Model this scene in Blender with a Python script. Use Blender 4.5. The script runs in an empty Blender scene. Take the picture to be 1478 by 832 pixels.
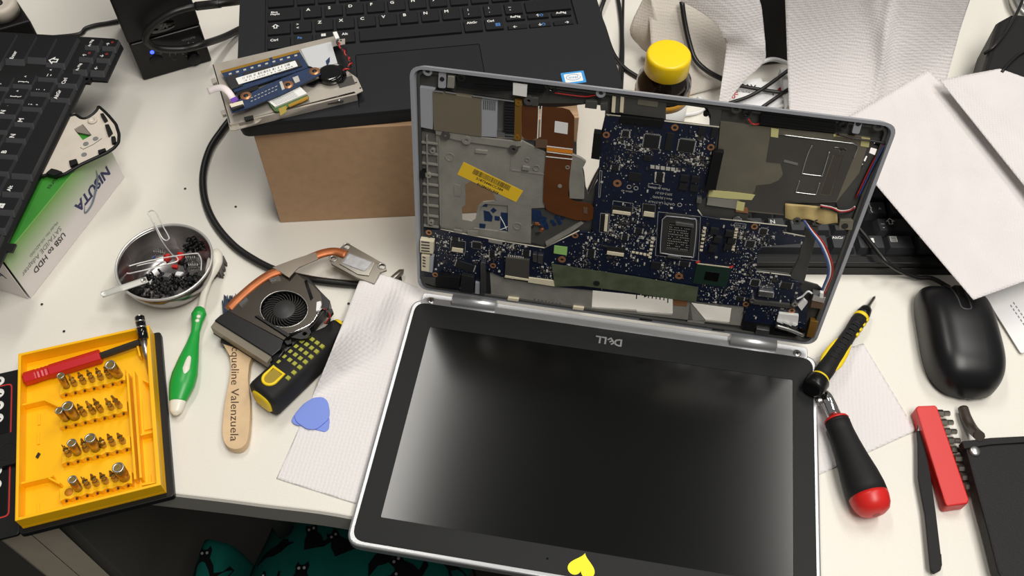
import bpy, math, random
import numpy as np
from mathutils import Vector, Matrix
from mathutils.geometry import tessellate_polygon
random.seed(7)
S = bpy.context.scene
C = S.collection
Z0 = 0.74                                   # height of the desk top in metres

# ------------------------------------------------------------------ camera
CAM_ROT = (0.6115, -0.0066, 0.1667)
CAM_LOC = (-15.8, -317.4, 660.8)            # millimetres, z above the desk top
F_PX = 1355.0
cd = bpy.data.cameras.new('camera')
cd.sensor_width = 36.0
cd.lens = F_PX / 1478 * 36.0
cd.clip_start = 0.02
cam = bpy.data.objects.new('camera', cd)
cam.location = (CAM_LOC[0] / 1000, CAM_LOC[1] / 1000, Z0 + CAM_LOC[2] / 1000)
cam.rotation_euler = CAM_ROT
C.objects.link(cam)
S.camera = cam

# ------------------------------------------------------------------ world, lamps, exposure
S.view_settings.view_transform = 'Standard'
S.view_settings.look = 'None'
S.view_settings.gamma = 1.0
S.view_settings.use_curve_mapping = False
S.view_settings.exposure = 0.0
wd = bpy.data.worlds.new('office'); S.world = wd; wd.use_nodes = True
wd.node_tree.nodes['Background'].inputs[0].default_value = (1.0, 0.97, 0.93, 1)
wd.node_tree.nodes['Background'].inputs[1].default_value = 0.15
def lamp(name, loc, sx, sy, power, col=(1.0, 0.965, 0.91), aim=None):
    l = bpy.data.lights.new(name, 'AREA'); l.shape = 'RECTANGLE'; l.size = sx; l.size_y = sy
    l.energy = power; l.color = col
    o = bpy.data.objects.new(name, l); o.location = loc
    if aim:
        o.rotation_euler = (Vector(aim) - Vector(loc)).to_track_quat('-Z', 'Y').to_euler()
    C.objects.link(o)
    return o
lamp('ceiling_lamp', (0.55, -0.4, 2.75), 0.6, 1.2, 35)
lamp('ceiling_lamp', (-0.60, 0.98, 2.75), 0.2, 1.0, 13)
lamp('ceiling_lamp', (0.80, 1.05, 2.75), 0.22, 1.0, 14)

# ------------------------------------------------------------------ measuring helpers (millimetres, z above the desk)
def euler_m(rx, ry, rz):
    c, s = math.cos, math.sin
    X = np.array([[1, 0, 0], [0, c(rx), -s(rx)], [0, s(rx), c(rx)]])
    Y = np.array([[c(ry), 0, s(ry)], [0, 1, 0], [-s(ry), 0, c(ry)]])
    Z = np.array([[c(rz), -s(rz), 0], [s(rz), c(rz), 0], [0, 0, 1]])
    return Z @ Y @ X
RM = euler_m(*CAM_ROT)
CV = np.array(CAM_LOC)
def W(px, py, z=0.0):
    """the point at height z (mm above the desk) seen at a pixel of the photograph"""
    d = RM @ np.array([(px - 739) / F_PX, -(py - 416) / F_PX, -1.0])
    t = (z - CV[2]) / d[2]
    P = CV + t * d
    return (P[0], P[1], z)
# the standing half of the open laptop: u along the hinge, v up its face, w out of it
TH = 1.3457
BO = np.array([-0.37, 110.08, 13.2])
EU = np.array([1.0, 0, 0]); EV = np.array([0, math.cos(TH), math.sin(TH)]); EW = np.array([0, -math.sin(TH), math.cos(TH)])
WOFF = -5.0                                 # the floor of the shell lies 5 mm behind the plane of its outer edge
def B(px, py, w=0.0):
    d = RM @ np.array([(px - 739) / F_PX, -(py - 416) / F_PX, -1.0])
    t = (w + WOFF - (CV - BO) @ EW) / (d @ EW)
    P = CV + t * d - BO
    return (P @ EU, P @ EV, w)
def bw(u, v, w):
    return tuple(BO + u * EU + v * EV + (w + WOFF) * EW)

def lin(c):
    c = c / 255.0
    return c / 12.92 if c <= 0.04045 else ((c + 0.055) / 1.055) ** 2.4
def rgb(r, g, b): return (lin(r), lin(g), lin(b), 1.0)

# ------------------------------------------------------------------ materials
MATS = {}
def mat(name, col, rough=0.5, metal=0.0, bump=0.0, bscale=800.0, var=0.0, vscale=60.0, coat=0.0, spec=0.5, pattern='noise', alpha=1.0, emit=0.0, trans=0.0):
    if name in MATS: return MATS[name]
    m = bpy.data.materials.new(name); m.use_nodes = True
    nt = m.node_tree; b = nt.nodes['Principled BSDF']
    c = rgb(*col)
    b.inputs['Base Color'].default_value = c
    b.inputs['Roughness'].default_value = rough
    b.inputs['Metallic'].default_value = metal
    b.inputs['Specular IOR Level'].default_value = spec
    if coat: b.inputs['Coat Weight'].default_value = coat; b.inputs['Coat Roughness'].default_value = 0.08
    if alpha < 1: b.inputs['Alpha'].default_value = alpha
    if trans: b.inputs['Transmission Weight'].default_value = trans
    if emit:
        b.inputs['Emission Color'].default_value = c; b.inputs['Emission Strength'].default_value = emit
    tc = nt.nodes.new('ShaderNodeTexCoord')
    if var:
        n = nt.nodes.new('ShaderNodeTexNoise'); n.inputs['Scale'].default_value = vscale; n.inputs['Detail'].default_value = 4
        nt.links.new(tc.outputs['Object'], n.inputs['Vector'])
        r = nt.nodes.new('ShaderNodeValToRGB')
        r.color_ramp.elements[0].position = 0.3; r.color_ramp.elements[1].position = 0.7
        r.color_ramp.elements[0].color = tuple(x * (1 - var) for x in c[:3]) + (1,)
        r.color_ramp.elements[1].color = tuple(min(1, x * (1 + var)) for x in c[:3]) + (1,)
        nt.links.new(n.outputs['Fac'], r.inputs['Fac']); nt.links.new(r.outputs['Color'], b.inputs['Base Color'])
    if bump:
        if pattern == 'dots':
            t = nt.nodes.new('ShaderNodeTexVoronoi'); t.inputs['Scale'].default_value = bscale; t.inputs['Randomness'].default_value = 0.25
            out = t.outputs['Distance']
        else:
            t = nt.nodes.new('ShaderNodeTexNoise'); t.inputs['Scale'].default_value = bscale; t.inputs['Detail'].default_value = 3
            out = t.outputs['Fac']
        nt.links.new(tc.outputs['Object'], t.inputs['Vector'])
        bp = nt.nodes.new('ShaderNodeBump'); bp.inputs['Strength'].default_value = bump; bp.inputs['Distance'].default_value = 0.001
        nt.links.new(out, bp.inputs['Height']); nt.links.new(bp.outputs['Normal'], b.inputs['Normal'])
    MATS[name] = m
    return m
m_desk = mat('desk_laminate', (226, 222, 212), 0.42, bump=0.05, bscale=1500, var=0.03, vscale=900)
m_edge = mat('desk_edge_band', (150, 147, 140), 0.5)
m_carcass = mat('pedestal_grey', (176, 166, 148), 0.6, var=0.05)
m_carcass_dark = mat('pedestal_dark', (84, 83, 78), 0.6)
m_floor = mat('dark_carpet', (40, 38, 36), 0.95, bump=0.6, bscale=300)
m_towel = mat('paper_towel', (228, 224, 223), 0.95, bump=0.6, bscale=330, pattern='dots', spec=0.1)
m_towel_b = mat('paper_towel_plain', (221, 216, 215), 0.95, bump=0.6, bscale=420, pattern='dots', spec=0.1, var=0.03, vscale=25)
m_towel_g = mat('shaded_paper', (203, 196, 186), 0.95, bump=0.35, bscale=420, pattern='dots', spec=0.1)  # greyer than the other towels: shade put into the paper colour
m_paper = mat('white_paper', (236, 236, 236), 0.7)
m_black = mat('black_plastic', (19, 19, 20), 0.45, spec=0.3, bump=0.06, bscale=2500)
m_blacks = mat('black_satin', (17, 17, 18), 0.34, spec=0.35)
m_blackg = mat('black_gloss', (10, 10, 11), 0.1, coat=0.4)
m_key = mat('key_black', (22, 22, 24), 0.5, spec=0.25, bump=0.04, bscale=3000)
m_litgrey = mat('black_lit_grey', (66, 66, 68), 0.4, spec=0.4)  # paler than the key tops: reflected light put into the side colour
m_keyr = mat('key_charcoal', (52, 53, 56), 0.5, spec=0.3)
m_white = mat('white_print', (232, 232, 228), 0.6)
m_greyp = mat('grey_print', (120, 120, 120), 0.6)
m_bluep = mat('blue_print', (70, 130, 200), 0.6)
m_redp = mat('red_print', (200, 50, 40), 0.6)
m_laptop = mat('laptop_soft_black', (33, 34, 37), 0.6, spec=0.2, bump=0.05, bscale=2500)
m_pad = mat('touchpad_black', (29, 30, 33), 0.5, spec=0.2)
m_silver = mat('silver_plastic', (176, 177, 178), 0.35, metal=0.7)
m_alu = mat('brushed_aluminium', (190, 190, 190), 0.3, metal=1.0, var=0.06, vscale=150)
m_rimgrey = mat('rim_grey', (166, 169, 176), 0.34, metal=0.15)
m_mag = mat('magnesium_casting', (148, 146, 138), 0.55, metal=0.25, var=0.12, vscale=70, bump=0.15, bscale=500)
m_magd = mat('shell_grey', (74, 74, 71), 0.6, metal=0.2, var=0.12, vscale=60)
m_magr = mat('metal_shield', (128, 123, 108), 0.45, metal=0.45, var=0.12, vscale=50)
m_film = mat('charcoal_film', (72, 70, 66), 0.4, var=0.12, vscale=40)
m_bezel = mat('bezel_black', (24, 25, 26), 0.55, spec=0.25, bump=0.12, bscale=3500)
m_display = mat('matte_screen', (5, 6, 6), 0.165, spec=0.4)
m_pcb = mat('blue_circuit_board', (13, 23, 46), 0.4, var=0.35, vscale=350, coat=0.15)
m_pcb2 = mat('mid_blue_circuit_board', (19, 44, 80), 0.4, var=0.25, vscale=350, coat=0.15)
m_pcbg = mat('green_circuit_board', (70, 100, 50), 0.4, var=0.2, vscale=350)
m_chip = mat('chip_black', (30, 30, 32), 0.45)
m_smd_l = mat('component_pale', (186, 184, 176), 0.4, var=0.2, vscale=900)
m_smd_d = mat('component_dark', (58, 54, 50), 0.45, var=0.3, vscale=900)
m_cream = mat('connector_cream', (222, 212, 184), 0.5)
m_gold = mat('gold_contacts', (212, 164, 72), 0.3, metal=0.9)
m_copper = mat('copper', (176, 104, 62), 0.45, metal=0.6, var=0.12, vscale=120)
m_copring = mat('copper_ring', (190, 136, 96), 0.4, metal=0.6)
m_ribbon = mat('brown_flex_ribbon', (92, 50, 17), 0.4, var=0.12, vscale=50, coat=0.1)
m_orange = mat('orange_flex', (214, 132, 40), 0.35)
m_tapey = mat('pale_yellow_tape', (208, 202, 140), 0.55)
m_tapet = mat('masking_tape', (190, 168, 112), 0.65, bump=0.3, bscale=250, var=0.1)
m_yel = mat('yellow_label', (236, 194, 40), 0.5)
m_yellow = mat('yellow_plastic', (252, 190, 10), 0.35, var=0.04, vscale=40)
m_capyel = mat('cap_yellow', (252, 214, 20), 0.35)
m_lime = mat('lime_rubber', (160, 160, 50), 0.55)
m_ylw = mat('bright_yellow', (240, 208, 20), 0.45)
m_red = mat('red_plastic', (208, 34, 30), 0.38)
m_redd = mat('red_handle', (196, 24, 32), 0.35)
m_rub = mat('black_rubber', (27, 27, 28), 0.65, spec=0.3, bump=0.1, bscale=2000)
m_steel = mat('stainless_steel', (150, 147, 146), 0.25, metal=1.0)
m_wire = mat('silver_wire', (226, 224, 220), 0.35, metal=0.4)
m_steelr = mat('steel_satin', (185, 184, 180), 0.35, metal=1.0)
m_bit = mat('bit_brass_steel', (176, 150, 88), 0.3, metal=0.9, var=0.2, vscale=300)
m_bits = mat('bit_steel', (150, 145, 136), 0.32, metal=0.95)
m_chrome = mat('chrome', (225, 225, 225), 0.08, metal=1.0)
m_card = mat('cardboard', (182, 148, 114), 0.85, var=0.06, vscale=120, bump=0.1, bscale=400)
m_cardd = mat('cardboard_dark', (92, 70, 50), 0.9)
m_wood = mat('pale_wood', (212, 182, 142), 0.55, var=0.08, vscale=90)
m_green = mat('green_rubber', (30, 160, 62), 0.35)
m_ivory = mat('ivory_plastic', (232, 228, 214), 0.35)
m_bluepick = mat('periwinkle_plastic', (112, 136, 220), 0.4)
m_cable = mat('black_cable', (24, 23, 22), 0.4)
m_wcable = mat('white_cable', (230, 230, 230), 0.4)
m_wred = mat('red_wire', (170, 36, 34), 0.4)
m_wblue = mat('blue_wire', (52, 84, 150), 0.4)
m_wblk = mat('black_wire', (18, 18, 18), 0.4)
m_leather = mat('black_leatherette', (26, 25, 25), 0.6, spec=0.3, bump=0.3, bscale=900)
m_palm = mat('pale_grey_plastic', (206, 196, 182), 0.5, var=0.05, vscale=60)
m_greenlab = mat('green_label', (150, 196, 110), 0.5)
m_ink = mat('brown_ink', (66, 44, 32), 0.7)
m_navy = mat('navy_print', (40, 44, 92), 0.6)
m_teal = None

# ------------------------------------------------------------------ mesh helpers
WM = {}
def wm(o):
    return WM[o.name] if o is not None else Matrix.Identity(4)
def tomet(v): return Vector((v[0] / 1000, v[1] / 1000, Z0 + v[2] / 1000))
def fillet(pts, r, n=4):
    """round the corners of a 2-D or 3-D outline"""
    out = []
    N = len(pts)
    P = [np.array(p, float) for p in pts]
    for i in range(N):
        a, b, c = P[i - 1], P[i], P[(i + 1) % N]
        d1, d2 = a - b, c - b
        l1, l2 = np.linalg.norm(d1), np.linalg.norm(d2)
        k = min(r, l1 * 0.45, l2 * 0.45)
        p, q = b + d1 / l1 * k, b + d2 / l2 * k
        for j in range(n + 1):
            t = j / n
            out.append(tuple((1 - t) ** 2 * p + 2 * t * (1 - t) * b + t * t * q))
    return out
def smooth_path(pts, n=6):
    P = [np.array(p, float) for p in pts]
    if len(P) < 3: return [tuple(p) for p in P]
    out = []
    for i in range(len(P) - 1):
        p0 = P[i - 1] if i else 2 * P[0] - P[1]
        p1, p2 = P[i], P[i + 1]
        p3 = P[i + 2] if i + 2 < len(P) else 2 * P[-1] - P[-2]
        for j in range(n):
            t = j / n
            out.append(tuple(0.5 * (2 * p1 + (p2 - p0) * t + (2 * p0 - 5 * p1 + 4 * p2 - p3) * t * t + (3 * p1 - p0 - 3 * p2 + p3) * t ** 3)))
    out.append(tuple(P[-1]))
    return out
class M:
    def __init__(s): s.v = []; s.f = []; s.sm = []
    def add(s, vs, fs, sm=False):
        k = len(s.v); s.v += [tuple(v) for v in vs]
        for f in fs: s.f.append([i + k for i in f]); s.sm.append(sm)
        return s
    def prism(s, top, bot, holes=(), hbot=(), sm=False, cap_bot=True):
        """closed solid between two matching outlines (with matching holes)"""
        loops_t = [list(top)] + [list(h) for h in holes]
        loops_b = [list(bot)] + [list(h) for h in hbot]
        if not holes:
            n = len(top)
            fs = [list(range(n))]
            if cap_bot: fs.append(list(range(2 * n - 1, n - 1, -1)))
            s.add(list(top) + list(bot), fs)
        else:
            for loops, flip in ((loops_t, 0), (loops_b, 1)):
                if flip and not cap_bot: continue
                vs = [p for l in loops for p in l]
                tri = tessellate_polygon([[Vector(p) for p in l] for l in loops])
                s.add(vs, [list(t) if not flip else list(t)[::-1] for t in tri])
        for lt, lb in zip(loops_t, loops_b):
            n = len(lt)
            s.add(lt + lb, [[i, (i + 1) % n, n + (i + 1) % n, n + i] for i in range(n)], sm)
        return s
    def slab(s, pts, z0, z1, holes=(), r=0, sm=False):
        """plate lying flat: outline given in photograph pixels of its top face"""
        if r: pts = fillet(pts, r)
        t = [W(x, y, z1) for x, y in pts]; b = [(p[0], p[1], z0) for p in t]
        ht = [[W(x, y, z1) for x, y in h] for h in holes]; hb = [[(p[0], p[1], z0) for p in h] for h in ht]
        return s.prism(t, b, ht, hb, sm)
    def bslab(s, pts, w0, w1, holes=(), r=0, uv=False):
        """plate on the standing half of the laptop"""
        def cv(l):
            return [(p[0], p[1]) if uv else B(p[0], p[1], w1)[:2] for p in l]
        o = cv(pts)
        if r: o = fillet(o, r)
        hs = [cv(h) for h in holes]
        return s.prism([bw(a, b, w1) for a, b in o], [bw(a, b, w0) for a, b in o],
                       [[bw(a, b, w1) for a, b in h] for h in hs], [[bw(a, b, w0) for a, b in h] for h in hs])
    def bbox(s, px, py, du, dv, w0, w1, rot=0.0, t=0.0):
        u, v, _ = B(px, py, w1)
        return s.bbox_uv(u, v, du, dv, w0, w1, rot, t)
    def bbox_uv(s, u, v, du, dv, w0, w1, rot=0.0, t=0.0):
        c, n = math.cos(rot), math.sin(rot)
        def q(a, b, w): return bw(u + a * c - b * n, v + a * n + b * c, w)
        a, b = du / 2, dv / 2
        top = [q(-a + t, -b + t, w1), q(a - t, -b + t, w1), q(a - t, b - t, w1), q(-a + t, b - t, w1)]
        bot = [q(-a, -b, w0), q(a, -b, w0), q(a, b, w0), q(-a, b, w0)]
        s.add(top + bot, [[0, 1, 2, 3], [0, 4, 5, 1], [1, 5, 6, 2], [2, 6, 7, 3], [3, 7, 4, 0]])
        return s
    def bring(s, px, py, r0, r1, w0, w1, n=16):
        """ring or post on the standing half"""
        u, v, _ = B(px, py, w1)
        o = [(u + r1 * math.cos(2 * math.pi * i / n), v + r1 * math.sin(2 * math.pi * i / n)) for i in range(n)]
        hs = [[(u + r0 * math.cos(2 * math.pi * i / n), v + r0 * math.sin(2 * math.pi * i / n)) for i in range(n)]] if r0 else []
        return s.bslab(o, w0, w1, hs, uv=True)
    def box(s, x0, x1, y0, y1, z0, z1, t=0.0):
        top = [(x0 + t, y0 + t, z1), (x1 - t, y0 + t, z1), (x1 - t, y1 - t, z1), (x0 + t, y1 - t, z1)]
        bot = [(x0, y0, z0), (x1, y0, z0), (x1, y1, z0), (x0, y1, z0)]
        return s.prism(top, bot)
    def tube(s, pts, r, n=8, smooth=5, closed=False, flat=None):
        P = smooth_path(pts, smooth) if smooth else list(pts)
        P = [np.array(p, float) for p in P]
        if closed: P = P[:-1] if np.linalg.norm(P[0] - P[-1]) < 1e-6 else P
        N = len(P)
        rr = r if hasattr(r, '__len__') else [r] * N
        if len(rr) != N: rr = list(np.interp(np.linspace(0, 1, N), np.linspace(0, 1, len(rr)), rr))
        up = np.array([0, 0, 1.0]); prev = None; vs = []
        for i in range(N):
            a = P[(i - 1) % N] if closed or i else P[0]
            b = P[(i + 1) % N] if closed or i < N - 1 else P[-1]
            t = b - a; t = t / (np.linalg.norm(t) + 1e-12)
            if prev is None:
                x = np.cross(t, up)
                if np.linalg.norm(x) < 1e-3: x = np.cross(t, np.array([1.0, 0, 0]))
            else:
                x = prev - t * (prev @ t)
            x = x / (np.linalg.norm(x) + 1e-12); y = np.cross(t, x); prev = x
            for k in range(n):
                an = 2 * math.pi * k / n
                vs.append(tuple(P[i] + rr[i] * (math.cos(an) * x + (flat or 1.0) * math.sin(an) * y)))
        fs = []
        for i in range(N if closed else N - 1):
            j = (i + 1) % N
            for k in range(n):
                l = (k + 1) % n
                fs.append([i * n + k, i * n + l, j * n + l, j * n + k])
        s.add(vs, fs, True)
        if not closed:
            s.add([vs[k] for k in range(n)], [list(range(n))[::-1]])
            s.add([vs[(N - 1) * n + k] for k in range(n)], [list(range(n))])
        return s
    def lathe(s, P0, P1, prof, n=24, sq=None, up=(0, 0, 1), sm=True, flat=1.0, caps=True):
        """turned body: profile of (distance along P0->P1, radius); sq squares the section, flat squeezes it along its own z"""
        P0 = np.array(P0, float); P1 = np.array(P1, float)
        t = P1 - P0; t = t / np.linalg.norm(t)
        x = np.cross(t, np.array(up, float))
        if np.linalg.norm(x) < 1e-3: x = np.cross(t, np.array([1.0, 0, 0]))
        x = x / np.linalg.norm(x); y = np.cross(x, t)
        vs = []
        for d, r in prof:
            for k in range(n):
                an = 2 * math.pi * (k + 0.5) / n
                ca, sa = math.cos(an), math.sin(an)
                m = 1.0
                if sq: m = 1.0 / (abs(ca) ** sq + abs(sa) ** sq) ** (1.0 / sq)
                vs.append(tuple(P0 + t * d + r * m * (ca * x + flat * sa * y)))
        fs = []
        for i in range(len(prof) - 1):
            for k in range(n):
                l = (k + 1) % n
                fs.append([i * n + k, i * n + l, (i + 1) * n + l, (i + 1) * n + k])
        s.add(vs, fs, sm)
        if caps and prof[0][1] > 1e-6: s.add(vs[:n], [list(range(n))[::-1]])
        if caps and prof[-1][1] > 1e-6: s.add(vs[-n:], [list(range(n))])
        return s
    def grid(s, fn, nx, ny, thick=0.35):
        """thin sheet; fn(a, b) gives a point for a, b in 0..1"""
        top = [fn(i / nx, j / ny) for j in range(ny + 1) for i in range(nx + 1)]
        bot = [(p[0], p[1], p[2] - thick) for p in top]
        w = nx + 1; K = len(top)
        fs = []
        for j in range(ny):
            for i in range(nx):
                a = j * w + i
                fs.append([a, a + 1, a + w + 1, a + w]); fs.append([K + a, K + a + w, K + a + w + 1, K + a + 1])
        n_top = len(fs)
        ed = [i for i in range(w)] + [j * w + nx for j in range(1, ny + 1)] + [ny * w + i for i in range(nx - 1, -1, -1)] + [j * w for j in range(ny - 1, 0, -1)]
        for i in range(len(ed)):
            a, b = ed[i], ed[(i + 1) % len(ed)]
            fs.append([a, K + a, K + b, b])
        k0 = len(s.sm)
        s.add(top + bot, fs, True)
        for i in range(k0 + n_top, len(s.sm)): s.sm[i] = False
        return s
    def mesh(s, name, inv, met=True):
        me = bpy.data.meshes.new(name)
        vs = [inv @ tomet(v) for v in s.v] if met else s.v
        me.from_pydata(vs, [], s.f)
        me.polygons.foreach_set('use_smooth', s.sm)
        import bmesh
        bm = bmesh.new(); bm.from_mesh(me); bmesh.ops.remove_doubles(bm, verts=bm.verts, dist=1e-7)
        bmesh.ops.recalc_face_normals(bm, faces=bm.faces); bm.to_mesh(me); bm.free()
        return me
    def build(s, name, m, parent=None, bevel=0.0, seg=2, at=None):
        """link as one mesh object; with no parent it becomes a thing whose origin is its base"""
        if parent is None:
            a = np.array(s.v)
            loc = at or ((a[:, 0].min() + a[:, 0].max()) / 2, (a[:, 1].min() + a[:, 1].max()) / 2, a[:, 2].min())
            mw = Matrix.Translation(tomet(loc))
        else: mw = wm(parent)
        me = s.mesh(name, mw.inverted())
        o = bpy.data.objects.new(name, me)
        if m is not None: me.materials.append(m)
        C.objects.link(o)
        if parent is None: o.matrix_basis = mw
        else: o.parent = parent
        WM[o.name] = mw
        if bevel:
            b = o.modifiers.new('edge', 'BEVEL'); b.width = bevel / 1000; b.segments = seg; b.limit_method = 'ANGLE'; b.angle_limit = 0.6
            b.use_clamp_overlap = True
        return o
def tag(o, label=None, cat=None, group=None, kind=None):
    if label: o['label'] = label
    if cat: o['category'] = cat
    if group: o['group'] = group
    if kind: o['kind'] = kind
    return o
def thing(name, loc, label, cat, group=None, rz=0.0, ry=0.0, rx=0.0):
    """an Empty at the thing's base; loc in millimetres"""
    o = bpy.data.objects.new(name, None); o.empty_display_size = 0.01
    C.objects.link(o)
    mw = Matrix.Translation(tomet(loc)) @ Matrix.Rotation(rz, 4, 'Z') @ Matrix.Rotation(ry, 4, 'Y') @ Matrix.Rotation(rx, 4, 'X')
    o.matrix_basis = mw
    WM[o.name] = mw
    return tag(o, label, cat, group)
TXT = {}
def text_mesh(body, size, align='LEFT', spacing=1.0, shear=0.0, bold=0.0):
    k = (body, round(size, 3), align, spacing, shear, bold)
    if k in TXT: return TXT[k]
    cu = bpy.data.curves.new('lettering', 'FONT'); cu.body = body; cu.size = size / 1000; cu.align_x = align; cu.align_y = 'CENTER'
    cu.space_character = spacing; cu.shear = shear; cu.offset = bold * size / 1000; cu.resolution_u = 2; cu.fill_mode = 'FRONT'
    cu.extrude = 0.00002
    t = bpy.data.objects.new('lettering', cu)
    me = bpy.data.meshes.new_from_object(t)
    me.name = 'lettering'
    bpy.data.objects.remove(t); bpy.data.curves.remove(cu)
    TXT[k] = me
    return me
def place(me, name, parent, mw, m):
    """link a copy of a mesh under its parent with world matrix mw"""
    if m is not None and len(me.materials) == 0: me.materials.append(m)
    o = bpy.data.objects.new(name, me); C.objects.link(o)
    if parent is not None:
        o.parent = parent; o.matrix_basis = wm(parent).inverted() @ mw
    else: o.matrix_basis = mw
    if m is not None and me.materials[0] != m:
        o.material_slots[0].link = 'OBJECT'; o.material_slots[0].material = m
    WM[o.name] = mw
    return o
def axes(O, ex, ez):
    ex = Vector(ex).normalized(); ez = Vector(ez); ez = (ez - ex * ez.dot(ex)).normalized(); ey = ez.cross(ex)
    m = Matrix(((ex.x, ey.x, ez.x, 0), (ex.y, ey.y, ez.y, 0), (ex.z, ey.z, ez.z, 0), (0, 0, 0, 1)))
    return Matrix.Translation(tomet(O)) @ m
def letter(body, O, ex, ez, size, parent, m, name='lettering', align='LEFT', **k):
    return place(text_mesh(body, size, align, **k), name, parent, axes(O, ex, ez), m)
def bletter(body, px, py, w, ang, size, parent, m, name='lettering', align='CENTER', **k):
    u, v, _ = B(px, py, w)
    ex = math.cos(ang) * EU + math.sin(ang) * EV
    return letter(body, bw(u, v, w + 0.05), ex, EW, size, parent, m, name, align, **k)
def add(a, b, t): return tuple(np.array(a) + (np.array(b) - np.array(a)) * t)

# ================================================================== the setting
fl = M().box(-2500, 2500, -2000, 3000, -790, -740).build('floor', m_floor); tag(fl, kind='structure')

# ================================================================== desk
EDGE = [(-900, -112), (-560, -100), (-308, -87), (-240, -84), (-168, -82), (-60, -90), (60, -112), (180, -150), (320, -205), (520, -300), (900, -480)]
EDGEP = smooth_path([(x, y, 0) for x, y in EDGE], 6)
desk = thing('desk', (0, 200, 0), 'large off-white laminate desk with a curved grey front edge', 'desk')
ol = [(p[0], p[1]) for p in EDGEP] + [(900, 900), (-900, 900)]
M().prism([(x, y, 0) for x, y in ol], [(x, y, -25) for x, y in ol]).build('worktop', m_desk, desk, bevel=1.2)
eb = M()
f = [(p[0], p[1]) for p in EDGEP]; bk = [(p[0], p[1] - 1.6) for p in EDGEP]
o2 = bk + f[::-1]
eb.prism([(x, y, -1.2) for x, y in o2], [(x, y, -25) for x, y in o2]).build('edge_band', m_edge, desk)
lg = W(308, 742, -30)
M().lathe((lg[0], lg[1] + 60, -25.0), (lg[0], lg[1] + 60, -739), [(0, 14), (70, 14), (72, 9), (714, 9)], 16).build('leg', m_carcass_dark, desk)
M().lathe((700, 700, -25.0), (700, 700, -739), [(0, 25), (714, 25)], 16).build('leg', m_carcass_dark, desk)
M().lathe((-800, 700, -25.0), (-800, 700, -739), [(0, 25), (714, 25)], 16).build('leg', m_carcass_dark, desk)
A = W(82, 760, -48); A1 = W(43, 770, -48); A2 = W(4, 780, -48)
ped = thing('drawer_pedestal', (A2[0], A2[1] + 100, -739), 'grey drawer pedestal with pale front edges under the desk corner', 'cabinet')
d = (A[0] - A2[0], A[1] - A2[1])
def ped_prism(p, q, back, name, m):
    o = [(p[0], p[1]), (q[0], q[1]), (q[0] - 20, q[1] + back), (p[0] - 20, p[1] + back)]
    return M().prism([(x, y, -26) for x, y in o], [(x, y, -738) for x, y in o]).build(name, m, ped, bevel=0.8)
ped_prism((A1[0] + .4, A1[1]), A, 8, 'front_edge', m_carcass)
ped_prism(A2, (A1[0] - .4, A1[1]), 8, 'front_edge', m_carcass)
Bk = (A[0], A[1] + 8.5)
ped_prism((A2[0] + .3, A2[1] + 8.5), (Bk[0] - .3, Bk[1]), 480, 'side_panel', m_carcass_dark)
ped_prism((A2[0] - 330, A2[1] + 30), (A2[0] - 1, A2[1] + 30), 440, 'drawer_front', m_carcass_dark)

# teal printed cloth hanging in the dark under the desk edge
m_teal = mat('teal_cloth', (9, 74, 66), 0.9, var=0.15, vscale=30, spec=0.1)
m_blackcloth = mat('black_cloth_print', (12, 12, 13), 0.9, spec=0.1)
def cloth_z(x, y, cx, rx, zt):
    return zt - 60 * ((x - cx) / rx) ** 4 - 0.25 * (y + 90) ** 2 / 100 + 4 * math.sin(x * .05) + 3 * math.sin(y * .07 + x * .02)
def cat_shape(k):
    body = [(-9, 0), (-8, 10), (-5, 16), (-6, 23), (-4.5, 27), (-2, 23.5), (2, 23.5), (4.5, 27), (6, 23), (5, 16), (9, 9), (10, 2), (17, 5), (21, 12), (23, 11), (19, 1), (10, -3)]
    bird = [(-14, 2), (-6, 6), (2, 8), (8, 14), (14, 12), (16, 8), (22, 6), (15, 4), (9, -2), (0, -5), (-8, -3), (-20, -8)]
    return body if k % 3 else bird
def printed_cloth(name, cx, rx, zt, y0, y1, cats, label):
    t = thing(name, (cx, (y0 + y1) / 2, zt - 160), label, 'cloth', 'teal printed cloths under the desk')
    def g(a, b):
        x = cx - rx + 2 * rx * a; y = y0 + (y1 - y0) * b
        return (x, y, cloth_z(x, y, cx, rx, zt))
    M().grid(g, 40, 24, 3.0).build('cloth', m_teal, t)
    for i, (x, y, s, an, e) in enumerate(cats):
        mm = M(); c, n = math.cos(an), math.sin(an)
        pts = [(x + s * (a * c - b * n), y + s * (a * n + b * c)) for a, b in cat_shape(i + e)]
        up = [(a, b, cloth_z(a, b, cx, rx, zt) + 1.6) for a, b in pts]
        mm.prism(up, [(a, b, z - 2.4) for a, b, z in up]).build('animal_print', m_blackcloth, t)
        if (i + e) % 3:
            ey = M()
            for dx in (-2.4, 2.4):
                a, b = x + s * (dx * c - 20 * n), y + s * (dx * n + 20 * c)
                z = cloth_z(a, b, cx, rx, zt) + 2.6
                ey.lathe((a, b, z - 1), (a, b, z), [(0, 1.3 * s), (1, 1.3 * s)], 8)
            ey.build('eye_print', m_greyp, t)
PY = W(275, 776, -205)[1]
cats = []
rnd = random.Random(3)
for i in range(6):
    for j in range(4):
        cats.append((-280 + i * 34 + rnd.uniform(-9, 9), -52 - j * 32 + rnd.uniform(-8, 8), rnd.uniform(.8, 1.15), rnd.uniform(-.9, .9), 0))
printed_cloth('printed_cloth', -205, 105, -190, -190, -10, cats, 'wide teal cloth printed with black animals, in the shade below the desk edge')
printed_cloth('printed_cloth', -336, 24, -205, -190, PY, [(-338, PY - 34, 1.0, .2, 1)], 'narrow teal cloth fold with one black animal print, beside the pedestal')
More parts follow.
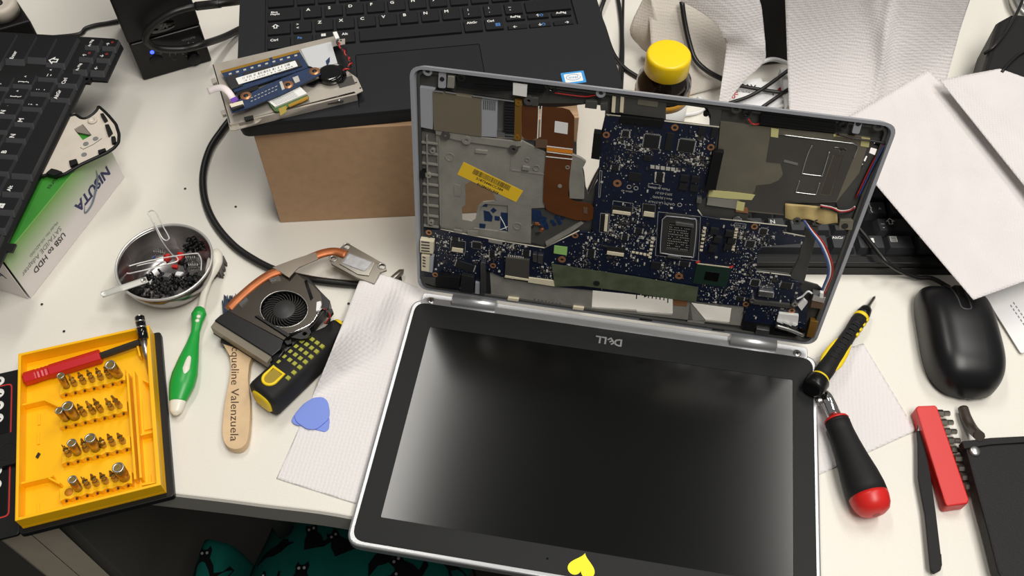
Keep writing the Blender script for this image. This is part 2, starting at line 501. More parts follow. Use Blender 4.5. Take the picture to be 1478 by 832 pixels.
# ================================================================== the opened laptop
LAP = thing('disassembled_laptop', (0, 40, 0.4), 'silver and black laptop lying open without its palm rest, circuit board bared', 'laptop')
# ---- screen half, lying flat; its face is at z = 11
def rr(x0, x1, y0, y1, r, n=6):
    return fillet([(x0, y0), (x1, y0), (x1, y1), (x0, y1)], r, n)
def flat(mm, o, z0, z1, holes=()):
    return mm.prism([(x, y, z1) for x, y in o], [(x, y, z0) for x, y in o], [[(x, y, z1) for x, y in h] for h in holes], [[(x, y, z0) for x, y in h] for h in holes])
flat(M(), rr(-167.5, 166.5, -106, 108.5, 11), 1.2, 10.4).build('lid_shell', m_silver, LAP, bevel=1.6, seg=3)
flat(M(), rr(-163.6, 163, -102.3, 105, 9.5), 10.4, 11.1, [rr(-147, 146.9, -82.6, 83, 1, 2)]).build('bezel', m_bezel, LAP, bevel=0.25)
flat(M(), rr(-147.6, 147.5, -83.2, 83.6, .5, 2), 10.3, 10.65).build('display', m_display, LAP)
hinge_strip = flat(M(), rr(-160, 159, 104.0, 115.5, 3), 4, 10.9).build('hinge_cover', m_silver, LAP, bevel=.5)
for x in (-152.0, 150.5):
    sc = M().lathe((x, 108.3, 10.9), (x, 108.3, 11.7), [(0, 3.2), (.5, 3.2), (.8, 2.6), (.81, 0)], 20).build('screw', m_alu, LAP)
    c = M()
    for a in (0.3, 0.3 + math.pi / 2):
        q = [(x + 2.0 * math.cos(a) * i + .45 * math.sin(a) * j, 108.3 + 2.0 * math.sin(a) * i - .45 * math.cos(a) * j) for i, j in ((-1, -1), (1, -1), (1, 1), (-1, 1))]
        flat(c, q, 11.6, 11.78)
    c.build('screw_slot', m_chip, sc)
# maker's lettering on the bezel, upside down to the viewer
for ch, x in (('D', 10.4), ('L', -2.3), ('L', -6.9)):
    letter(ch, (x, 94.2 - .02 * x, 11.12), (-1, .02, 0), (0, 0, 1), 9.4, LAP, m_silver, 'logo_letter', bold=.025)
letter('E', (.8 + 2.0, 94.2 + 1.6, 11.12), (-.80, -.60, 0), (0, 0, 1), 8.4, LAP, m_silver, 'logo_letter', bold=.03)
# heart sticker, scuff and webcam dot
hp = []
for i in range(40):
    t = 2 * math.pi * i / 40
    hx, hy = 16 * math.sin(t) ** 3, 13 * math.cos(t) - 5 * math.cos(2 * t) - 2 * math.cos(3 * t) - math.cos(4 * t)
    a = math.radians(174)
    hp.append((.6 + .60 * (hx * math.cos(a) - hy * math.sin(a)), -94.2 + .60 * (hx * math.sin(a) + hy * math.cos(a))))
tag(flat(M(), hp, 11.1, 11.35).build('heart_sticker', mat('sticker_yellow', (250, 236, 20), .35), LAP), 'glossy yellow heart sticker')
M().lathe((-24, -92.6, 11.05), (-24, -92.6, 11.2), [(0, .9), (.15, .9)], 10).build('webcam', m_blackg, LAP)
# hinges
for x0, x1, nm in ((-134.0, -97.2, 'hinge'), (96.3, 133.4, 'hinge')):
    M().lathe((x0, 112.4, 11.2), (x1, 112.4, 11.2), [(0, 5.6), (.4, 6.1), (x1 - x0 - .4, 6.1), (x1 - x0, 5.6)], 28).build(nm, m_silver, LAP)

# ---- standing half: shell with rim, open to the viewer
H = []   # openings right through the shell
H_gap = [(717, 153), (760, 149), (836, 149), (874, 153), (873, 168), (868, 190), (868, 232), (862, 262), (850, 283), (845, 270), (843, 250), (838, 230), (832, 226), (832, 205), (790, 204), (717, 200)]
H_cab = [(961, 153), (989, 152), (1017, 156), (1024, 171), (1024, 182), (961, 174)]
H_key = [(1083, 307), (1134, 310), (1136, 318), (1212, 326), (1222, 335), (1226, 338), (1194, 424), (1180, 412), (1152, 404), (1140, 396), (1088, 390), (1086, 368), (1096, 348), (1120, 330), (1078, 316)]
H_slots = [[(1262, 206), (1277, 209), (1276, 213), (1261, 210)], [(1257, 213), (1268, 216), (1264, 226), (1254, 222)], [(1250, 225), (1253, 226), (1249, 235), (1246, 233)], [(1244, 236), (1247, 237), (1243, 243), (1240, 242)], [(1229, 262), (1233, 262), (1228, 286), (1224, 285)]]
H_kh = [(1205, 212), (1221, 215), (1221, 218), (1217, 218), (1214, 221), (1211, 217), (1205, 216)]
H_b1 = [(856, 411), (971, 424), (971, 455), (920, 451), (918, 449), (854, 445)]
H_b2 = [(996, 437), (1056, 445), (1053, 467), (1018, 463), (1016, 468), (992, 465)]
H_w = [(671, 267), (679, 262), (712, 277), (716, 290), (697, 292), (690, 298), (686, 317), (682, 320), (667, 317), (666, 300), (671, 296)]
holes = [H_gap, H_cab, H_key, H_kh, H_b1, H_b2, H_w] + H_slots
BASE_OL = fillet([(-160.0, 8.2), (159.8, 8.2), (159.8, 212.8), (-160.0, 212.8)], 8, 6)
def uvl(l, w): return [B(x, y, w)[:2] for x, y in l]
sh = M()
sh.bslab(BASE_OL, 0.0, 1.4, [uvl(h, 1.4) for h in holes], uv=True)
shell = sh.build('base_shell', m_magd, LAP)
def rim_ol(d, r): return fillet([(-163.2 + d, 5 + d), (163 - d, 5 + d), (163 - d, 216 - d), (-163.2 + d, 216 - d)], r, 6)
rm = M()
def rim_w(b, w): return w if w < 5 else 2.6 + (w - 2.6) * min(1, max(0, (b - 9) / 26.0))
def ring3(o, w): return [bw(a, b, rim_w(b, w)) for a, b in o]
o0, o1, i0, i1 = rim_ol(0, 10), rim_ol(3.0, 8), rim_ol(2.6, 8), rim_ol(5.2, 6)
rm.prism(ring3(o0, 7.0), ring3(o1, 0.0), [ring3(i0, 7.0)], [ring3(i1, 0.0)])
rm.build('base_rim', m_rimgrey, LAP, bevel=1.0, seg=3)
i2, i3, i4 = rim_ol(2.9, 8), rim_ol(6.4, 5), rim_ol(4.6, 6)
M().prism(ring3(i4, 4.6), ring3(i4, 1.4), [ring3(i3, 4.6)], [ring3(i3, 1.4)]).build('inner_wall', m_magd, LAP, bevel=.3)
# left palm casting
PL = [(629, 192), (659, 201), (734, 213), (753, 203), (790, 222), (786, 300), (767, 301), (766, 352), (729, 348), (676, 338), (636, 329)]
R1 = [(700, 294.5), (733, 297), (733, 336), (684, 330), (688.5, 320), (693, 300)]
palm = M().bslab(PL, 1.4, 2.8, [H_w, R1]).build('palm_casting', m_mag, LAP, bevel=.2)
M().bslab([(823, 222), (838, 228), (846, 234), (840, 245), (843, 262), (843, 288), (822, 287), (820, 250)], 1.4, 3.6, r=1).build('casting_tab', m_mag, LAP, bevel=.3)
M().bslab([(655, 266), (665, 268), (665, 284), (656, 283)], 2.6, 3.2, r=.4).build('casting_rib', m_mag, palm)
for q in ((649, 227, 3.6), (747, 327, 3.4), (774, 243, 2.6), (761, 231, 1.8)):
    M().bring(q[0], q[1], q[2] - .6, q[2], 2.6, 3.3).build('casting_ring', m_mag, palm)
M().bslab([(686, 216), (704, 218), (703, 223), (685, 221)], 2.6, 4, r=.6).build('casting_rib', m_mag, palm, bevel=.3)
M().bslab([(754, 240), (765, 242), (764, 247), (753, 246)], 2.6, 4.2, r=.6).build('casting_rib', m_mag, palm, bevel=.3)
M().bslab([(738, 221), (739, 221), (737, 246), (736, 246)], 2.6, 3.2).build('casting_rib', m_mag, palm)
M().bslab([(738, 245), (790, 252), (790, 253.5), (738, 246.5)], 2.6, 3.2).build('casting_rib', m_mag, palm)
M().bslab([(607, 190), (634, 194), (637, 330), (609, 327)], 1.4, 1.9).build('lattice_floor', mat('lattice_grey', (104, 102, 97), .6, var=.1), LAP)
lad = M()
for k in range(9):
    y = 205 + k * 15
    lad.bslab([(608, y), (633, y + 3), (633, y + 5), (608, y + 2)], 1.4, 3.6)
lad.bslab([(615, 196), (617, 196), (619, 326), (617, 326)], 1.4, 3.8); lad.bslab([(633, 200), (635, 200), (637, 326), (635, 326)], 1.4, 3.8)
lad.build('casting_lattice', m_mag, LAP)
for x, y in ((624, 218.5), (618, 254), (622, 322)):
    M().bring(x, y, .9, 2.2, 1.4, 4.4).build('screw_boss', m_mag, LAP)
M().bslab([(606, 247), (613, 247), (613, 258), (606, 257)], 1.4, 5.5, r=.8).build('latch_catch', m_black, LAP)
# perforated recesses showing the blue board behind the casting
rec = M().bslab(R1, 1.35, 1.6).build('recess_plate', m_mag, LAP)
for q in ([(698, 304), (706, 306), (711, 313), (710, 320), (699, 319)], [(723, 307), (733, 308), (733, 334), (722, 332)], [(712, 300), (717, 304), (712, 308), (708, 304)], [(714, 312), (721, 313), (721, 319), (714, 318)], [(695, 294), (704, 295), (703, 299), (695, 298)], [(692, 323), (701, 324), (700, 330), (692, 329)]):
    M().bslab(q, 1.5, 1.9).build('vent_opening', m_pcb2, rec)
M().tube([bw(*B(722, 313, 2)), bw(*B(728, 324, 2.6)), bw(*B(731, 332, 2))], .35, 6).build('wire_end', m_wcable, LAP)
M().tube([bw(*B(721, 332, 2)), bw(*B(727, 330, 2.6)), bw(*B(733, 327, 2))], .35, 6).build('wire_end', m_wcable, LAP)
R2 = [(767, 302), (789, 303), (801, 309), (832, 318), (845, 320), (836, 330), (785, 356), (766, 350)]
rec2 = M().bslab(R2, 1.4, 2.0).build('recess_plate', m_magd, LAP)
M().bslab([(768, 303), (780, 304), (782, 312), (790, 322), (792, 330), (778, 326), (768, 318)], 1.9, 2.4).build('blue_board_corner', m_pcb2, rec2)
for x, y in ((786, 316), (797, 320), (806, 318), (789, 329), (800, 324), (808, 322), (812, 315), (803, 314)):
    M().bring(x, y, 0, 1.7, 1.9, 2.5, 8).build('vent_opening', m_pcb2, rec2)
for k in range(5):
    an = math.radians(150 - 55 * k); u, v, _ = B(775, 330, 3)
    M().bbox_uv(u + 3.6 * math.cos(an), v + 4.4 * math.sin(an), 3.6, 2.6, 1.9, 3.4, an + 1.57, .4).build('coil_segment', m_copper if k % 2 else m_chrome, rec2)
M().bslab([(787, 350), (820, 331), (838, 320), (842, 323), (824, 336), (789, 356)], 1.9, 3.2).build('casting_rib', m_mag, rec2)
# card cage
cage = M().bslab([(605, 126), (628, 129), (624.5, 187), (605, 183)], 1.4, 4.4, r=.5).build('card_cage_side', m_rimgrey, LAP)
M().bslab([(624.5, 132), (695, 142.5), (695, 198), (625.7, 188)], 1.6, 5.2).build('card_cage_cover', mat('cage_taupe', (124, 116, 98), .5, metal=.3, var=.03), LAP, bevel=.3)
M().bslab([(695, 142.5), (718, 146), (717, 198), (695, 197)], 1.4, 4.4).build('card_cage_side', m_rimgrey, LAP)
gr = M()
for k in range(7):
    x = 697.5 + k * 2.7
    gr.bslab([(x, 145 + k * .3), (x + 1, 145 + k * .3), (x + 1, 158 + k * .3), (x, 158 + k * .3)], 4.3, 4.7)
gr.build('card_cage_groove', m_magd, cage)
M().bslab([(718, 147), (729, 148.5), (728, 193), (718, 191)], 1.4, 2).build('card_slot_floor', m_carcass_dark, LAP)
M().bslab([(718, 190), (742, 195), (742, 201), (718, 197)], 2, 4.6).build('card_slot_edge', m_alu, LAP)
rb = M()
rb.bslab([(728, 148.5), (743, 150), (742, 201), (727, 197)], 1.4, 4.0)
for k in range(12):
    y = 152 + k * 4
    rb.bslab([(728.5, y), (742, y + 1), (742, y + 2.6), (728.5, y + 1.6)], 3.8, 4.8)
rb.build('card_eject_connector', m_chip, LAP)
gb = M().bslab([(743, 144), (753, 146), (752, 204), (742, 202)], 1.4, 4.8).build('gold_connector_bar', mat('dull_gold', (150, 112, 52), .4, metal=.6), LAP, bevel=.2)
for x, y in ((748, 149), (746, 199)):
    M().bring(x, y, .8, 2.2, 4.8, 5.4).build('screw', m_gold, gb)
sp = M()
for a, b in (((627, 130.5), (640, 132)), ((643, 132), (659, 134.5)), ((682, 137.5), (742, 145.5))):
    sp.bslab([a, b, (b[0], b[1] + 2), (a[0], a[1] + 2)], 4.6, 6)
sp.build('cage_spring', m_chrome, LAP)
lip = M()
lip.bslab([(628, 188), (698, 199), (753, 205), (753, 211), (734, 214), (659, 203), (629, 194)], 1.4, 4.6)
lip.build('card_cage_lip', m_mag, LAP, bevel=.3)
for x, y in ((643, 196), (741, 216), (763, 146), (673, 203)):
    M().bring(x, y, 1.3, 3.4, 1.4, 5.4).build('screw_boss', m_magd if x != 673 else m_mag, LAP)
# brown flex ribbon
M().bslab([(753, 153), (777, 154), (776, 199), (768, 203), (757, 201), (753, 196)], 3.2, 3.6).build('flex_ribbon', m_ribbon, LAP)
RB = [(782, 154.5), (812, 156), (822, 159), (829, 169), (828.5, 210), (826, 224), (822, 258), (820, 282), (823, 288), (830, 291), (852, 294), (857, 300), (856, 316), (850, 319), (832, 318), (801, 309), (789, 303), (784, 291), (785, 260), (788, 224), (789, 212), (773, 210), (775, 200), (781, 198)]
fx = M().bslab(RB, 3.4, 3.8).build('flex_ribbon', m_ribbon, LAP)
tag(M().bslab([(789, 212.5), (826.5, 217), (826.5, 222.5), (789, 218)], 3.7, 4.1).build('bright_fold', m_orange, fx), 'bright orange fold across the ribbon')
wl = M()
for q in ([(777, 154), (778.3, 154), (776.3, 200), (775, 200)], [(781, 154), (782.3, 154), (780.3, 198), (779, 198)], [(789, 211), (826.5, 215.5), (826.5, 216.4), (789, 211.9)], [(789, 219), (826, 224), (826, 224.8), (789, 219.8)], [(788, 226), (826, 230), (826, 230.8), (788, 226.8)]):
    wl.bslab(q, 3.5, 4.2)
wl.build('white_trace', m_white, fx)
tag(M().bslab([(801, 175), (820, 178), (819, 194), (800, 191)], 3.7, 4.05).build('paper_label', m_white, fx), 'small white paper label')
for x, y in ((819, 242), (808, 269)):
    M().bring(x, y, 0 if x == 808 else 1, 1.6, 3.7, 4.2, 12).build('rivet', m_mag, fx)
M().bslab([(773, 201), (790, 202), (790, 214), (773, 213)], 3.7, 4.0).build('foam_pad', mat('brown_foam', (96, 74, 56), .9), fx)
M().bslab([(842, 300), (848, 300), (848, 309), (842, 308)], 3.7, 4.2).build('foam_pad', MATS['brown_foam'], fx)
# yellow barcode sticker
YS = [(669, 234), (755, 276), (745, 292), (660, 252)]
ys = M().bslab(YS, 2.75, 3.0).build('barcode_sticker', m_yel, LAP); tag(ys, 'yellow barcode sticker with two printed numbers')
bc = M(); rnd = random.Random(5)
p0 = np.array([685, 244]); p1 = np.array([737.5, 269]); dn = np.array([-3.4, 6.6])
t = 0.0
while t < 1:
    w_ = rnd.choice((.006, .01, .016))
    a, b = p0 + (p1 - p0) * t, p0 + (p1 - p0) * min(1, t + w_)
    bc.bslab([tuple(a), tuple(b), tuple(b + dn), tuple(a + dn)], 2.95, 3.06)
    t += w_ + rnd.choice((.007, .012))
bc.build('barcode', m_chip, ys)
ang = math.radians(-21)
bletter('31873446CC384', 706.5, 266.3, 3.0, ang, 3.2, ys, m_chip, bold=.02)
bletter('81286231303', 704, 272.6, 3.0, ang, 3.2, ys, m_chip, bold=.02)
# upper fittings: speakers, posts, brackets
M().bslab([(659, 108), (787, 119), (786, 135), (740, 132), (700, 133), (659, 127)], 1.4, 5.0).build('speaker_bar', m_blacks, LAP, bevel=.5)
M().bslab([(683, 111), (785, 121), (785, 123), (683, 113)], 4.9, 5.9).build('speaker_ridge', m_blacks, LAP)
M().bslab([(684, 122), (785, 131), (785, 132.5), (684, 123.5)], 4.9, 5.8).build('speaker_ridge', m_blacks, LAP)
tag(M().bslab([(740.6, 120), (761, 123), (760, 140), (740.2, 137)], 4.9, 6.0).build('paper_label', m_white, LAP), 'small white paper label on the speaker')
M().bslab([(1098, 162), (1207, 176), (1208, 192), (1150, 187), (1096, 180)], 1.4, 5.0).build('speaker_bar', m_blacks, LAP, bevel=.5)
M().bslab([(1100, 165), (1206, 179), (1206, 181), (1100, 167)], 4.9, 5.9).build('speaker_ridge', m_blacks, LAP)
M().bslab([(1100, 174), (1206, 187), (1206, 188.5), (1100, 175.5)], 4.9, 5.8).build('speaker_ridge', m_blacks, LAP)
for x, y, r, m_ in ((617, 103.5, 3.4, m_rimgrey), (867, 135, 3.4, m_rimgrey), (1062.5, 158, 3.4, m_magd), (1268, 183, 3.6, m_magd), (666, 112.5, 3.3, m_blackg), (796, 128, 3.3, m_blackg), (1078, 163.5, 3.3, m_blackg), (1217, 181, 3.3, m_blackg)):
    M().bring(x, y, r * .45, r, 3.8, 5.4).build('screw_post', m_, LAP, bevel=.3)
for q, c in (([(633, 104), (644, 104.5), (643.5, 128), (632, 127)], (638, 114.5)), ([(1234, 174.5), (1245, 177), (1240, 194), (1229, 192.5)], (1239, 179))):
    k = M().bslab(q, 1.4, 5.5, r=1.5).build('bracket', m_rimgrey, LAP, bevel=.3)
    M().bring(c[0], c[1], 0, 1.7, 5.4, 5.8, 12).build('bracket_hole', m_chip, k)
M().bslab([(646, 110), (656, 111), (655, 128), (645, 127)], 1.4, 7).build('magnet_block', m_mag, LAP, bevel=.4)
for q in ([(768, 141), (777, 142), (776, 154), (767, 153)], [(845, 146), (862, 147), (861, 158), (844, 156)], [(866, 150), (877, 149), (877, 160), (867, 160)]):
    M().bslab(q, 1.4, 5.2).build('clip', m_magd, LAP, bevel=.3)
ww = M()
ww.tube([bw(*B(x, y, 4)) for x, y in ((801, 134), (822, 137), (845, 139.5), (861, 137))], .55, 6)
ww.tube([bw(*B(x, y, 4)) for x, y in ((1080, 172), (1086, 179), (1095, 179), (1099, 176))], .55, 6)
ww.build('speaker_wire', m_wred, LAP)
M().tube([bw(*B(x, y, 4.4)) for x, y in ((800, 131), (824, 134.5), (845, 136), (861, 135))], .5, 6).build('speaker_wire', m_wblk, LAP)
# plates between speakers
M().bslab([(888, 138), (962, 147), (960, 172), (886, 163)], 1.4, 3.8).build('front_plate', m_magd, LAP, bevel=.3)
M().bslab([(921, 143), (950, 147), (949, 155), (920, 151)], 3.6, 4.2, r=.6).build('front_plate_badge', m_magr, LAP)
for x in (884, 896):
    M().bslab([(x, 139), (x + 5, 140), (x + 3.5, 163), (x - 1.5, 162)], 1.4, 4.6).build('white_spacer', m_cream, LAP)
M().bslab([(1019, 152), (1042, 156), (1038, 184), (1024, 183), (1026, 168)], 1.4, 4.0).build('front_plate', m_magd, LAP, bevel=.3)
M().bring(1019, 165, 0, 1.9, 1.5, 3.9, 14).build('rubber_plug', m_black, LAP)
# right palm: metal shield and film
PR = [(1040, 176), (1256, 199), (1240, 250), (1207, 292), (1133, 294), (1132, 311), (1070, 305), (1022, 290), (1020, 284), (1036, 219)]
M().bslab(PR, 1.4, 2.8, [H_kh]).build('metal_shield', m_magr, LAP)
FM = [(1113, 192), (1225, 205), (1236, 208), (1238, 213), (1207, 291), (1133, 294), (1131, 309), (1074, 303), (1068.5, 290), (1071, 284), (1084, 283), (1090, 277), (1092, 268), (1112, 266), (1124, 261), (1131, 252), (1127, 236), (1106, 234)]
M().bslab(FM, 2.8, 3.1, [H_kh, [(1203, 223), (1217, 225.5), (1199, 283), (1183, 281)]]).build('film_sheet', m_film, LAP)
M().bslab([(1205, 222), (1217, 224), (1198, 282), (1184, 280)], 2.75, 2.95).build('recess_slot', mat('recess_brown', (70, 66, 58), .6), LAP)
tag(M().bslab([(1062, 306), (1080, 308), (1079, 300), (1064, 297)], 2.9, 3.2).build('gold_contact', m_copring, LAP), 'pinkish metal contact')
el = M()
for path in ([(1172, 210), (1166, 222), (1158, 248), (1160, 251), (1184, 254), (1187, 252), (1197, 219)], [(1154, 261), (1149, 276), (1151, 278), (1176, 281), (1178, 279), (1183, 264)], [(1124, 194), (1180, 201), (1222, 206), (1233, 208), (1238, 213), (1232, 228)]):
    el.tube([bw(*B(x, y, 3.2)) for x, y in path], .42, 6)
el.build('embossed_edge', m_alu, LAP)
M().bslab([(1132, 231), (1152, 236), (1151, 239), (1131, 234)], 3.05, 3.4).build('scuffed_label', m_greyp, LAP)
for q in ([(1113, 185), (1124, 186.5), (1123, 199), (1112.5, 197.5)], [(1243.5, 198), (1256, 200), (1254, 213), (1242, 211)], [(1024, 275), (1052, 277), (1090, 281.5), (1085, 289), (1050, 287), (1022, 284)], [(1064, 291), (1075.5, 293), (1073, 305), (1062, 303)], [(1203, 194), (1222, 197), (1222, 199), (1203, 197)]):
    M().bslab(q, 3.0, 3.35).build('yellow_tape', m_tapey, LAP)
M().bslab([(1022, 285), (1066, 289), (1064, 302), (1020, 296)], 2.7, 3.1).build('shield_flap', m_mag, LAP)
def tape(a, b):
    top = add((1133, 293.5), (1208, 300), a); bot = add((1133.5, 314), (1209.5, 324), a)
    q = add(top, bot, b)
    wv = 3.8 + .9 * math.sin(a * 7 + b * 3) + .5 * math.sin(a * 19)
    q = (q[0], q[1] + 2.2 * math.sin(a * 11) * b)
    return bw(*B(q[0], q[1], wv))
M().grid(tape, 22, 6, .3).build('masking_tape_piece', m_tapet, LAP)
# right side channel: wires, hinge bar
M().bslab([(1256, 199), (1284, 203), (1262, 262), (1238, 322), (1212, 326), (1209, 300), (1207, 292), (1240, 250)], 1.4, 2.6, [q for q in H_slots[:4]]).build('side_channel', m_magd, LAP)
for k, (m_, dx) in enumerate(((m_wred, -3), (m_wblue, 0), (m_wblk, 2.4))):
    M().tube([bw(*B(x + dx * (.2 + .8 * (y > 212)), y, 4 + k * .4)) for x, y in ((1208, 194), (1232, 200), (1255, 203), (1276, 207), (1274, 214), (1264, 232), (1255, 250), (1238, 286))], .6, 6).build('side_wire', m_, LAP)
for k, (m_, dy) in enumerate(((m_wblue, 0), (m_wcable, -1.6), (m_wblk, 1.8), (m_wred, -.6))):
    M().tube([bw(*B(x, y + dy, 4.6 + k * .3)) for x, y in ((1184, 298), (1200, 301), (1212, 306), (1226, 305), (1234, 300))], .6, 6).build('side_wire', m_, LAP)
for k, (m_, dx) in enumerate(((m_wred, 3), (m_wcable, 0), (m_wblue, -3))):
    M().tube([bw(*B(x + dx * min(1, (y - 318) / 30), y, 4.5 + 6 * math.sin(max(0, (y - 318)) / 105 * 3.14) + k * .3)) for x, y in ((1160, 318), (1172, 334), (1186, 352), (1197, 378), (1198, 396), (1192, 412), (1187, 424))], .75, 6).build('loose_wire', m_, LAP)
M().bslab([(1162, 330), (1182, 328), (1160, 411), (1139, 401), (1153, 374)], 0.2, 3.4, r=1).build('diagonal_strut', m_magd, LAP, bevel=.4)
M().bslab([(1212, 318), (1232, 318), (1230, 333), (1210, 331)], 1.4, 5, r=1).build('corner_boss', m_magr, LAP, bevel=.4)
M().bring(1219.5, 327, 0, 2.4, 4.9, 5.3, 16).build('corner_boss_hole', m_chip, LAP)
for x, y in ((1150, 320), (1180, 322)):
    M().bring(x, y, 1.4, 3.0, 1.4, 4).build('screw_boss', m_magd, LAP)
M().bring(1064, 318.5, 0, 3.4, 1.4, 4.2, 16).build('silver_stud', m_alu, LAP, bevel=.5)
# rear rail under the board
RAIL = [(707, 394), (855, 411), (1074, 436), (1072, 471), (1000, 463), (850, 446), (709, 427)]
rail = M().bslab(RAIL, 1.4, 3.0, [H_b1, H_b2]).build('rear_rail', m_mag, LAP, bevel=.2)
bletter('53031612', 790, 437, 3.0, math.radians(-1.5), 5.0, rail, m_magd, spacing=1.2)
for q in ([(733, 430), (749, 432), (748, 436), (732, 434)], [(827, 443), (843, 445), (842, 449), (826, 447)]):
    M().bslab(q, 2, 5, r=.8).build('rubber_pad', m_cream, rail, bevel=.4)
for q in ([(925, 458), (943, 460), (941, 464), (923, 462)], [(1029, 473), (1047, 475), (1046, 479), (1028, 477)]):
    M().bslab(q, 1, 4, r=.4).build('rubber_pad', m_black, rail, bevel=.3)
M().bslab([(972, 430), (993, 433), (991, 443), (972, 441)], 2.9, 3.3).build('copper_pad', m_copring, rail)
pins = M()
for k in range(8):
    x = 918 + k * 5.6 + (6 if k > 0 else 0)
    ln = 8 if k in (0, 7) else 5
    pins.bslab([(x, 421.5 + k * .8), (x + 1.6, 421.7 + k * .8), (x + 1.4, 424 + ln + k * .8), (x - .2, 424 + ln + k * .8)], 2.2, 3.4)
pins.build('contact_pin', m_chip, rail)
# ---- main circuit board
PCB = [(875, 166), (1038, 184), (1030, 222), (1019, 284), (1006, 293), (1007, 303), (1013, 312), (1039, 316.5), (1080, 321), (1136, 327), (1130, 336), (1162, 342), (1160, 352), (1100, 356), (1093, 371), (1092, 392), (1141, 398), (1142, 405), (1154, 407), (1156, 420), (1166, 440), (1163, 474), (1120, 470), (1074, 464), (1075, 443), (1008, 436), (900, 424), (801, 414), (728, 402), (710, 394), (694, 384), (692, 424), (629, 414), (606, 402), (606, 345), (614, 332), (636, 332), (676, 340), (729, 350), (786, 359), (836, 334), (855, 336), (858, 294), (864, 246), (868, 200)]
board = M().bslab(PCB, 3.2, 4.4).build('motherboard', m_pcb, LAP, bevel=.08, seg=1)
pcb_uv = [B(x, y, 4.4)[:2] for x, y in PCB]
def inside(u, v, poly):
    c = False
    for i in range(len(poly)):
        a, b = poly[i - 1], poly[i]
        if (a[1] > v) != (b[1] > v) and u < (b[0] - a[0]) * (v - a[1]) / (b[1] - a[1]) + a[0]: c = not c
    return c
TAKEN = []
def quad(name, q, w1, m, w0=4.3, bevel=.15, r=0, parent=None):
    p = [B(x, y, w1)[:2] for x, y in q]
    us, vs = [a for a, b in p], [b for a, b in p]
    TAKEN.append((min(us) - .5, max(us) + .5, min(vs) - .5, max(vs) + .5))
    return M().bslab(q, w0, w1, r=r).build(name, m, parent or board, bevel=bevel)
def chip(x, y, du, dv, w1=5.6, m=None, name='chip', rot=0.0, pins=0):
    u, v, _ = B(x, y, w1)
    TAKEN.append((u - du / 2 - .7, u + du / 2 + .7, v - dv / 2 - .7, v + dv / 2 + .7))
    o = M().bbox_uv(u, v, du, dv, 4.3, w1, rot, .1).build(name, m or m_chip, board)
    if pins:
        p = M(); n = int(dv / .9); k = int(du / .9)
        c, s_ = math.cos(rot), math.sin(rot)
        def put(a, b, w_, h_): p.bbox_uv(u + a * c - b * s_, v + a * s_ + b * c, w_, h_, 4.35, 4.7, rot)
        for i in range(n):
            b = -dv / 2 + (i + .5) * dv / n
            put(-du / 2 - .45, b, .9, .4); put(du / 2 + .45, b, .9, .4)
        if pins > 1:
            for i in range(k):
                a = -du / 2 + (i + .5) * du / k
                put(a, -dv / 2 - .45, .4, .9); put(a, dv / 2 + .45, .4, .9)
        p.build('chip_pin_row', m_smd_l, board)
    return o
# processor socket and chipset
sk = [(958, 309), (998, 313), (1008, 321), (1004, 374), (951, 367), (950, 340)]
o = [B(x, y, 6)[:2] for x, y in sk]
TAKEN.append((min(a for a, b in o), max(a for a, b in o), min(b for a, b in o), max(b for a, b in o)))
win = [(966, 322), (998, 326), (994, 364), (961, 360)]
M().bslab([(958, 309), (1002, 314), (1009, 321), (1004, 374), (951, 367)], 4.3, 6.2, [win], r=4).build('processor_socket', mat('socket_grey', (74, 72, 70), .4, metal=.5, var=.1), board, bevel=.5)
M().tube([bw(*B(x, y, 6.3)) for x, y in ((962, 312), (997, 316), (1005, 322), (1001, 368), (996, 371), (958, 366), (953, 361), (956, 317))], .45, 6, closed=True).build('socket_highlight', m_rimgrey, board)  # pale tube added as the highlight along the frame
cs = M().bslab(win, 4.3, 5.0).build('socket_floor', m_chip, board)
dt = M()
for i in range(13):
    for j in range(11):
        q = add(add(win[0], win[1], (i + .7) / 13.4), add(win[3], win[2], (i + .7) / 13.4), (j + .7) / 11.4)
        if rnd.random() < .8: dt.bbox(q[0], q[1], .5, .5, 4.9, 5.2)
tag(dt.build('socket_contact', m_smd_l, board), kind='stuff')
for q in ([(975, 321), (1001, 325), (1000.5, 329), (975, 325)], [(964, 369), (983, 371.5), (982.5, 375), (963, 372)]):
    quad('socket_latch', q, 7.0, m_alu, 5.0)
cps = [(1006, 381), (1056, 387), (1048, 415), (1000, 409)]
quad('chipset', cps, 5.0, mat('chip_green', (24, 48, 38), .4))
M().bslab([(1019, 392), (1039, 394.5), (1036, 407), (1016, 404)], 4.9, 5.5).build('chipset_die', m_blackg, board, bevel=.1)
M().bslab([(1007, 380), (1057, 386), (1056.6, 387.5), (1006.6, 381.5)], 4.9, 5.1).build('chipset_edge', m_cream, board)
for x, y in ((1007, 379), (1055, 386)): quad('red_marker', [(x - 3, y), (x + 3, y - 2), (x + 3.5, y), (x - 2, y + 2)], 5.2, m_redp)
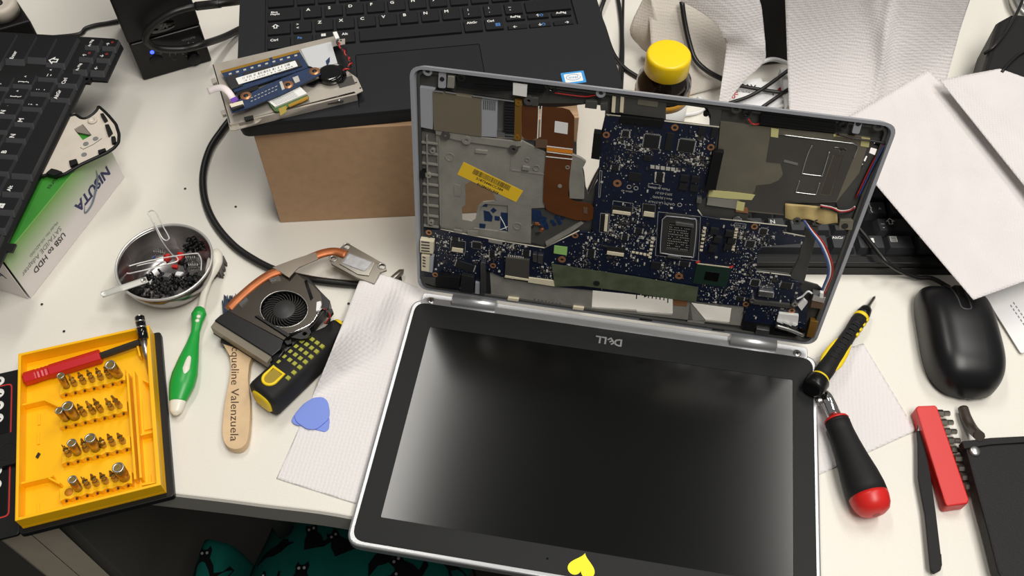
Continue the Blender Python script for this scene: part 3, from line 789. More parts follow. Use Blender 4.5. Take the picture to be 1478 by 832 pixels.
# packaged chips
for a in ((940.5, 205, 10.4, 10.4, 5.4, 2), (991, 211.5, 10.6, 9.6, 5.4, 2), (903, 193.5, 4.6, 4.6, 5.2, 2), (907.5, 213, 4, 3, 5.0, 2),
          (916, 256, 9, 7, 5.2, 0), (988, 258, 6, 5, 6, 0), (1004, 260, 6, 5, 6, 0), (986, 270.5, 6, 5, 6, 0), (1002, 272.5, 6, 5, 6, 0),
          (888, 243, 5, 4, 5.2, 1), (935, 229, 6, 4, 5.2, 0), (966, 205, 5, 14, 5.2, 0), (1013, 190, 5, 6, 5.2, 0), (1031, 192, 4, 8, 5.4, 0),
          (688, 355, 7, 6, 5.3, 2), (710.5, 367, 4, 7, 5.2, 1), (759.5, 366, 5, 6, 5.3, 1), (853, 367, 5, 8, 5.2, 1), (657, 346, 5, 4, 5.2, 1),
          (1031, 335, 6, 5, 7, 0), (1053, 338.5, 6, 5, 7, 0), (1036, 347, 6, 5, 7, 0), (1056, 349, 6, 5, 7, 0), (1029, 360, 6, 6, 7, 0), (1051, 357, 6, 5, 7, 0),
          (1083, 353, 6, 6, 5.2, 2), (1102, 335, 5, 5, 5.2, 2), (988, 382, 7, 5, 5.2, 1), (946, 384, 7, 7, 5.2, 0), (1090, 409, 6, 6, 5.2, 2), (1135, 413, 8, 6, 5.4, 1),
          (922, 334, 5, 5, 5.2, 1), (1068, 432, 6, 4, 5.2, 1), (848, 391, 5, 4, 5.0, 0), (870, 395, 4, 4, 5.0, 1), (902, 344, 4, 5, 5.2, 1)):
    chip(a[0], a[1], a[2], a[3], a[4], pins=a[5])
chip(671, 385, 15, 7.5, 5.6, rot=-.22, pins=1)
chip(952, 256.5, 5, 8, 5.6, pins=1)
for x in (946.3, 957.7): quad('crystal_side', [(x - 1.3, 250), (x + 1.3, 250), (x + .9, 264), (x - 1.7, 263.5)], 5.4, m_smd_l)
quad('inductor', [(769, 367), (775, 368), (775, 379), (769, 378)], 6, m_alu); quad('inductor', [(776.5, 368), (784, 369), (783, 381), (776, 380)], 6, m_alu)
# card socket, connectors, ports
quad('card_socket', [(730, 372), (764, 376), (763, 405), (728.5, 401)], 6.6, mat('socket_can', (104, 101, 96), .4, metal=.6))
tag(quad('connector_strip', [(763, 401), (802, 406), (801.5, 414), (762, 408)], 5.4, m_cream), 'cream connector strip')
quad('connector_strip', [(729, 398), (763, 403.5), (763, 406), (728, 401)], 7, m_cream)
pr = M()
for k in range(8): pr.bslab([(733 + k * 3, 369 + k * .35), (734.6 + k * 3, 369.2 + k * .35), (734.6 + k * 3, 373 + k * .35), (733 + k * 3, 372.8 + k * .35)], 4.3, 5.2)
pr.build('socket_pin_row', m_smd_l, board)
for x0, y0, wd_, dp in ((884, 297, 28, 11), (876, 356, 26, 11.5), (652, 349, 18, 14), (929, 295, 17, 17)):
    o = quad('flex_connector', [(x0, y0), (x0 + wd_, y0 + wd_ * .13), (x0 + wd_ - 1, y0 + wd_ * .13 + dp), (x0 - 1, y0 + dp)], 5.4, m_chip)
    M().bslab([(x0 + .5, y0 + dp * .62), (x0 + wd_ - 1.5, y0 + wd_ * .13 + dp * .62), (x0 + wd_ - 2, y0 + wd_ * .13 + dp), (x0 - .5, y0 + dp)], 5.3, 6.1).build('connector_latch', m_cream, board, bevel=.15)
o = quad('flex_connector', [(868, 310), (878, 311), (876, 335), (866, 333)], 5.4, m_chip)
M().bslab([(873.5, 310.5), (878, 311), (876, 335), (871.5, 334)], 5.3, 6.4).build('connector_latch', m_cream, board, bevel=.15)
quad('board_connector', [(857, 192), (868, 193.5), (865, 231), (853, 229)], 9, m_black, 3.5)
quad('board_connector', [(1030, 219), (1045, 221), (1044, 223), (1033, 275), (1018, 273)], 8, m_black, 3.5)
quad('memory_slot_edge', [(896, 168), (959, 175), (957, 184), (894, 177)], 6.5, m_black)
sp2 = M()
for k in range(6): sp2.bslab([(939 + k * 7.4, 238.6 + k * .9), (944.8 + k * 7.4, 239.3 + k * .9), (944.6 + k * 7.4, 244 + k * .9), (938.8 + k * 7.4, 243.2 + k * .9)], 4.3, 4.8)
sp2.build('contact_pad', m_smd_l, board)
for q in ([(606, 346.5), (626, 349.5), (625, 367), (606, 364.5)], [(608, 368.5), (620, 370), (619, 393), (608, 391)]):
    pt = quad('usb_port', q, 9, m_cream, 3.5, bevel=.3)
    (x0, y0), (x1, y1) = q[0], q[2]
    sl = M()
    for k in range(4): sl.bslab([(x0 + 2, y0 + 2.2 + k * 4.2), (x1 - 5, y0 + 3.4 + k * 4.2), (x1 - 5, y0 + 5 + k * 4.2), (x0 + 2, y0 + 3.8 + k * 4.2)], 8.9, 9.2)
    sl.build('usb_port_slot', m_smd_d, board)
quad('port_shell', [(620, 370.5), (626, 371), (624, 394), (618.5, 393)], 8, m_rimgrey, 3.5)
quad('port_block', [(632, 398), (664, 402), (662, 417), (629, 413)], 9, m_black, 3)
quad('port_block', [(666, 397), (684, 401), (683, 424), (664, 420)], 8, m_chip, 3)
quad('steel_bracket', [(694, 379), (700.5, 380), (700, 426), (693.5, 425)], 8.5, m_alu, 3)
quad('steel_bracket', [(686, 408), (692.5, 409), (692, 425), (685.5, 424)], 6.5, m_rimgrey, 3)
M().bslab([(702, 392), (708, 393), (707, 428), (700.5, 427)], 1.4, 3).build('dark_slot', m_chip, board)
quad('corner_plate', [(608, 399), (629, 402), (629, 414), (610, 408)], 5, m_magd, 2)
quad('silver_can', [(1095, 420), (1118, 423), (1117, 431), (1093.5, 428)], 8, m_alu, bevel=.8)
br = quad('clamp_bar', [(1084, 434), (1148, 441), (1147, 446), (1083, 439)], 6.5, m_magd)
for x, y in ((1086, 435), (1147, 440)): M().bring(x, y, .8, 2.4, 4.4, 8, 14).build('clamp_screw', m_steelr, board, bevel=.2)
quad('paper_tab', [(1151, 441), (1160, 432), (1166, 437), (1157, 449)], 6.4, m_white)
quad('audio_jack', [(1174, 426), (1192, 430), (1189, 438), (1172, 434)], 10, m_alu, 3)
quad('audio_jack_base', [(1172, 434.5), (1190, 438.5), (1188, 447), (1170, 444)], 9, mat('jack_brown', (96, 74, 54), .5), 3)
quad('white_plug', [(1184, 423), (1189, 424), (1188, 431), (1183, 430)], 12, m_white, 9)
quad('gold_bracket', [(1170, 463), (1181, 465), (1174, 488), (1164, 486)], 6, mat('dull_gold', (150, 112, 52)), 2)
quad('foam_square', [(1124, 453), (1153, 456), (1151, 472), (1120, 468)], 7, m_white, 4, r=1)
cr = M()
for k, (x, y) in enumerate(((1124, 468), (1134, 470), (1146, 473), (1157, 478))): cr.bbox(x, y, 5, 3, 7, 9.5, -.3)
cr.build('bent_contact', m_chrome, board)
M().tube([bw(*B(x, y, 9)) for x, y in ((1120, 470), (1140, 476), (1160, 484))], 1.6, 8).build('bent_rod', m_steelr, board)
lc = M()
lc.bslab([(1075, 448), (1120, 455), (1118, 478), (1150, 486), (1120, 484), (1074, 476), (1070, 470)], 2, 4.2)
lc.build('hinge_bed', m_black, board)
quad('hinge_foot', [(1092, 475), (1111, 478), (1109, 485), (1090, 482)], 6, m_alu, 2)
M().tube([bw(*B(x, y, 7)) for x, y in ((1150, 432), (1158, 428), (1166, 421), (1172, 424))], .8, 6).build('loose_lead', m_wcable, board)
tag(quad('square_label', [(800, 354.5), (819, 357), (818, 369), (799, 366)], 4.7, m_greenlab), 'pale green square label')
for x, y in ((875, 195), (974, 184.5), (1026, 213), (891, 265), (1089, 327.5), (619, 336), (711.5, 384), (811, 375), (830, 340.5), (680.5, 405.5), (980, 399), (1076.6, 439.6), (1143, 449), (628, 397)):
    big = (x, y) in ((891, 265), (811, 375), (980, 399))
    M().bring(x, y, 1.3, 3.1 if big else 2.5, 4.3, 4.75).build('screw_ring', m_copring, board)
    u, v, _ = B(x, y, 4.7); TAKEN.append((u - 3.2, u + 3.2, v - 3.2, v + 3.2))
    M().bring(x, y, 0, 1.3, 4.3, 4.5, 10).build('screw_hole', m_chip, board)
quad('silver_screw', [(1006, 286), (1013, 287), (1012, 294), (1005, 293)], 6, m_steelr, 3)
# board edge seen as a pale line, green film over the lower edge
ed = M()
for a, b in (((636, 331), (676, 339)), ((676, 339), (729, 349)), ((729, 349), (786, 358)), ((786, 358), (836, 333)), ((875, 165.5), (1038, 183.5)), ((1039, 316), (1136, 326.5)), ((1130, 335.5), (1162, 341.5)), ((1007, 303), (1013, 311.5)), ((1092, 392), (1141, 398))):
    ed.tube([bw(*B(a[0], a[1], 4.4)), bw(*B(b[0], b[1], 4.4))], .5, 6, smooth=0)
tag(ed.build('board_edge', mat('board_edge_pale', (188, 184, 168), .5), board), kind='stuff')
for q in ([(705, 346), (725, 350), (725, 354), (705, 350)], [(674, 333), (690, 334), (690, 341), (675, 339)], [(655, 331), (667, 333), (667, 337), (655, 335)]):
    quad('edge_pad', q, 5.0, m_mag)
gf = mat('green_film', (92, 100, 78), .3, var=.2, vscale=120, alpha=.82)
tag(M().bslab([(796, 381), (840, 388), (920, 400), (1008, 415), (1005, 436), (968, 432), (902, 421), (840, 413), (801, 414)], 5.6, 5.85).build('protective_film', gf, LAP), 'translucent green film strip')
M().bring(861, 409.5, 0, 2.6, 5.8, 6.2, 16).build('film_hole', m_chip, LAP)
# printing on the board, upside down to the viewer
for s_, x, y in (('QAL70 LA-7741P', 957, 299), ('Rev:1.0(A00)', 958, 292), ('2012-03-21', 960, 285.5), ('Made In China', 953, 278)):
    bletter(s_, x - 2, y - 6, 4.4, math.pi + .0, 2.7, board, m_smd_l)
bletter('LA-774 1P', 1065, 326, 4.4, 0, 2.4, board, m_smd_l)
bletter('QBAA 4D', 905, 276, 4.4, math.pi, 2.0, board, m_smd_l)
for x, y in ((908, 270), (918, 272), (981, 296)): M().bring(x, y, 1.3, 1.7, 4.3, 4.5, 16).build('printed_ring', m_smd_l, board)
# outlines printed round the connectors
so = M()
def outline(q, t=.25):
    p = [B(x, y, 4.45)[:2] for x, y in q]
    for i in range(len(p)):
        a, b = p[i], p[(i + 1) % len(p)]; l = math.hypot(b[0] - a[0], b[1] - a[1])
        so.bbox_uv((a[0] + b[0]) / 2, (a[1] + b[1]) / 2, l, t, 4.35, 4.48, math.atan2(b[1] - a[1], b[0] - a[0]))
for q in ([(885, 290), (914, 294), (912, 309), (883, 305)], [(928, 294), (946, 296), (945, 314), (927, 312)], [(867, 308), (880, 309), (878, 337), (865, 335)], [(651, 346), (672, 349), (671, 366), (650, 363)], [(936, 265), (952, 267), (952, 272), (936, 270)], [(1061, 322), (1077, 324), (1076, 330), (1060, 328)], [(866, 246), (869, 247), (866, 285), (864, 285)], [(950, 306), (1011, 313), (1008, 377), (946, 369)]):
    outline(q)
tag(so.build('printed_outline', m_smd_l, board), kind='stuff')
# the countless tiny components
dn = [(0, 1)] ; clusters = [(930, 215, 12), (900, 200, 14), (1010, 205, 10), (1018, 235, 10), (895, 235, 10), (905, 320, 12), (920, 350, 16), (900, 372, 14), (940, 340, 9), (1015, 340, 9), (1075, 370, 14), (1065, 400, 14), (1060, 420, 12), (1110, 405, 12), (1100, 345, 10), (640, 350, 12), (650, 372, 12), (700, 372, 10), (665, 400, 10), (720, 362, 8), (840, 378, 12), (855, 355, 10), (960, 390, 10), (1030, 425, 14), (1120, 445, 14), (915, 305, 8), (975, 232, 10), (1072, 340, 7), (885, 335, 9), (1090, 385, 10), (790, 390, 10), (740, 355, 8), (820, 395, 12), (1000, 230, 10)]
lt, dk = M(), M()
count = 0
rnd = random.Random(11)
def free(u, v):
    if not inside(u, v, pcb_uv): return False
    return not any(a < u < b and c < v < d for a, b, c, d in TAKEN)
while count < 5200:
    if rnd.random() < .72:
        x, y, s_ = rnd.choice(clusters)
        u, v, _ = B(rnd.gauss(x, s_), rnd.gauss(y, s_ * .7), 4.4)
    else:
        u, v = rnd.uniform(-160, 155), rnd.uniform(25, 196)
    u = round(u / .8) * .8; v = round(v / .55) * .55
    count += 1
    if not free(u, v): continue
    big = rnd.random()
    if big < .12: du, dv, h = rnd.choice(((1.8, 1.1), (1.1, 1.8))) + (.9,)
    elif big < .5: du, dv, h = rnd.choice(((.9, .45), (.45, .9))) + (.4,)
    else: du, dv, h = rnd.choice(((.5, .25), (.25, .5), (.3, .3))) + (.2,)
    (lt if rnd.random() < (.35 if big < .12 else .72) else dk).bbox_uv(u, v, du, dv, 4.4, 4.4 + h)
tag(lt.build('pale_component', m_smd_l, board), kind='stuff')
tag(dk.build('dark_component', m_smd_d, board), kind='stuff')
cb = M()
for x0, y0, x1, y1, n in ((1017, 330, 1012, 362, 7), (1063, 332, 1058, 361, 8), (942, 345, 938, 372, 6), (914, 365, 936, 369, 5)):
    for k in range(n):
        q = add((x0, y0), (x1, y1), k / (n - 1)); cb.bbox(q[0], q[1], 2.2, 1.3, 4.4, 5.4)
cb.build('capacitor_row', m_cream, board)
# ================================================================== left side of the desk
def legend(key, parent_frame, body, x, y, z, size, m, align='CENTER', rot=0.0, **k):
    mw = wm(key) @ Matrix.Translation((x / 1000, y / 1000, z / 1000)) @ Matrix.Rotation(rot, 4, 'Z')
    return place(text_mesh(body, size, align, **k), 'legend', key, mw, m)
KEYM = {}
def key(root, x, y, w, h, z0, z1, t, m, skirt=None, dish=0.0):
    """one key, centred at (x, y) in its keyboard's own frame (mm); t is how far its sides slope"""
    k = (round(w, 1), round(h, 1), z1 - z0, t)
    if k not in KEYM:
        mm = M(); a, b = w / 2, h / 2; tb = t
        ol = fillet([(-a, -b), (a, -b), (a, b), (-a, b)], .8, 2)
        if skirt: it = [(-a + 4.4, -b + t), (a - t * .4, -b + t), (a - t * .4, b - t * .4), (-a + 4.4, b - t * .4)]
        else: it = [(-a + t, -b + t), (a - t, -b + t), (a - t, b - t), (-a + t, b - t)]
        tp = fillet(it, .8, 2)
        mm.prism([(p[0] / 1000, p[1] / 1000, (z1 - z0) / 1000) for p in tp], [(p[0] / 1000, p[1] / 1000, 0) for p in ol])
        KEYM[k] = mm.mesh('key', Matrix.Identity(4), met=False)
        if skirt:
            KEYM[k].materials.append(m); KEYM[k].materials.append(skirt)
            for p in KEYM[k].polygons:
                if len(p.vertices) < 8: p.material_index = 1
    mw = wm(root) @ Matrix.Translation((x / 1000, y / 1000, z0 / 1000))
    o = place(KEYM[k], 'key', root, mw, None if skirt else m)
    return o
# ---- detached laptop keyboard, its long side running away from the viewer
zk = 64.0
ok = W(16, 220, zk); xk = np.array(W(40, 174, zk)) - np.array(ok); ak = math.atan2(xk[1], xk[0])
kb = thing('laptop_keyboard', (ok[0], ok[1], zk - 4), 'loose black laptop keyboard with round pointing stick, resting across the green and white box', 'keyboard', rz=ak)
sc_ = 1.0157
def kframe(mm, o, z0, z1, r=0):
    if r: o = fillet(o, r)
    return mm.prism([(x / 1000, y / 1000, z1 / 1000) for x, y in o], [(x / 1000, y / 1000, z0 / 1000) for x, y in o])
def kbuild(mm, name, m, root, bevel=0):
    me = mm.mesh(name, Matrix.Identity(4), met=False)
    o = place(me, name, root, wm(root), m)
    if bevel:
        b = o.modifiers.new('edge', 'BEVEL'); b.width = bevel / 1000; b.segments = 2; b.limit_method = 'ANGLE'
    return o
kbuild(kframe(M(), [(-125, -36), (-103, -36), (-103, -40.5), (-95, -40.5), (-95, -33), (91, -33), (91, -37.5), (98, -37.5), (98, -31.5), (95, -31.5), (95, -52), (142, -52), (148, -47), (153, -40), (153, 78), (-125, 78)], 0, 2.2), 'keyboard_plate', m_black, kb)
kbuild(kframe(M(), [(91.5, -36.5), (97.5, -36.5), (97.5, -34), (91.5, -34)], 2.2, 2.4), 'fixing_tab', m_blacks, kb)
pt = 19.1
rowy = [-20.0, 0.5, 20.3, 39.8, 59.3]
def lk(x, y, w, h, txt=None, **k):
    q = key(kb, x, y, w - .8, h - .8, 2.2, 6.4, 1.0, m_key, m_litgrey)
    if txt:
        for b, dx, dy, s, m_ in txt: legend(q, kb, b, dx + 1.6, dy, 4.26, s * 1.35, m_, bold=.02)
    return q
# the row of letters nearest the space bar; x grows away from the viewer
for i, t in enumerate('ZXCVBNM'):
    lk((i - 4) * pt, rowy[1], pt, 19.5, [(t, -3.8, 3.6, 4.6, m_white)])
for i, (a, b) in enumerate(((';', ','), (':', '.'), ('_', '-'))):
    lk((i + 3) * pt, rowy[1], pt, 19.5, [(a, -3, 3.5, 4.5, m_white), (b, -3, -1.5, 4.5, m_white), ('^' if i == 2 else '', 4, 0, 3, m_white)])
lk(5.5 * pt + 22, rowy[1], 42, 19.5, [('\u21e7', -15, 2, 8, m_white)])
for i, t in enumerate('FGHJKLÑ'):
    lk((i - 3) * pt - 10.5, rowy[2], pt, 19.5, [(t, -3.8, 3.6, 4.6, m_white), ("'", 4, 1, 3, m_greyp)])
for i, (a, b) in enumerate((('[', '{'), (']', '}'))):
    lk((i + 4) * pt - 10.5, rowy[2], pt, 19.5, [(a, -3, 2.5, 4, m_white), (b, -3, -2.5, 4, m_white), ('^', 4, 0, 3, m_white)])
lk(6 * pt + 14, rowy[2], 34, 19.5)
for i, t in enumerate('TYUIOP'):
    lk((i - 2) * pt - 15, rowy[3], pt, 19.5, [(t, -3.8, 3.6, 4.6, m_white), ('4', 4, 0, 3, m_greyp)])
for i, (a, b) in enumerate((('*', '+'), ('¨', '´'))):
    lk((i + 4) * pt - 15, rowy[3], pt, 19.5, [(a, -3, 3.5, 4.5, m_white), (b, -3, -2, 4.5, m_white)])
lk(6 * pt + 12.5, rowy[3], 38, 19.5, [('Enter', -11, 3, 3.6, m_white)])
for i, t in enumerate('567890'):
    lk((i - 2) * pt - 24, rowy[4], pt, 19.5, [(t, -3.8, -3, 4.2, m_white)])
for i, t in enumerate("?¿"):
    lk((i + 4) * pt - 24, rowy[4], pt, 19.5, [(t, -3.8, -3, 4.2, m_white)])
lk(6 * pt + 9, rowy[4], 47, 19.5, [('\u2190', -16, 2, 6, m_white)])
# the row with the space bar
lk(15.5, rowy[0], 91, 19.5)
lk(70.5, rowy[0], 18, 19.5, [('AltGr', -2, 3.5, 3.6, m_white)]); lk(89.2, rowy[0], 18, 19.5, [('Ctrl', -3, 3.5, 3.6, m_white)])
lk(-40.5, rowy[0], 19.5, 19.5, [('Alt', -3, 3.5, 3.6, m_white)])
q = lk(-60, rowy[0], 18.5, 19.5)
for a, b in ((0, 0), (1, 0), (0, 1), (1, 1)):
    place(kframe(M(), [(a * 2.5, b * 2.5), (a * 2.5 + 2.2, b * 2.5 - .2 * a), (a * 2.5 + 2.2, b * 2.5 + 2.2), (a * 2.5, b * 2.5 + 2.1)], 4.15, 4.3).mesh('legend', Matrix.Identity(4), met=False), 'legend', q, wm(q) @ Matrix.Translation((-.003, .001, 0)), m_white)
lk(-79, rowy[0], 18, 19.5, [('Fn', -3, 3.5, 3.6, m_bluep)]); lk(-101, rowy[0], 24, 19.5, [('Ctrl', -5, 3.5, 3.6, m_white)])
# the arrow cluster at the far corner
for x, y, w_, h_, t in ((107, -25, 15.5, 15, 'Re Pág'), (107, -41.5, 15.5, 15, '\u2190'), (123.5, -25, 15.5, 15, '\u2191'), (123.5, -41.5, 15.5, 15, '\u2193'), (140, -25, 15.5, 15, 'Av Pág'), (140, -41.5, 15.5, 15, '\u2192')):
    q = lk(x, y, w_, h_, [(t, -1.5, 2, 2.6 if len(t) > 2 else 3.6, m_white)])
    if t in '\u2191\u2193\u2192': legend(q, kb, 'o', 3, -1, 4.25, 5, m_redp)
u_ = np.array((-.5 * pt + 0, 10.6))
ps = M(); ps.lathe((u_[0] - 2, u_[1], 0), (u_[0] - 2, u_[1], 1), [(2.2, 2.6), (6.6, 2.6), (7.4, 4.2), (8.1, 3.8), (8.4, 0)], 20)
ps.v = [(x / 1000, y / 1000, z / 1000) for x, y, z in ps.v]
kbuild(ps, 'pointing_stick', m_greyp, kb)

# ---- box of the hard disk adapter
bx0 = np.array(W(45, 431, 0)); bx1 = np.array(W(180, 256.5, 0))
ex_ = (bx1 - bx0); Lb = np.linalg.norm(ex_); ex_ /= Lb; ey_ = np.array([-ex_[1], ex_[0], 0]); Hb = 56.0
abx = thing('adapter_box', tuple(bx0 + ex_ * Lb / 2 + ey_ * 40), 'white and green product box standing upside down under the loose keyboard', 'box')
mb = bpy.data.materials.new('printed_box'); mb.use_nodes = True
nt = mb.node_tree; pb = nt.nodes['Principled BSDF']; pb.inputs['Roughness'].default_value = .35
tc = nt.nodes.new('ShaderNodeTexCoord'); sx = nt.nodes.new('ShaderNodeSeparateXYZ'); nt.links.new(tc.outputs['Object'], sx.inputs[0])
mp = nt.nodes.new('ShaderNodeMapRange'); mp.inputs['From Min'].default_value = .018; mp.inputs['From Max'].default_value = Hb / 1000
nt.links.new(sx.outputs['Z'], mp.inputs['Value'])
rp = nt.nodes.new('ShaderNodeValToRGB'); rp.color_ramp.elements[0].color = rgb(226, 219, 218); rp.color_ramp.elements[1].color = rgb(112, 168, 72)
nt.links.new(mp.outputs['Result'], rp.inputs['Fac']); nt.links.new(rp.outputs['Color'], pb.inputs['Base Color'])
def bpt(a, d, z): return tuple(bx0 + ex_ * a + ey_ * d + np.array([0, 0, z]))
def bquad(name, pts, thick_dir, m, parent=abx):
    t = [bpt(*p) for p in pts]; b = [bpt(p[0] + thick_dir[0], p[1] + thick_dir[1], p[2] + thick_dir[2]) for p in pts]
    return M().prism(t, b).build(name, m, parent, bevel=.25)
D_ = 78.0
m_wbox = mat('box_white', (224, 218, 216), .4)
m_gbox = mat('box_green', (56, 132, 46), .4, var=.35, vscale=14)
bquad('front_panel', [(0, 0, 0.3), (Lb, 0, 0.3), (Lb, 0, Hb), (0, 0, Hb)], (0, .6, 0), mb)
bquad('top_panel', [(0, 0.6, Hb), (Lb, 0.6, Hb), (Lb, D_, Hb), (0, D_, Hb)], (0, 0, -.6), m_gbox)
bquad('end_panel', [(Lb - 2, .7, .3), (Lb - 2, D_, .3), (Lb - 2, D_, Hb - .7), (Lb - 2, .7, Hb - .7)], (-.6, 0, 0), m_wbox)
bquad('end_flap', [(-1.5, 1.5, .3), (-1.5, D_, .3), (-1.5, D_, Hb - .7), (-1.5, 1.5, Hb - .7)], (.6, 0, 0), m_wbox)
bquad('back_panel', [(0, D_, .3), (Lb, D_, .3), (Lb, D_, Hb - .7), (0, D_, Hb - .7)], (0, -.6, 0), m_wbox)
fr = tuple(-ex_); nf = tuple(-ey_)
def ftxt(b, a, z, s, m_, **k): return letter(b, bpt(a, -.15, z), fr, nf, s, abx, m_, align='LEFT', **k)
# the print runs towards the viewer and stands on its head
ftxt('NISUTA', 133, 24.5, 14.5, m_navy, bold=.035)
ftxt('USB to HDD', 60, 17.5, 8.2, m_chip, bold=.02)
ftxt('SATA/IDE Adapter', 60, 26, 7.0, m_greyp)
ftxt('Model No. NS-ADUSID', 60, 33, 4.0, m_greyp)
sw = M(); sw.tube([bpt(92, -.1, 20), bpt(88, -.1, 13), bpt(100, -.1, 14), bpt(116, -.1, 27), bpt(120, -.1, 36)], [.2, .8, 1.2, 1.4, .3], 6)
sw.build('printed_swoosh', mat('swoosh_grey', (110, 120, 130), .5), abx)
for b_, a, d, s in (('NS', 30, 60, 20), ('Features', 96, 9, 6)):
    letter(b_, bpt(a, d, Hb + .1), fr, (0, 0, 1), s, abx, m_chip)
letter('*', bpt(92, 24, Hb + .1), fr, (0, 0, 1), 12, abx, m_redp)
letter('NISUTA', bpt(-1.6, 48, 30), tuple(-ey_), tuple(-ex_), 11, abx, m_navy, bold=.03)

# ---- pale plastic cover piece lying on the box
zc = 61.5
CP = [(141, 151), (149, 158), (156, 165), (166, 177), (170.5, 191), (170, 203), (163, 211.5), (153, 218), (116, 235), (92.5, 249), (78, 252), (66, 250), (60, 252), (40, 240), (90, 168), (108, 163), (116, 168.6), (123, 169), (133, 163), (139, 157)]
GW = [(106.5, 186), (119, 179), (132, 195), (119.5, 202)]
cov = thing('plastic_cover', W(120, 205, zc - 4), 'broken pale plastic shell with a dark rim, lying on the product box', 'plastic cover')
M().slab(CP, zc - 4, zc - 2, [GW]).build('cover_plate', m_palm, cov, bevel=.4)
ro = fillet([W(x, y, zc) for x, y in CP], 2)
cxy = np.mean([p[:2] for p in ro], axis=0)
M().tube([(p[0], p[1], zc - 2.3) for p in ro], 1.5, 6, smooth=0, closed=True).build('cover_rim', m_black, cov)
M().slab([(106.5, 186), (119, 179), (132, 195), (112, 191)], zc - 4.2, zc - 3.2).build('window_film', mat('grey_film', (130, 122, 112), .5), cov)
for x, y, r0, r1 in ((134, 175, 2.0, 4.0),):
    M().lathe(W(x, y, zc - 2), W(x, y, zc - 2)[:2] + (zc,), [(0, r1), (1.6, r1), (1.7, r0), (.2, r0)], 20).build('screw_boss', m_palm, cov)
for x, y in ((124, 208), (138, 200.5), (121.5, 223.5)):
    M().lathe(W(x, y, zc - 2), W(x, y, zc - 2)[:2] + (zc,), [(0, 2.4), (.4, 2.4)], 14).build('rubber_spot', m_greyp, cov)
for q in ([(144, 164), (149, 163), (155, 172), (150, 175)], [(151, 180), (157, 179), (162, 190), (156, 196)], [(160, 197), (166, 196), (167, 205), (161, 207)], [(141, 217), (152, 213.5), (152, 217), (142, 222)], [(99, 232), (110, 229), (112, 235), (101, 240)]):
    M().slab(q, zc - 2.2, zc + .6, r=1).build('rubber_foot', m_black, cov, bevel=.5)
M().tube([W(x, y, zc - 1.8) for x, y in ((116, 213), (120, 215.5), (134, 209), (147, 200))], .3, 6, smooth=0).build('embossed_line', m_greyp, cov)
M().slab([(66, 250), (74, 243), (82, 245), (90, 248), (78, 253)], zc - 3, zc + 1, r=1).build('cover_hook', m_black, cov, bevel=.6)

# ---- desktop loudspeaker at the back
s0 = np.array(W(208.5, 120, 0)); s1 = np.array(W(307.5, 91, 0)); se = s1 - s0; SL = np.linalg.norm(se); se /= SL; sn = np.array([-se[1], se[0], 0])
spk = thing('loudspeaker', tuple(s0 + se * SL / 2 + sn * 50), 'black desktop loudspeaker with a blue power light and volume knob', 'loudspeaker')
def spt(a, d, z): return tuple(s0 + se * a + sn * d + np.array([0, 0, z]))
def spr(a0, a1, d0, d1, z0, z1, lean=0):
    o = [(a0, d0), (a1, d0), (a1, d1), (a0, d1)]
    return M().prism([spt(a, d + lean, z1) for a, d in fillet(o, 2.5, 3)], [spt(a, d, z0) for a, d in fillet(o, 2.5, 3)])
spr(0, SL, 3, 100, 0.3, 43, 4).build('control_base', m_blacks, spk, bevel=1.5, seg=3)
spr(-.5, SL + .5, 8.5, 104, 43.4, 190, 5).build('speaker_grille', m_black, spk, bevel=1.5, seg=3)
def sface(a, z): return np.array(spt(a, 3 + 4 * z / 43 - .1, z))
def pix(P):
    q = RM.T @ (np.array(P) - CV); return np.array([739 + F_PX * q[0] / -q[2], 416 - F_PX * q[1] / -q[2]])
def sinv(px, py, upper=False):
    """position on the loudspeaker front (along, up) seen at a pixel"""
    a, z = 50.0, 40.0
    fn = (lambda a, z: np.array(spt(a, 8.5 + 5 * (z - 43.4) / 146.6, z))) if upper else sface
    for _ in range(12):
        r = np.array([px, py]) - pix(fn(a, z)); J = np.stack([pix(fn(a + 1, z)) - pix(fn(a, z)), pix(fn(a, z + 1)) - pix(fn(a, z))], 1)
        d = np.linalg.solve(J, r); a += d[0]; z += d[1]
    return a, z
nsp = tuple(-sn)
def sdisk(a, z, r, h, nm, m, prof=None):
    p0 = sface(a, z); return M().lathe(tuple(p0 + sn * .5), tuple(p0 - sn * 10), prof or [(0, r), (h - .4, r), (h, r - .5), (h + .01, 0)], 24).build(nm, m, spk)
tag(sdisk(*sinv(219.5, 75.5), 2.0, 1.2, 'power_light', mat('blue_light', (40, 60, 255), .3, emit=6)), 'glowing blue power light')
sdisk(*sinv(226, 87), 6.5, 1.2, 'power_button', m_black)
sdisk(*sinv(279, 83), 6, 5, 'volume_knob', m_black)
sdisk(*sinv(252, 86), 2.6, .5, 'headphone_socket', m_chip)
ea, ez_ = sinv(233, 38.5, True)
ed_ = 8.5 + 5 * (ez_ - 43.4) / 146.6
el = M().lathe(spt(ea, ed_ + 3, ez_), spt(ea, ed_ - 5, ez_), [(0, 14), (3.2, 14), (3.8, 13), (3.81, 0)], 28, flat=.55).build('emblem_plate', m_blackg, spk)
letter('ZA', spt(ea - 4, ed_ - .95, ez_), tuple(se), nsp, 7, el, m_greyp, bold=.05, shear=.3)
letter('POWER', sface(*sinv(217, 82)), tuple(se), nsp, 3.4, spk, m_greyp); letter('VOLUME', sface(*sinv(263, 59)), tuple(se), nsp, 3.4, spk, m_greyp)
sl = M()
for a, z in (sinv(272, 62), sinv(279, 61.5), sinv(264, 78), sinv(286, 76), sinv(269, 81)): sl.lathe(tuple(sface(a, z)), tuple(sface(a, z) - sn), [(0, .7), (.3, .7)], 8)
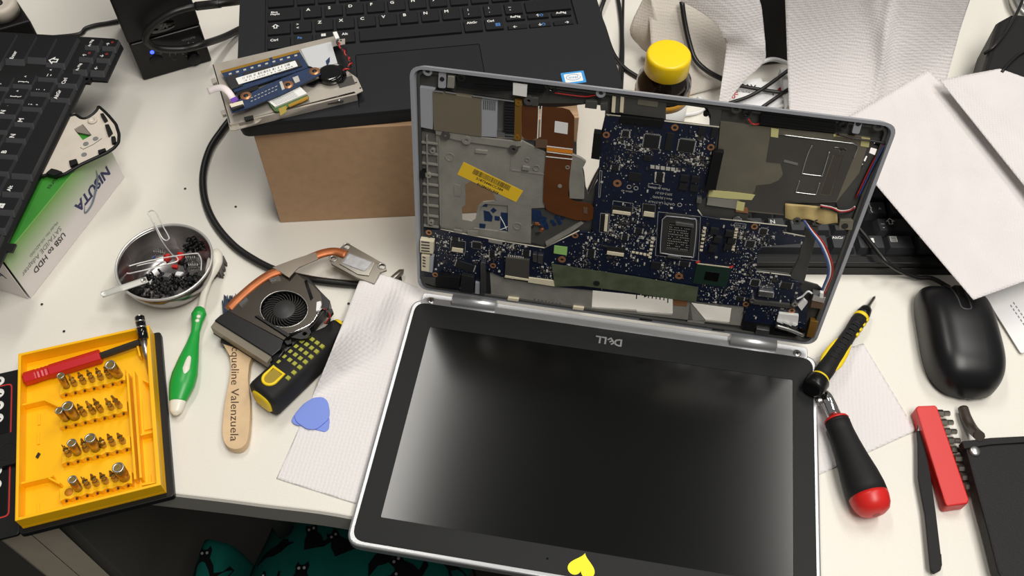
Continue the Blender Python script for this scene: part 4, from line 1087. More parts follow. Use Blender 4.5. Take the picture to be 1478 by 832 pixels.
tag(sl.build('printed_dot', m_greyp, spk), kind='stuff')
hr = M(); c = sface(*sinv(249, 79))
hr.tube([tuple(c + se * 3 * math.cos(t) - sn * .15 + np.array([0, 0, 3 * math.sin(t)])) for t in np.linspace(-.4, math.pi + .4, 12)], .4, 6)
hr.build('headphone_symbol', m_greyp, spk)
# thick cable looping in front of the loudspeaker
def incable(x, y, lift):
    a, z = sinv(x, y, y < 54); return W(x, y, z + lift)
cp_ = [W(430, -30, 20), W(392, -12, 40), W(354, 0, 62)] + [W(318, 5, 76)] + [incable(x, y, l) for x, y, l in ((283, 9, 9), (250, 18, 9), (224, 34, 9), (211, 50, 10), (213, 61, 9), (228, 70, 8), (262, 71, 8), (292, 64, 8))] + [W(322, 54, 14), W(345, 43, 6), W(372, 30, 4), W(400, 14, 4), W(440, -20, 4)]
c1 = thing('video_cable', cp_[-1][:2] + (2.5,), 'thick black cable looped in front of the loudspeaker', 'cable')
M().tube(cp_, 3.6, 10).build('cable_sleeve', m_cable, c1)
M().tube([add(cp_[3], cp_[4], t) for t in (0, .5, 1)], 4.4, 10).build('strain_relief', m_cable, c1)
tag(M().tube([W(62, 55, 2.3), W(112, 50, 2.3), W(124, 41, 2.3), W(140, 36, 2.3), W(158, 33, 2.3), W(176, 27, 3), W(200, 5, 3)], 2.2, 8).build('thin_cable', m_cable), 'thin black cable coming out from behind the loudspeaker', 'cable')
# long cable from under the upper laptop round to the paper towel
tag(M().tube([W(330, 100, 3.8), W(338, 130, 3.8), W(340, 160, 3.8), W(322, 186, 3.8), W(303, 215, 3.8), W(293, 252, 3.8), W(296, 290, 3.8), W(311, 324, 3.8), W(338, 355, 3.8), W(370, 377, 3.8), W(402, 392, 3.8), W(440, 402, 3.8), W(480, 408, 3.8), W(530, 411, 3.8), W(580, 404, 3.0)], 3.4, 10).build('data_cable', m_cable), 'thick black cable curving over the open desk from the laptop to the cooler', 'cable')

# ---- dark thing in the far corner with its pale round lid
k0 = np.array(W(47, 47, 0))
cb_ = thing('corner_box', (k0[0] - 60, k0[1] + 60, 0), 'black box in the far corner with a pale round cap on it', 'box')
kk = [W(44, 30, 60), W(24, 0, 60), W(-20, -40, 60), W(-120, 0, 60), W(-60, 60, 60)]
M().prism(kk, [(p[0], p[1], .3) for p in kk]).build('box_body', m_blacks, cb_, bevel=2)
M().slab([(-40, 60), (43, 32), (50, 46), (52, 60)], .3, 12).build('foot_plate', m_rimgrey, cb_, bevel=.6)
ck = W(-3, 3, 74)
M().lathe((ck[0], ck[1], 60), (ck[0], ck[1], 75), [(0, 15), (10, 16), (13, 15.2), (14, 12), (12.5, 9), (12.4, 0)], 28).build('round_cap', m_palm, cb_)
M().lathe((ck[0], ck[1], 72), (ck[0], ck[1], 75), [(0, 4), (2, 4), (2.4, 3), (2.41, 0)], 16).build('cap_centre', m_chip, cb_)
# ================================================================== cardboard box with a laptop on it
HB = 115.0
a_ = np.array(W(405, 322, 0)); b_ = np.array(W(824, 301, 0)); be = b_ - a_; BL = np.linalg.norm(be); be /= BL; bn = np.array([-be[1], be[0], 0])
carton = thing('cardboard_box', tuple(a_ + be * BL / 2 + bn * 100), 'plain brown cardboard box carrying the black laptop', 'box')
def cpt(a, d, z): return tuple(a_ + be * a + bn * d + np.array([0, 0, z]))
def cpan(name, p, dv, m=m_card):
    t = [cpt(*q) for q in p]; b = [cpt(q[0] + dv[0], q[1] + dv[1], q[2] + dv[2]) for q in p]
    return M().prism(t, b).build(name, m, carton, bevel=.6)
DB = 215.0
cpan('front_panel', [(0, 0, .3), (BL, 0, .3), (BL, 0, HB), (0, 0, HB)], (0, 3, 0))
cpan('side_panel', [(0, 3.2, .3), (0, DB, .3), (0, DB, HB - 3.2), (0, 3.2, HB - 3.2)], (3, 0, 0), m_cardd)  # this side in a darker brown than the other panels
cpan('side_panel', [(BL - 3, 3.2, .3), (BL - 3, DB, .3), (BL - 3, DB, HB - 3.2), (BL - 3, 3.2, HB - 3.2)], (3, 0, 0))
cpan('back_panel', [(0, DB, .3), (BL, DB, .3), (BL, DB, HB - 3.2), (0, DB, HB - 3.2)], (0, 3, 0))
cpan('top_flap', [(0, 3.2, HB), (BL, 3.2, HB), (BL, DB / 2, HB), (0, DB / 2, HB)], (0, 0, -3))
cpan('top_flap', [(0, DB / 2 + .6, HB), (BL, DB / 2 + .6, HB), (BL, DB, HB), (0, DB, HB)], (0, 0, -3))
# ---- laptop: its own frame, x along the front edge, y away from the viewer
ZT = HB + 15.5
o_ = np.array(W(385, 69, ZT)); x_ = np.array(W(668, 44, ZT)) - o_; al = math.atan2(x_[1], x_[0])
def LK(px, py, z=ZT):
    d = np.array(W(px, py, z)) - o_; c, s = math.cos(al), math.sin(al)
    return (d[0] * c + d[1] * s, -d[0] * s + d[1] * c)
top_l = thing('laptop', (o_[0], o_[1], HB), 'closed-in black laptop with its keyboard uncovered, standing on the cardboard box', 'laptop', rz=al)
top_l['label'] = 'intact matte black laptop with island keys, standing on the cardboard box'
fl_, fr_ = LK(349, 181), LK(897, 130)
x0, x1, y0 = LK(345, 30)[0], LK(880, 60)[0], (LK(352, 180)[1] + LK(593, 157)[1]) / 2
body = [(x0, y0), (x1, y0), (x1, y0 + 215), (x0, y0 + 215)]
def up(o, z0, z1, t=0):
    mm = M(); cx_, cy_ = np.mean([p[0] for p in o]), np.mean([p[1] for p in o])
    return mm.prism([(x / 1000, y / 1000, z1 / 1000) for x, y in o], [(((x - cx_) * (1 - t) + cx_) / 1000, ((y - cy_) * (1 - t) + cy_) / 1000, z0 / 1000) for x, y in o])
KX = LK(385.5, 69)[0]; pit = (LK(608, 30)[0] - LK(454, 43)[0]) / 5
rows = [(LK(385, 69)[1] + LK(419, 52)[1]) / 2, (LK(454, 43)[1] + LK(480, 26)[1]) / 2]
rp_ = rows[1] - rows[0]
kx1 = LK(829, 26)[0]
well = [(KX - 2, rows[0] - rp_ * .62), (kx1 + 2, rows[0] - rp_ * .62), (kx1 + 2, rows[0] + rp_ * 4.6), (KX - 2, rows[0] + rp_ * 4.6)]
def hole_up(o, h, z0, z1):
    f = lambda l, z: [(x / 1000, y / 1000, z / 1000) for x, y in l]
    return M().prism(f(o, z1), f(o, z0), [f(h, z1)], [f(h, z0)])
ol_ = fillet(body, 8, 5); tpx = [LK(514, 158), LK(740, 140), LK(716, 70), LK(503, 87)]
kbuild(up(ol_, 0.2, 13, .012), 'base_case', m_laptop, top_l, bevel=1)
tx0, ty0 = LK(518, 157); tx1 = LK(692, 63)[0]; ty1 = LK(692, 63)[1]
pad = [(tx0, ty0 + 1), (tx1, ty0 + 1), (tx1, ty1), (tx0, ty1)]
fz = lambda l, z: [(x / 1000, y / 1000, z / 1000) for x, y in l]
mm = M().prism(fz(ol_, 15.5), fz(ol_, 13), [fz(well, 15.5), fz(fillet(pad, 1.5, 2), 15.5)], [fz(well, 13), fz(fillet(pad, 1.5, 2), 13)])
kbuild(mm, 'palm_rest', m_laptop, top_l)
ins = lambda o, d: [(o[0][0] + d, o[0][1] + d), (o[1][0] - d, o[1][1] + d), (o[2][0] - d, o[2][1] - d), (o[3][0] + d, o[3][1] - d)]
kbuild(up(ins(pad, .4), 13, 15.2), 'touchpad', m_pad, top_l, bevel=.2)
KG = 14.9
def ik(xa, xb, row, txt=(), h=None, dy=0, frac=1.0):
    y = rows[0] + rp_ * row + dy
    hh = (rp_ - 3.2) if h is None else h
    q = key(top_l, (xa + xb) / 2, y, xb - xa, hh, 13.0, KG, .5, m_key)
    for b, dx, dyy, s, m_ in txt: legend(q, top_l, b, dx, dyy, KG - 13.0 + .03, s * 1.12, m_, bold=.02)
    return q
kw = pit - 2.6
def unit(i, off): return (off + i * pit, off + i * pit + kw)
# bottom row
g = [LK(x, 55)[0] for x in (385.5, 419.5)]
ik(KX, KX + 19.5, 0, [('Ctrl', -4, 3.4, 3.6, m_white)]); ik(KX + 22.3, KX + 38, 0, [('Fn', -3, 3.4, 3.6, m_bluep)])
ws = ik(KX + 40.5, KX + 56, 0)
for a, b in ((0, 0), (1, 0), (0, 1), (1, 1)):
    place(up([(a * 2, b * 1.7), (a * 2 + 1.8, b * 1.7), (a * 2 + 1.8, b * 1.7 + 1.5), (a * 2, b * 1.7 + 1.5)], 0, .06).mesh('legend', Matrix.Identity(4), met=False), 'legend', ws, wm(ws) @ Matrix.Translation((-.003, .003, .0019)), m_white)
ax = LK(487, 62)[0]; bx = LK(513, 60)[0]
ik(ax, bx, 0, [('Alt', -1, 3.4, 3.6, m_white)])
s0_, s1_ = LK(519, 59)[0], LK(667, 44)[0]
ik(s0_, s1_, 0)
ik(LK(670.5, 43)[0], LK(697, 40)[0], 0, [('AltGr', -.5, 3.6, 3.4, m_white)])
ik(LK(701, 40)[0], LK(727, 37)[0], 0, [('Ctrl', -2.5, 3.6, 3.4, m_white), ('\u25a4', 3.2, -2, 4.5, m_bluep)])
ya = (LK(748, 30)[1] + LK(748, 18)[1]) / 2 - rows[0]
x_l, x_u, x_r = (LK(734, 44)[0], LK(762, 41)[0]), (LK(765, 40)[0], LK(796, 37)[0]), (LK(800, 37)[0], LK(829, 34)[0])
yb = (LK(748, 43)[1] + LK(748, 32)[1]) / 2 - rows[0]
for (xa, xb), dy_, t in ((x_l, ya, (('RePág', 0, 1, 3.2, m_white),)), (x_u, ya, (('\u2191', 0, 0, 4, m_white), ('\u2600', 3, 0, 3.2, m_bluep))), (x_r, ya, (('AvPág', 0, 1, 3.2, m_white),)),
                         (x_l, yb, (('\u2190', -2, 0, 4, m_white),)), (x_u, yb, (('\u2193', 0, 0, 4, m_white), ('\u2600', 3, 0, 3.2, m_bluep))), (x_r, yb, (('\u2192', 3, 0, 4, m_white),))):
    ik(xa, xb, 0, t, h=6.4, dy=dy_)
# letters
zx = LK(454.5, 43)[0]; kxe = kx1
ik(KX, KX + 19.5, 1, [('\u21e7', -3, 2.4, 6, m_white)])
ik(KX + 21.5, zx - 2.6, 1, [('>', -4, 3, 3.4, m_white), ('<', -4, -1.5, 3.4, m_white)])
for i, t in enumerate('ZXCVBNM'): ik(*unit(i, zx), 1, [(t, -3.6, 3.2, 4.4, m_white)])
for i, (a, b) in enumerate(((';', ','), (':', '.'), ('_', '-'))): ik(*unit(i + 7, zx), 1, [(a, -3, 3.2, 4, m_white), (b, -3, -1.8, 4, m_white)])
ik(zx + 10 * pit, kxe, 1)
aa = zx - pit * .52
ik(KX, aa - 2.6, 2, [('Bloq', -8.4, 3.6, 2.8, m_white), ('Mayús', -7.6, .8, 2.8, m_white)])
for i, t in enumerate('ASDFGHJKLÑ'): ik(*unit(i, aa), 2, [(t, -3.6, 3.2, 4.4, m_white)])
ik(*unit(10, aa), 2, [('{', -3, 2, 4, m_white)]); ik(aa + 11 * pit, kxe, 2)
qq = aa - pit * .3
ik(KX, qq - 2.6, 3)
for i, t in enumerate('QWERTYUIOP'): ik(*unit(i, qq), 3, [(t, -3.6, 3.2, 4.4, m_white)])
ik(*unit(10, qq), 3); ik(qq + 11 * pit, kxe, 3)
nq = qq - pit * .5
ik(KX, nq - 2.6, 4)
for i, t in enumerate('1234567890'): ik(*unit(i, nq), 4, [(t, -3.6, -2, 4.2, m_white)])
# processor sticker on the palm rest
c1_, c2_, c3_ = LK(809, 106), LK(842, 102), LK(846, 122)
st = [c1_, c2_, (c2_[0], c2_[1] - 14), (c1_[0], c1_[1] - 14)]
stk_ = kbuild(up(fillet(st, 1, 3), 15.5, 15.7), 'processor_sticker', mat('sticker_blue', (60, 150, 215), .4), top_l)
i2_ = [(st[0][0] + 2.2, st[0][1] - 2), (st[1][0] - 2.2, st[1][1] - 2), (st[2][0] - 2.2, st[2][1] + 2), (st[3][0] + 2.2, st[3][1] + 2)]
place(up(fillet(i2_, 1, 3), 15.7, 15.78).mesh('sticker_panel', Matrix.Identity(4), met=False), 'sticker_panel', stk_, wm(top_l), m_white)
cx_, cy_ = (st[0][0] + st[1][0]) / 2, st[0][1] - 6.2
place(text_mesh('intel', 4.6, 'CENTER'), 'sticker_lettering', stk_, wm(top_l) @ Matrix.Translation((cx_ / 1000, cy_ / 1000, .0158)), m_bluep)
rg = M().tube([(cx_ + 5.8 * math.cos(t), cy_ + 3.4 * math.sin(t), 15.8) for t in np.linspace(.5, 2 * math.pi + .1, 24)], .22, 5)
rg.v = [(x / 1000, y / 1000, z / 1000) for x, y, z in rg.v]
place(rg.mesh('sticker_oval', Matrix.Identity(4), met=False), 'sticker_oval', stk_, wm(top_l), m_bluep)

# ================================================================== drive bracket and the parts piled on it
ZL = ZT + .3
zb = ZL + 7
CD = [(306.5, 93), (485, 51.5), (488, 57), (498, 55.5), (498, 63.5), (481, 67), (480, 70), (487, 92), (511, 109), (516, 113), (524, 131), (515, 135.5), (511, 132), (331, 178)]
cad = thing('drive_bracket', W(420, 110, ZL), 'thin steel drive bracket lying across the front corner of the black laptop', 'bracket')
m_bracket = mat('bracket_steel', (196, 188, 176), .28, metal=.55, var=.14, vscale=40)
holes_c = [[(x + 1.6 * math.cos(t), y + 1.2 * math.sin(t)) for t in np.linspace(0, 5.5, 8)] for x, y in ((492, 58.5), (514, 119), (520, 127))]
M().slab(CD, zb - .8, zb, holes_c).build('bracket_plate', m_bracket, cad, bevel=.2)
fl1 = [W(331, 178, zb), W(514, 134, zb), W(515, 136, zb), W(332, 180, zb)]
M().prism(fl1, [(p[0], p[1], ZL) for p in fl1]).build('bracket_flange', m_bracket, cad, bevel=.2)
lt_ = [W(306.5, 93, zb), W(308.5, 93, zb), W(333, 178, zb), W(330, 178, zb)]
M().prism(lt_, [(p[0], p[1], ZL) for p in lt_]).build('bracket_flange', m_bracket, cad, bevel=.2)
M().slab([(329, 176), (352, 171), (378, 172), (372, 177), (340, 188), (332, 188)], zb - 3, zb - 2.2, [[(342, 176), (368, 174), (364, 178), (346, 182)]], r=1).build('bracket_tongue', m_bracket, cad, bevel=.2)
for q in ([(304, 114), (310, 112), (313, 118), (307, 121)], [(318, 160), (325, 158), (328, 164), (321, 166)]): M().slab(q, zb - 4, zb - 1, r=.5).build('bracket_lug', m_bracket, cad, bevel=.2)
M().slab([(352, 169), (365, 166), (366, 171), (354, 174)], zb, zb + 2).build('rubber_strip', m_black, cad, bevel=.2)
M().slab([(471, 141), (496, 136), (496, 146), (473, 150)], zb - 3, zb - 2.4).build('bracket_lip', m_chip, cad)
M().lathe(W(489, 144, zb - 2.4), W(489, 144, zb - 2.4)[:2] + (zb,), [(0, 2), (.8, 2), (.81, 0)], 14).build('bracket_screw', m_chrome, cad)
M().slab([(434, 71), (478, 60), (481, 71), (487, 91), (456, 99), (447, 98)], zb, zb + .5).build('foam_pad', mat('foam_pale', (196, 198, 200), .8), cad)
M().slab([(485, 116), (508, 109), (513, 121), (490, 127)], zb, zb + .3).build('dark_tape', mat('dark_tape', (62, 58, 54), .5), cad)
M().slab([(470, 88), (476, 82), (476, 89), (472, 96)], zb + .5, zb + .8).build('teal_tab', m_pcb2, cad)
# memory module
zr = zb + 5
ram = thing('memory_module', W(385, 105, zb), 'blue memory module with a gold edge and long white label', 'memory module')
M().slab([(318, 102.5), (431, 72), (446, 97), (339, 133)], zr - 1.2, zr).build('circuit_board', m_pcb2, ram, bevel=.1)
for a in ((0, .62), (.66, 1)):
    p, q = add((318, 102.5), (431, 72), a[0]), add((318, 102.5), (431, 72), a[1])
    M().slab([p, q, (q[0] + 1.2, q[1] + 3.4), (p[0] + 1.2, p[1] + 3.4)], zr - .1, zr + .1).build('gold_edge', m_gold, ram)
cpm = M()
for k in range(10):
    p = add((330, 106), (430, 78), k / 9.5); cpm.slab([p, (p[0] + 4, p[1] - 1.1), (p[0] + 4.4, p[1] + .8), (p[0] + .4, p[1] + 1.9)], zr, zr + .6)
tag(cpm.build('capacitor', m_smd_l, ram), kind='stuff')
for q in ([(326, 111), (343, 106), (350, 123), (334, 129)], [(421, 88), (430, 85), (436, 95), (427, 98)], [(350, 105), (388, 95), (394, 108), (356, 119)], [(392, 94), (422, 86), (428, 98), (398, 107)]): M().slab(q, zr, zr + 1.0).build('memory_chip', m_chip, ram, bevel=.1)
lb = M().slab([(340, 113), (426, 87.5), (430, 95.5), (344.5, 122)], zr + 1, zr + 1.25, r=1).build('paper_label', m_white, ram)
r_ = random.Random(4)
for row, (p, q) in enumerate((((350, 111.5), (422, 90)), ((352, 116), (424, 94.5)))):
    bb = M(); t = 0
    while t < .95:
        w_ = r_.choice((.008, .016, .03)); a, b = add(p, q, t), add(p, q, min(1, t + w_)); h_ = 3 if row == 0 else 1.4
        bb.slab([a, b, (b[0] + .5, b[1] + h_), (a[0] + .5, a[1] + h_)], zr + 1.2, zr + 1.35); t += w_ + r_.choice((.01, .02, .05))
    tag(bb.build('barcode', m_greyp, lb), kind='stuff')
M().slab([(341, 133), (372, 123), (374, 128), (343, 138)], zb + .5, zr + 1).build('socket_bar', m_black, ram, bevel=.2)
# narrow blue board
zs = zb + 7.5
stp = thing('circuit_strip', W(400, 130, zb), 'narrow blue circuit board with three copper rings, lying against the memory module', 'circuit board')
M().slab([(334, 163), (331, 154), (352, 139), (388, 121), (432, 103), (446, 98), (460, 99), (463, 107), (436, 121), (404, 137), (352, 158)], zs - 1, zs, r=1).build('circuit_board', m_pcb2, stp, bevel=.1)
for x, y in ((355, 138.5), (415.5, 122.5), (454, 103)):
    p = W(x, y, zs)
    M().lathe(p, (p[0], p[1], zs + 1), [(0, 4.4), (.25, 4.4), (.26, 0)], 20).build('copper_ring', m_copring, stp)
    M().lathe(p, (p[0], p[1], zs + 1), [(0, 2), (.32, 2), (.33, 0)], 14).build('ring_hole', m_chip, stp)
M().slab([(331, 150), (350, 145), (352, 151), (335, 157)], zs, zs + 2.2).build('ribbon_connector', m_cream, stp, bevel=.2)
M().slab([(334, 155), (351, 150), (352, 152), (335, 158)], zs, zs + 2.6).build('connector_latch', m_chip, stp, bevel=.2)
tx = M()
for k in range(16):
    x = 362 + (k % 8) * 5; y = 146 - (k % 8) * 2.3 - (k // 8) * 5
    tx.slab([(x, y), (x + 3, y - 1.2), (x + 3, y - .4), (x, y + .8)], zs, zs + .08)
tag(tx.build('board_print', m_smd_l, stp), kind='stuff')
for q in ([(403, 118), (407, 117), (411, 128), (407, 130)], [(422, 112), (430, 109), (433, 117), (426, 120)]): M().slab(q, zs, zs + .6).build('component_block', m_smd_l, stp, bevel=.1)
# white ribbon cable
def rib(a, b):
    P = smooth_path([(300, 132), (312, 127.5), (322, 127), (330, 133), (336, 142), (340, 149)], 5); i = a * (len(P) - 1); k = min(int(i), len(P) - 2)
    p = add(P[k], P[k + 1], i - k); d = np.array(P[k + 1]) - np.array(P[k]); d = d / np.linalg.norm(d); n_ = np.array([-d[1], d[0]])
    q = np.array(p) + n_ * (b - .5) * 9.5
    return W(q[0], q[1], zb + 3 + 8 * math.sin(min(1, a * 1.15) * 2.7))
rbn = thing('ribbon_cable', W(318, 130, zb), 'short white flat ribbon cable with a purple end, plugged into the narrow board', 'cable')
M().grid(rib, 24, 2, .25).build('ribbon', mat('ribbon_white', (240, 228, 228), .6), rbn)
tag(M().slab([(332, 143), (341, 139), (344, 144), (335, 148.5)], zb + 9.6, zb + 10.4).build('purple_end', mat('purple', (110, 60, 170), .5), rbn), 'purple stiffener')
# wireless card
wf = thing('wireless_card', W(415, 145, zb), 'green wireless card with a white label and gold contacts', 'circuit board')
zw = zb + 3.2
M().slab([(386, 146), (434, 126), (445, 138.5), (446, 141), (401, 161), (396, 160)], zw - 1, zw).build('circuit_board', m_pcbg, wf, bevel=.1)
M().slab([(385.6, 144.6), (433, 125), (443, 134.5), (396.5, 154)], zw, zw + 1.6).build('label', m_white, wf, bevel=.1)
wl_ = M()
for k in range(5):
    a, b = add((392, 146), (398, 151), k / 4), add((424, 132.5), (430, 138), k / 4)
    wl_.slab([a, b, (b[0] + .2, b[1] + .5), (a[0] + .2, a[1] + .5)], zw + 1.6, zw + 1.66)
wl_.build('label_print', m_greyp, wf)
for a, b in (((401.5, 157.5), (413, 152.5)), ((416, 151), (444, 138.5))):
    M().slab([a, b, (b[0] + 1.6, b[1] + 3.4), (a[0] + 1.6, a[1] + 3.4)], zw - .9, zw + .15).build('gold_contact', m_gold, wf)
tag(M().slab([(402, 157), (412, 153), (414, 161), (405, 167)], zw + .2, zw + .5).build('yellow_tape', mat('amber_tape', (170, 150, 60), .4, alpha=.85), wf), 'amber tape scrap')
# wrapped button cell with its twisted lead
cc = W(476.5, 104, zb + 6); 
cel = thing('button_cell', (cc[0], cc[1], zb + .6), 'round button cell wrapped in glossy black film with a twisted red and black lead', 'battery')
M().lathe((cc[0], cc[1], zb + .6), (cc[0], cc[1], zb + 7), [(0, 9), (.6, 9.9), (4.6, 9.9), (5.2, 9.2), (5.4, 7), (5.3, 0)], 28).build('cell_body', m_blackg, cel)
pl = [(474, 96), (494, 93), (501, 108), (495, 117), (475, 121), (460, 118), (453, 124), (440, 122), (462, 112)]
M().slab(pl, zb + .6, zb + 2.2, r=3).build('film_wrap', m_blackg, cel, bevel=.4)
path = smooth_path([W(x, y, zb + z) for x, y, z in ((485, 52, 9), (488, 62, 8), (495, 72, 7), (502, 82, 6), (506, 90, 5), (503, 98, 5), (494, 104, 4))], 8)
for ph, m_ in ((0, m_wred), (math.pi, m_wblk)):
    pp = [(p[0] + 1.0 * math.cos(ph + i * .75), p[1], p[2] + 1.0 * math.sin(ph + i * .75)) for i, p in enumerate(path)]
    M().tube(pp, .75, 6, smooth=0).build('lead_wire', m_, cel)
M().tube([W(440, 96, zb + 3), W(450, 98, zb + 6), W(458, 104, zb + 6)], .8, 6).build('lead_wire', m_wblk, cel)
M().slab([(480, 46), (486, 45), (490, 54), (484, 56)], zb + 7.5, zb + 11).build('lead_plug', m_white, cel, bevel=.4)
# ================================================================== steel bowl of screws
RB_ = 41.0; ZBW = 31.0
e_ = [W(168.5, 384, ZBW), W(305, 371, ZBW), W(236, 320.5, ZBW), W(236, 434, ZBW)]
bc_ = np.array(W(236.8, 377, ZBW)); RB_ = 0.25 * (math.dist(e_[0], e_[1]) + math.dist(e_[2], e_[3]))
BX, BY = bc_[0], bc_[1]
bowl = thing('steel_bowl', (BX, BY, 0), 'small shallow stainless steel bowl holding black screws, springs and paper clips', 'bowl')
pf = [(0.4, 0), (0.4, RB_ * .60), (2.0, RB_ * .68), (8, RB_ * .80), (18, RB_ * .92), (29, RB_ * .975), (29, RB_ * .955), (28, RB_ * .945), (18, RB_ * .875), (9, RB_ * .76), (3.6, RB_ * .65), (2.2, RB_ * .55), (2.0, RB_ * .3), (2.0, 0)]
M().lathe((BX, BY, 0), (BX, BY, 10), pf, 72).build('bowl_body', m_steel, bowl)
M().lathe((BX, BY, 0), (BX, BY, 10), [(29.2, RB_ * .955), (29.2, RB_ * .99), (30.4, RB_), (31.4, RB_ * .99), (31.4, RB_ * .96), (30.4, RB_ * .945), (29.2, RB_ * .955)], 72, caps=False).build('rolled_rim', mat('lit_rim_steel', (212, 210, 206), .3, metal=.6), bowl)  # lit copy of the bowl steel, the rim's brightness put into its colour
def bowl_z(r): return float(np.interp(r / RB_, [0, .55, .65, .76, .875, .945, .955], [2.0, 2.2, 3.6, 9, 18, 28, 30]))
def bowl_hit(px, py, off=0.0):
    """where the line of sight through a pixel meets the inside of the bowl, lifted by off"""
    for z in np.arange(31, 1.9, -.1):
        p = W(px, py, z)
        if z <= bowl_z(math.hypot(p[0] - BX, p[1] - BY)) + off: return p
    return W(px, py, 2)
def inb(px, py, z=2.2): return bowl_hit(px, py, max(0, z - 2.2))[:2]
# black screws: one mesh per part, copied
sm_head, sm_shank = M(), M()
sm_head.lathe((0, 0, 0), (0, 0, 1), [(0, 0), (0, 2.2), (1.1, 2.2), (1.5, 1.6), (1.5, .9), (.9, .8), (.9, 0)], 12)
sm_shank.lathe((0, 0, 0), (0, 0, -1), [(0, 1.0), (.8, 1.15), (1.6, .95), (2.4, 1.15), (3.2, .95), (4.6, 1.0), (5.2, .5), (5.2, 0)], 8)
def local_mesh(mm, nm):
    mm.v = [(x / 1000, y / 1000, z / 1000) for x, y, z in mm.v]
    return mm.mesh(nm, Matrix.Identity(4), met=False)
me_head, me_shank = local_mesh(sm_head, 'screw_head'), local_mesh(sm_shank, 'screw_shank')
rs = random.Random(21)
spots = [(190, 430 - 12), (205, 420), (214, 424), (222, 427), (230, 424), (238, 420), (246, 424), (228, 416), (236, 412), (243, 409), (252, 414), (260, 408), (268, 404), (276, 400), (283, 397), (224, 407), (231, 402), (239, 399), (250, 398), (256, 402), (248, 405), (262, 399), (270, 395), (215, 399), (208, 402), (222, 400), (230, 410), (239, 416), (219, 413), (212, 410), (265, 409), (274, 407), (281, 404), (233, 395), (262, 378), (267, 381), (270, 356), (276, 352), (281, 349), (275, 358), (284, 354), (268, 361), (288, 352), (279, 345), (272, 347), (285, 360), (291, 358), (244, 415), (254, 407), (226, 421)]
ords = ['near', 'far', 'left', 'right']
for i, (x, y) in enumerate(spots):
    far = y < 365
    sp_ = bowl_hit(x, y, 2.4 + (1.3 if i % 3 == 0 else 0))
    t = thing('small_screw', sp_, 'small black screw in the heap at the far right of the steel bowl' if far else 'small black screw in the pile along the near side of the steel bowl', 'screw',
              'black screws heaped at the far side of the bowl' if far else 'black screws piled in the near half of the bowl', rz=rs.uniform(0, 6.28), rx=rs.choice((1.45, 1.62, .5, 2.6, 1.2)))
    place(me_head, 'screw_head', t, wm(t), m_blacks); place(me_shank, 'screw_shank', t, wm(t), m_chip)
# springs
def spring(px, py, ang, label, z=4.6):
    x, y, z = bowl_hit(px, py, 2.3); pts = []
    for k in range(61):
        a = k / 60 * 2 * math.pi * 5; d = (k / 60 - .5) * 9
        lx, ly, lz = d, 2.1 * math.cos(a), 2.1 * math.sin(a)
        pts.append((x + lx * math.cos(ang) - ly * math.sin(ang), y + lx * math.sin(ang) + ly * math.cos(ang), z + lz))
    tag(M().tube(pts, .38, 6, smooth=0).build('coil_spring', m_steelr), label, 'spring', 'springs in the bowl')
spring(230, 364, .1, 'small steel coil spring in the bowl, left of the red ring')
spring(276, 372, .2, 'small steel coil spring in the bowl, right of the red ring')
spring(280, 383, .2, 'small steel coil spring right in the bowl, nearer the viewer than its twin')
# red snapped plastic ring
q = W(251, 370, 4.2)
rp = M(); rp.tube([(q[0] + 6.0 * math.cos(t), q[1] + 5.8 * math.sin(t), 4.6) for t in np.linspace(-.9, 4.2, 22)], 3.0, 8, flat=.6)
tag(rp.build('red_ring', m_red), 'broken red plastic ring lying in the middle of the bowl', 'plastic ring')
q = W(252, 384, 4)
tag(M().box(q[0] - 2.5, q[0] + 2.5, q[1] - 1.5, q[1] + 1.5, 2.2, 4).build('plastic_chip', m_red, bevel=.3), 'tiny red plastic chip beside the red ring in the bowl', 'plastic chip')
for x, y, m_, lb in ((258, 395, m_wcable, 'small clear white bracket lying among the screws in the bowl'), (241, 397, m_greyp, 'small grey plastic scrap among the screws in the bowl'), (222, 370, m_wblue, 'tiny blue connector near the far side of the bowl')):
    q = W(x, y, 8); w_ = 1.2 if m_ is m_wblue else 3.6
    b0_ = 2.4
    tag(M().prism([(q[0] - w_, q[1] - 2, 8), (q[0] + w_ * .6, q[1] - 2.6, 9), (q[0] + w_, q[1] + 2, 8.4), (q[0] - w_ * .7, q[1] + 2.4, 7.6)], [(q[0] - w_, q[1] - 2, b0_), (q[0] + w_ * .6, q[1] - 2.6, b0_), (q[0] + w_, q[1] + 2, b0_), (q[0] - w_ * .7, q[1] + 2.4, b0_)]).build('plastic_scrap', m_, bevel=.4), lb, 'plastic scrap')
# paper clips
C5 = lambda x, y, z: W(155 + x / 5.547, 290 + y / 5.547, z)
tag(M().tube([C5(560, 452, 9), C5(520, 432, 12), C5(440, 325, 26), C5(385, 215, 33), C5(340, 125, 37), (C5(325, 100, 38)), C5(345, 80, 39), C5(375, 82, 39), C5(395, 105, 38), C5(440, 195, 34), C5(490, 285, 30), C5(490, 308, 29), C5(468, 318, 28), C5(438, 296, 30), C5(405, 235, 33.6), C5(375, 180, 35)], .55, 8, smooth=6).build('paper_clip', m_wire), 'silver paper clip standing up against the far rim of the bowl', 'paper clip', 'paper clips in the bowl')
tag(M().tube([C5(750, 560, 9), C5(752, 480, 11), C5(735, 436, 13), C5(705, 423, 14), C5(545, 442, 15), C5(340, 480, 16), C5(170, 525, 17), C5(140, 548, 17), C5(150, 573, 17), C5(195, 580, 17), C5(400, 528, 16), C5(545, 490, 15), C5(565, 468, 15), C5(548, 446, 16)], .55, 8, smooth=6).build('paper_clip', m_wire), 'silver paper clip lying across the bowl over the red ring', 'paper clip', 'paper clips in the bowl')
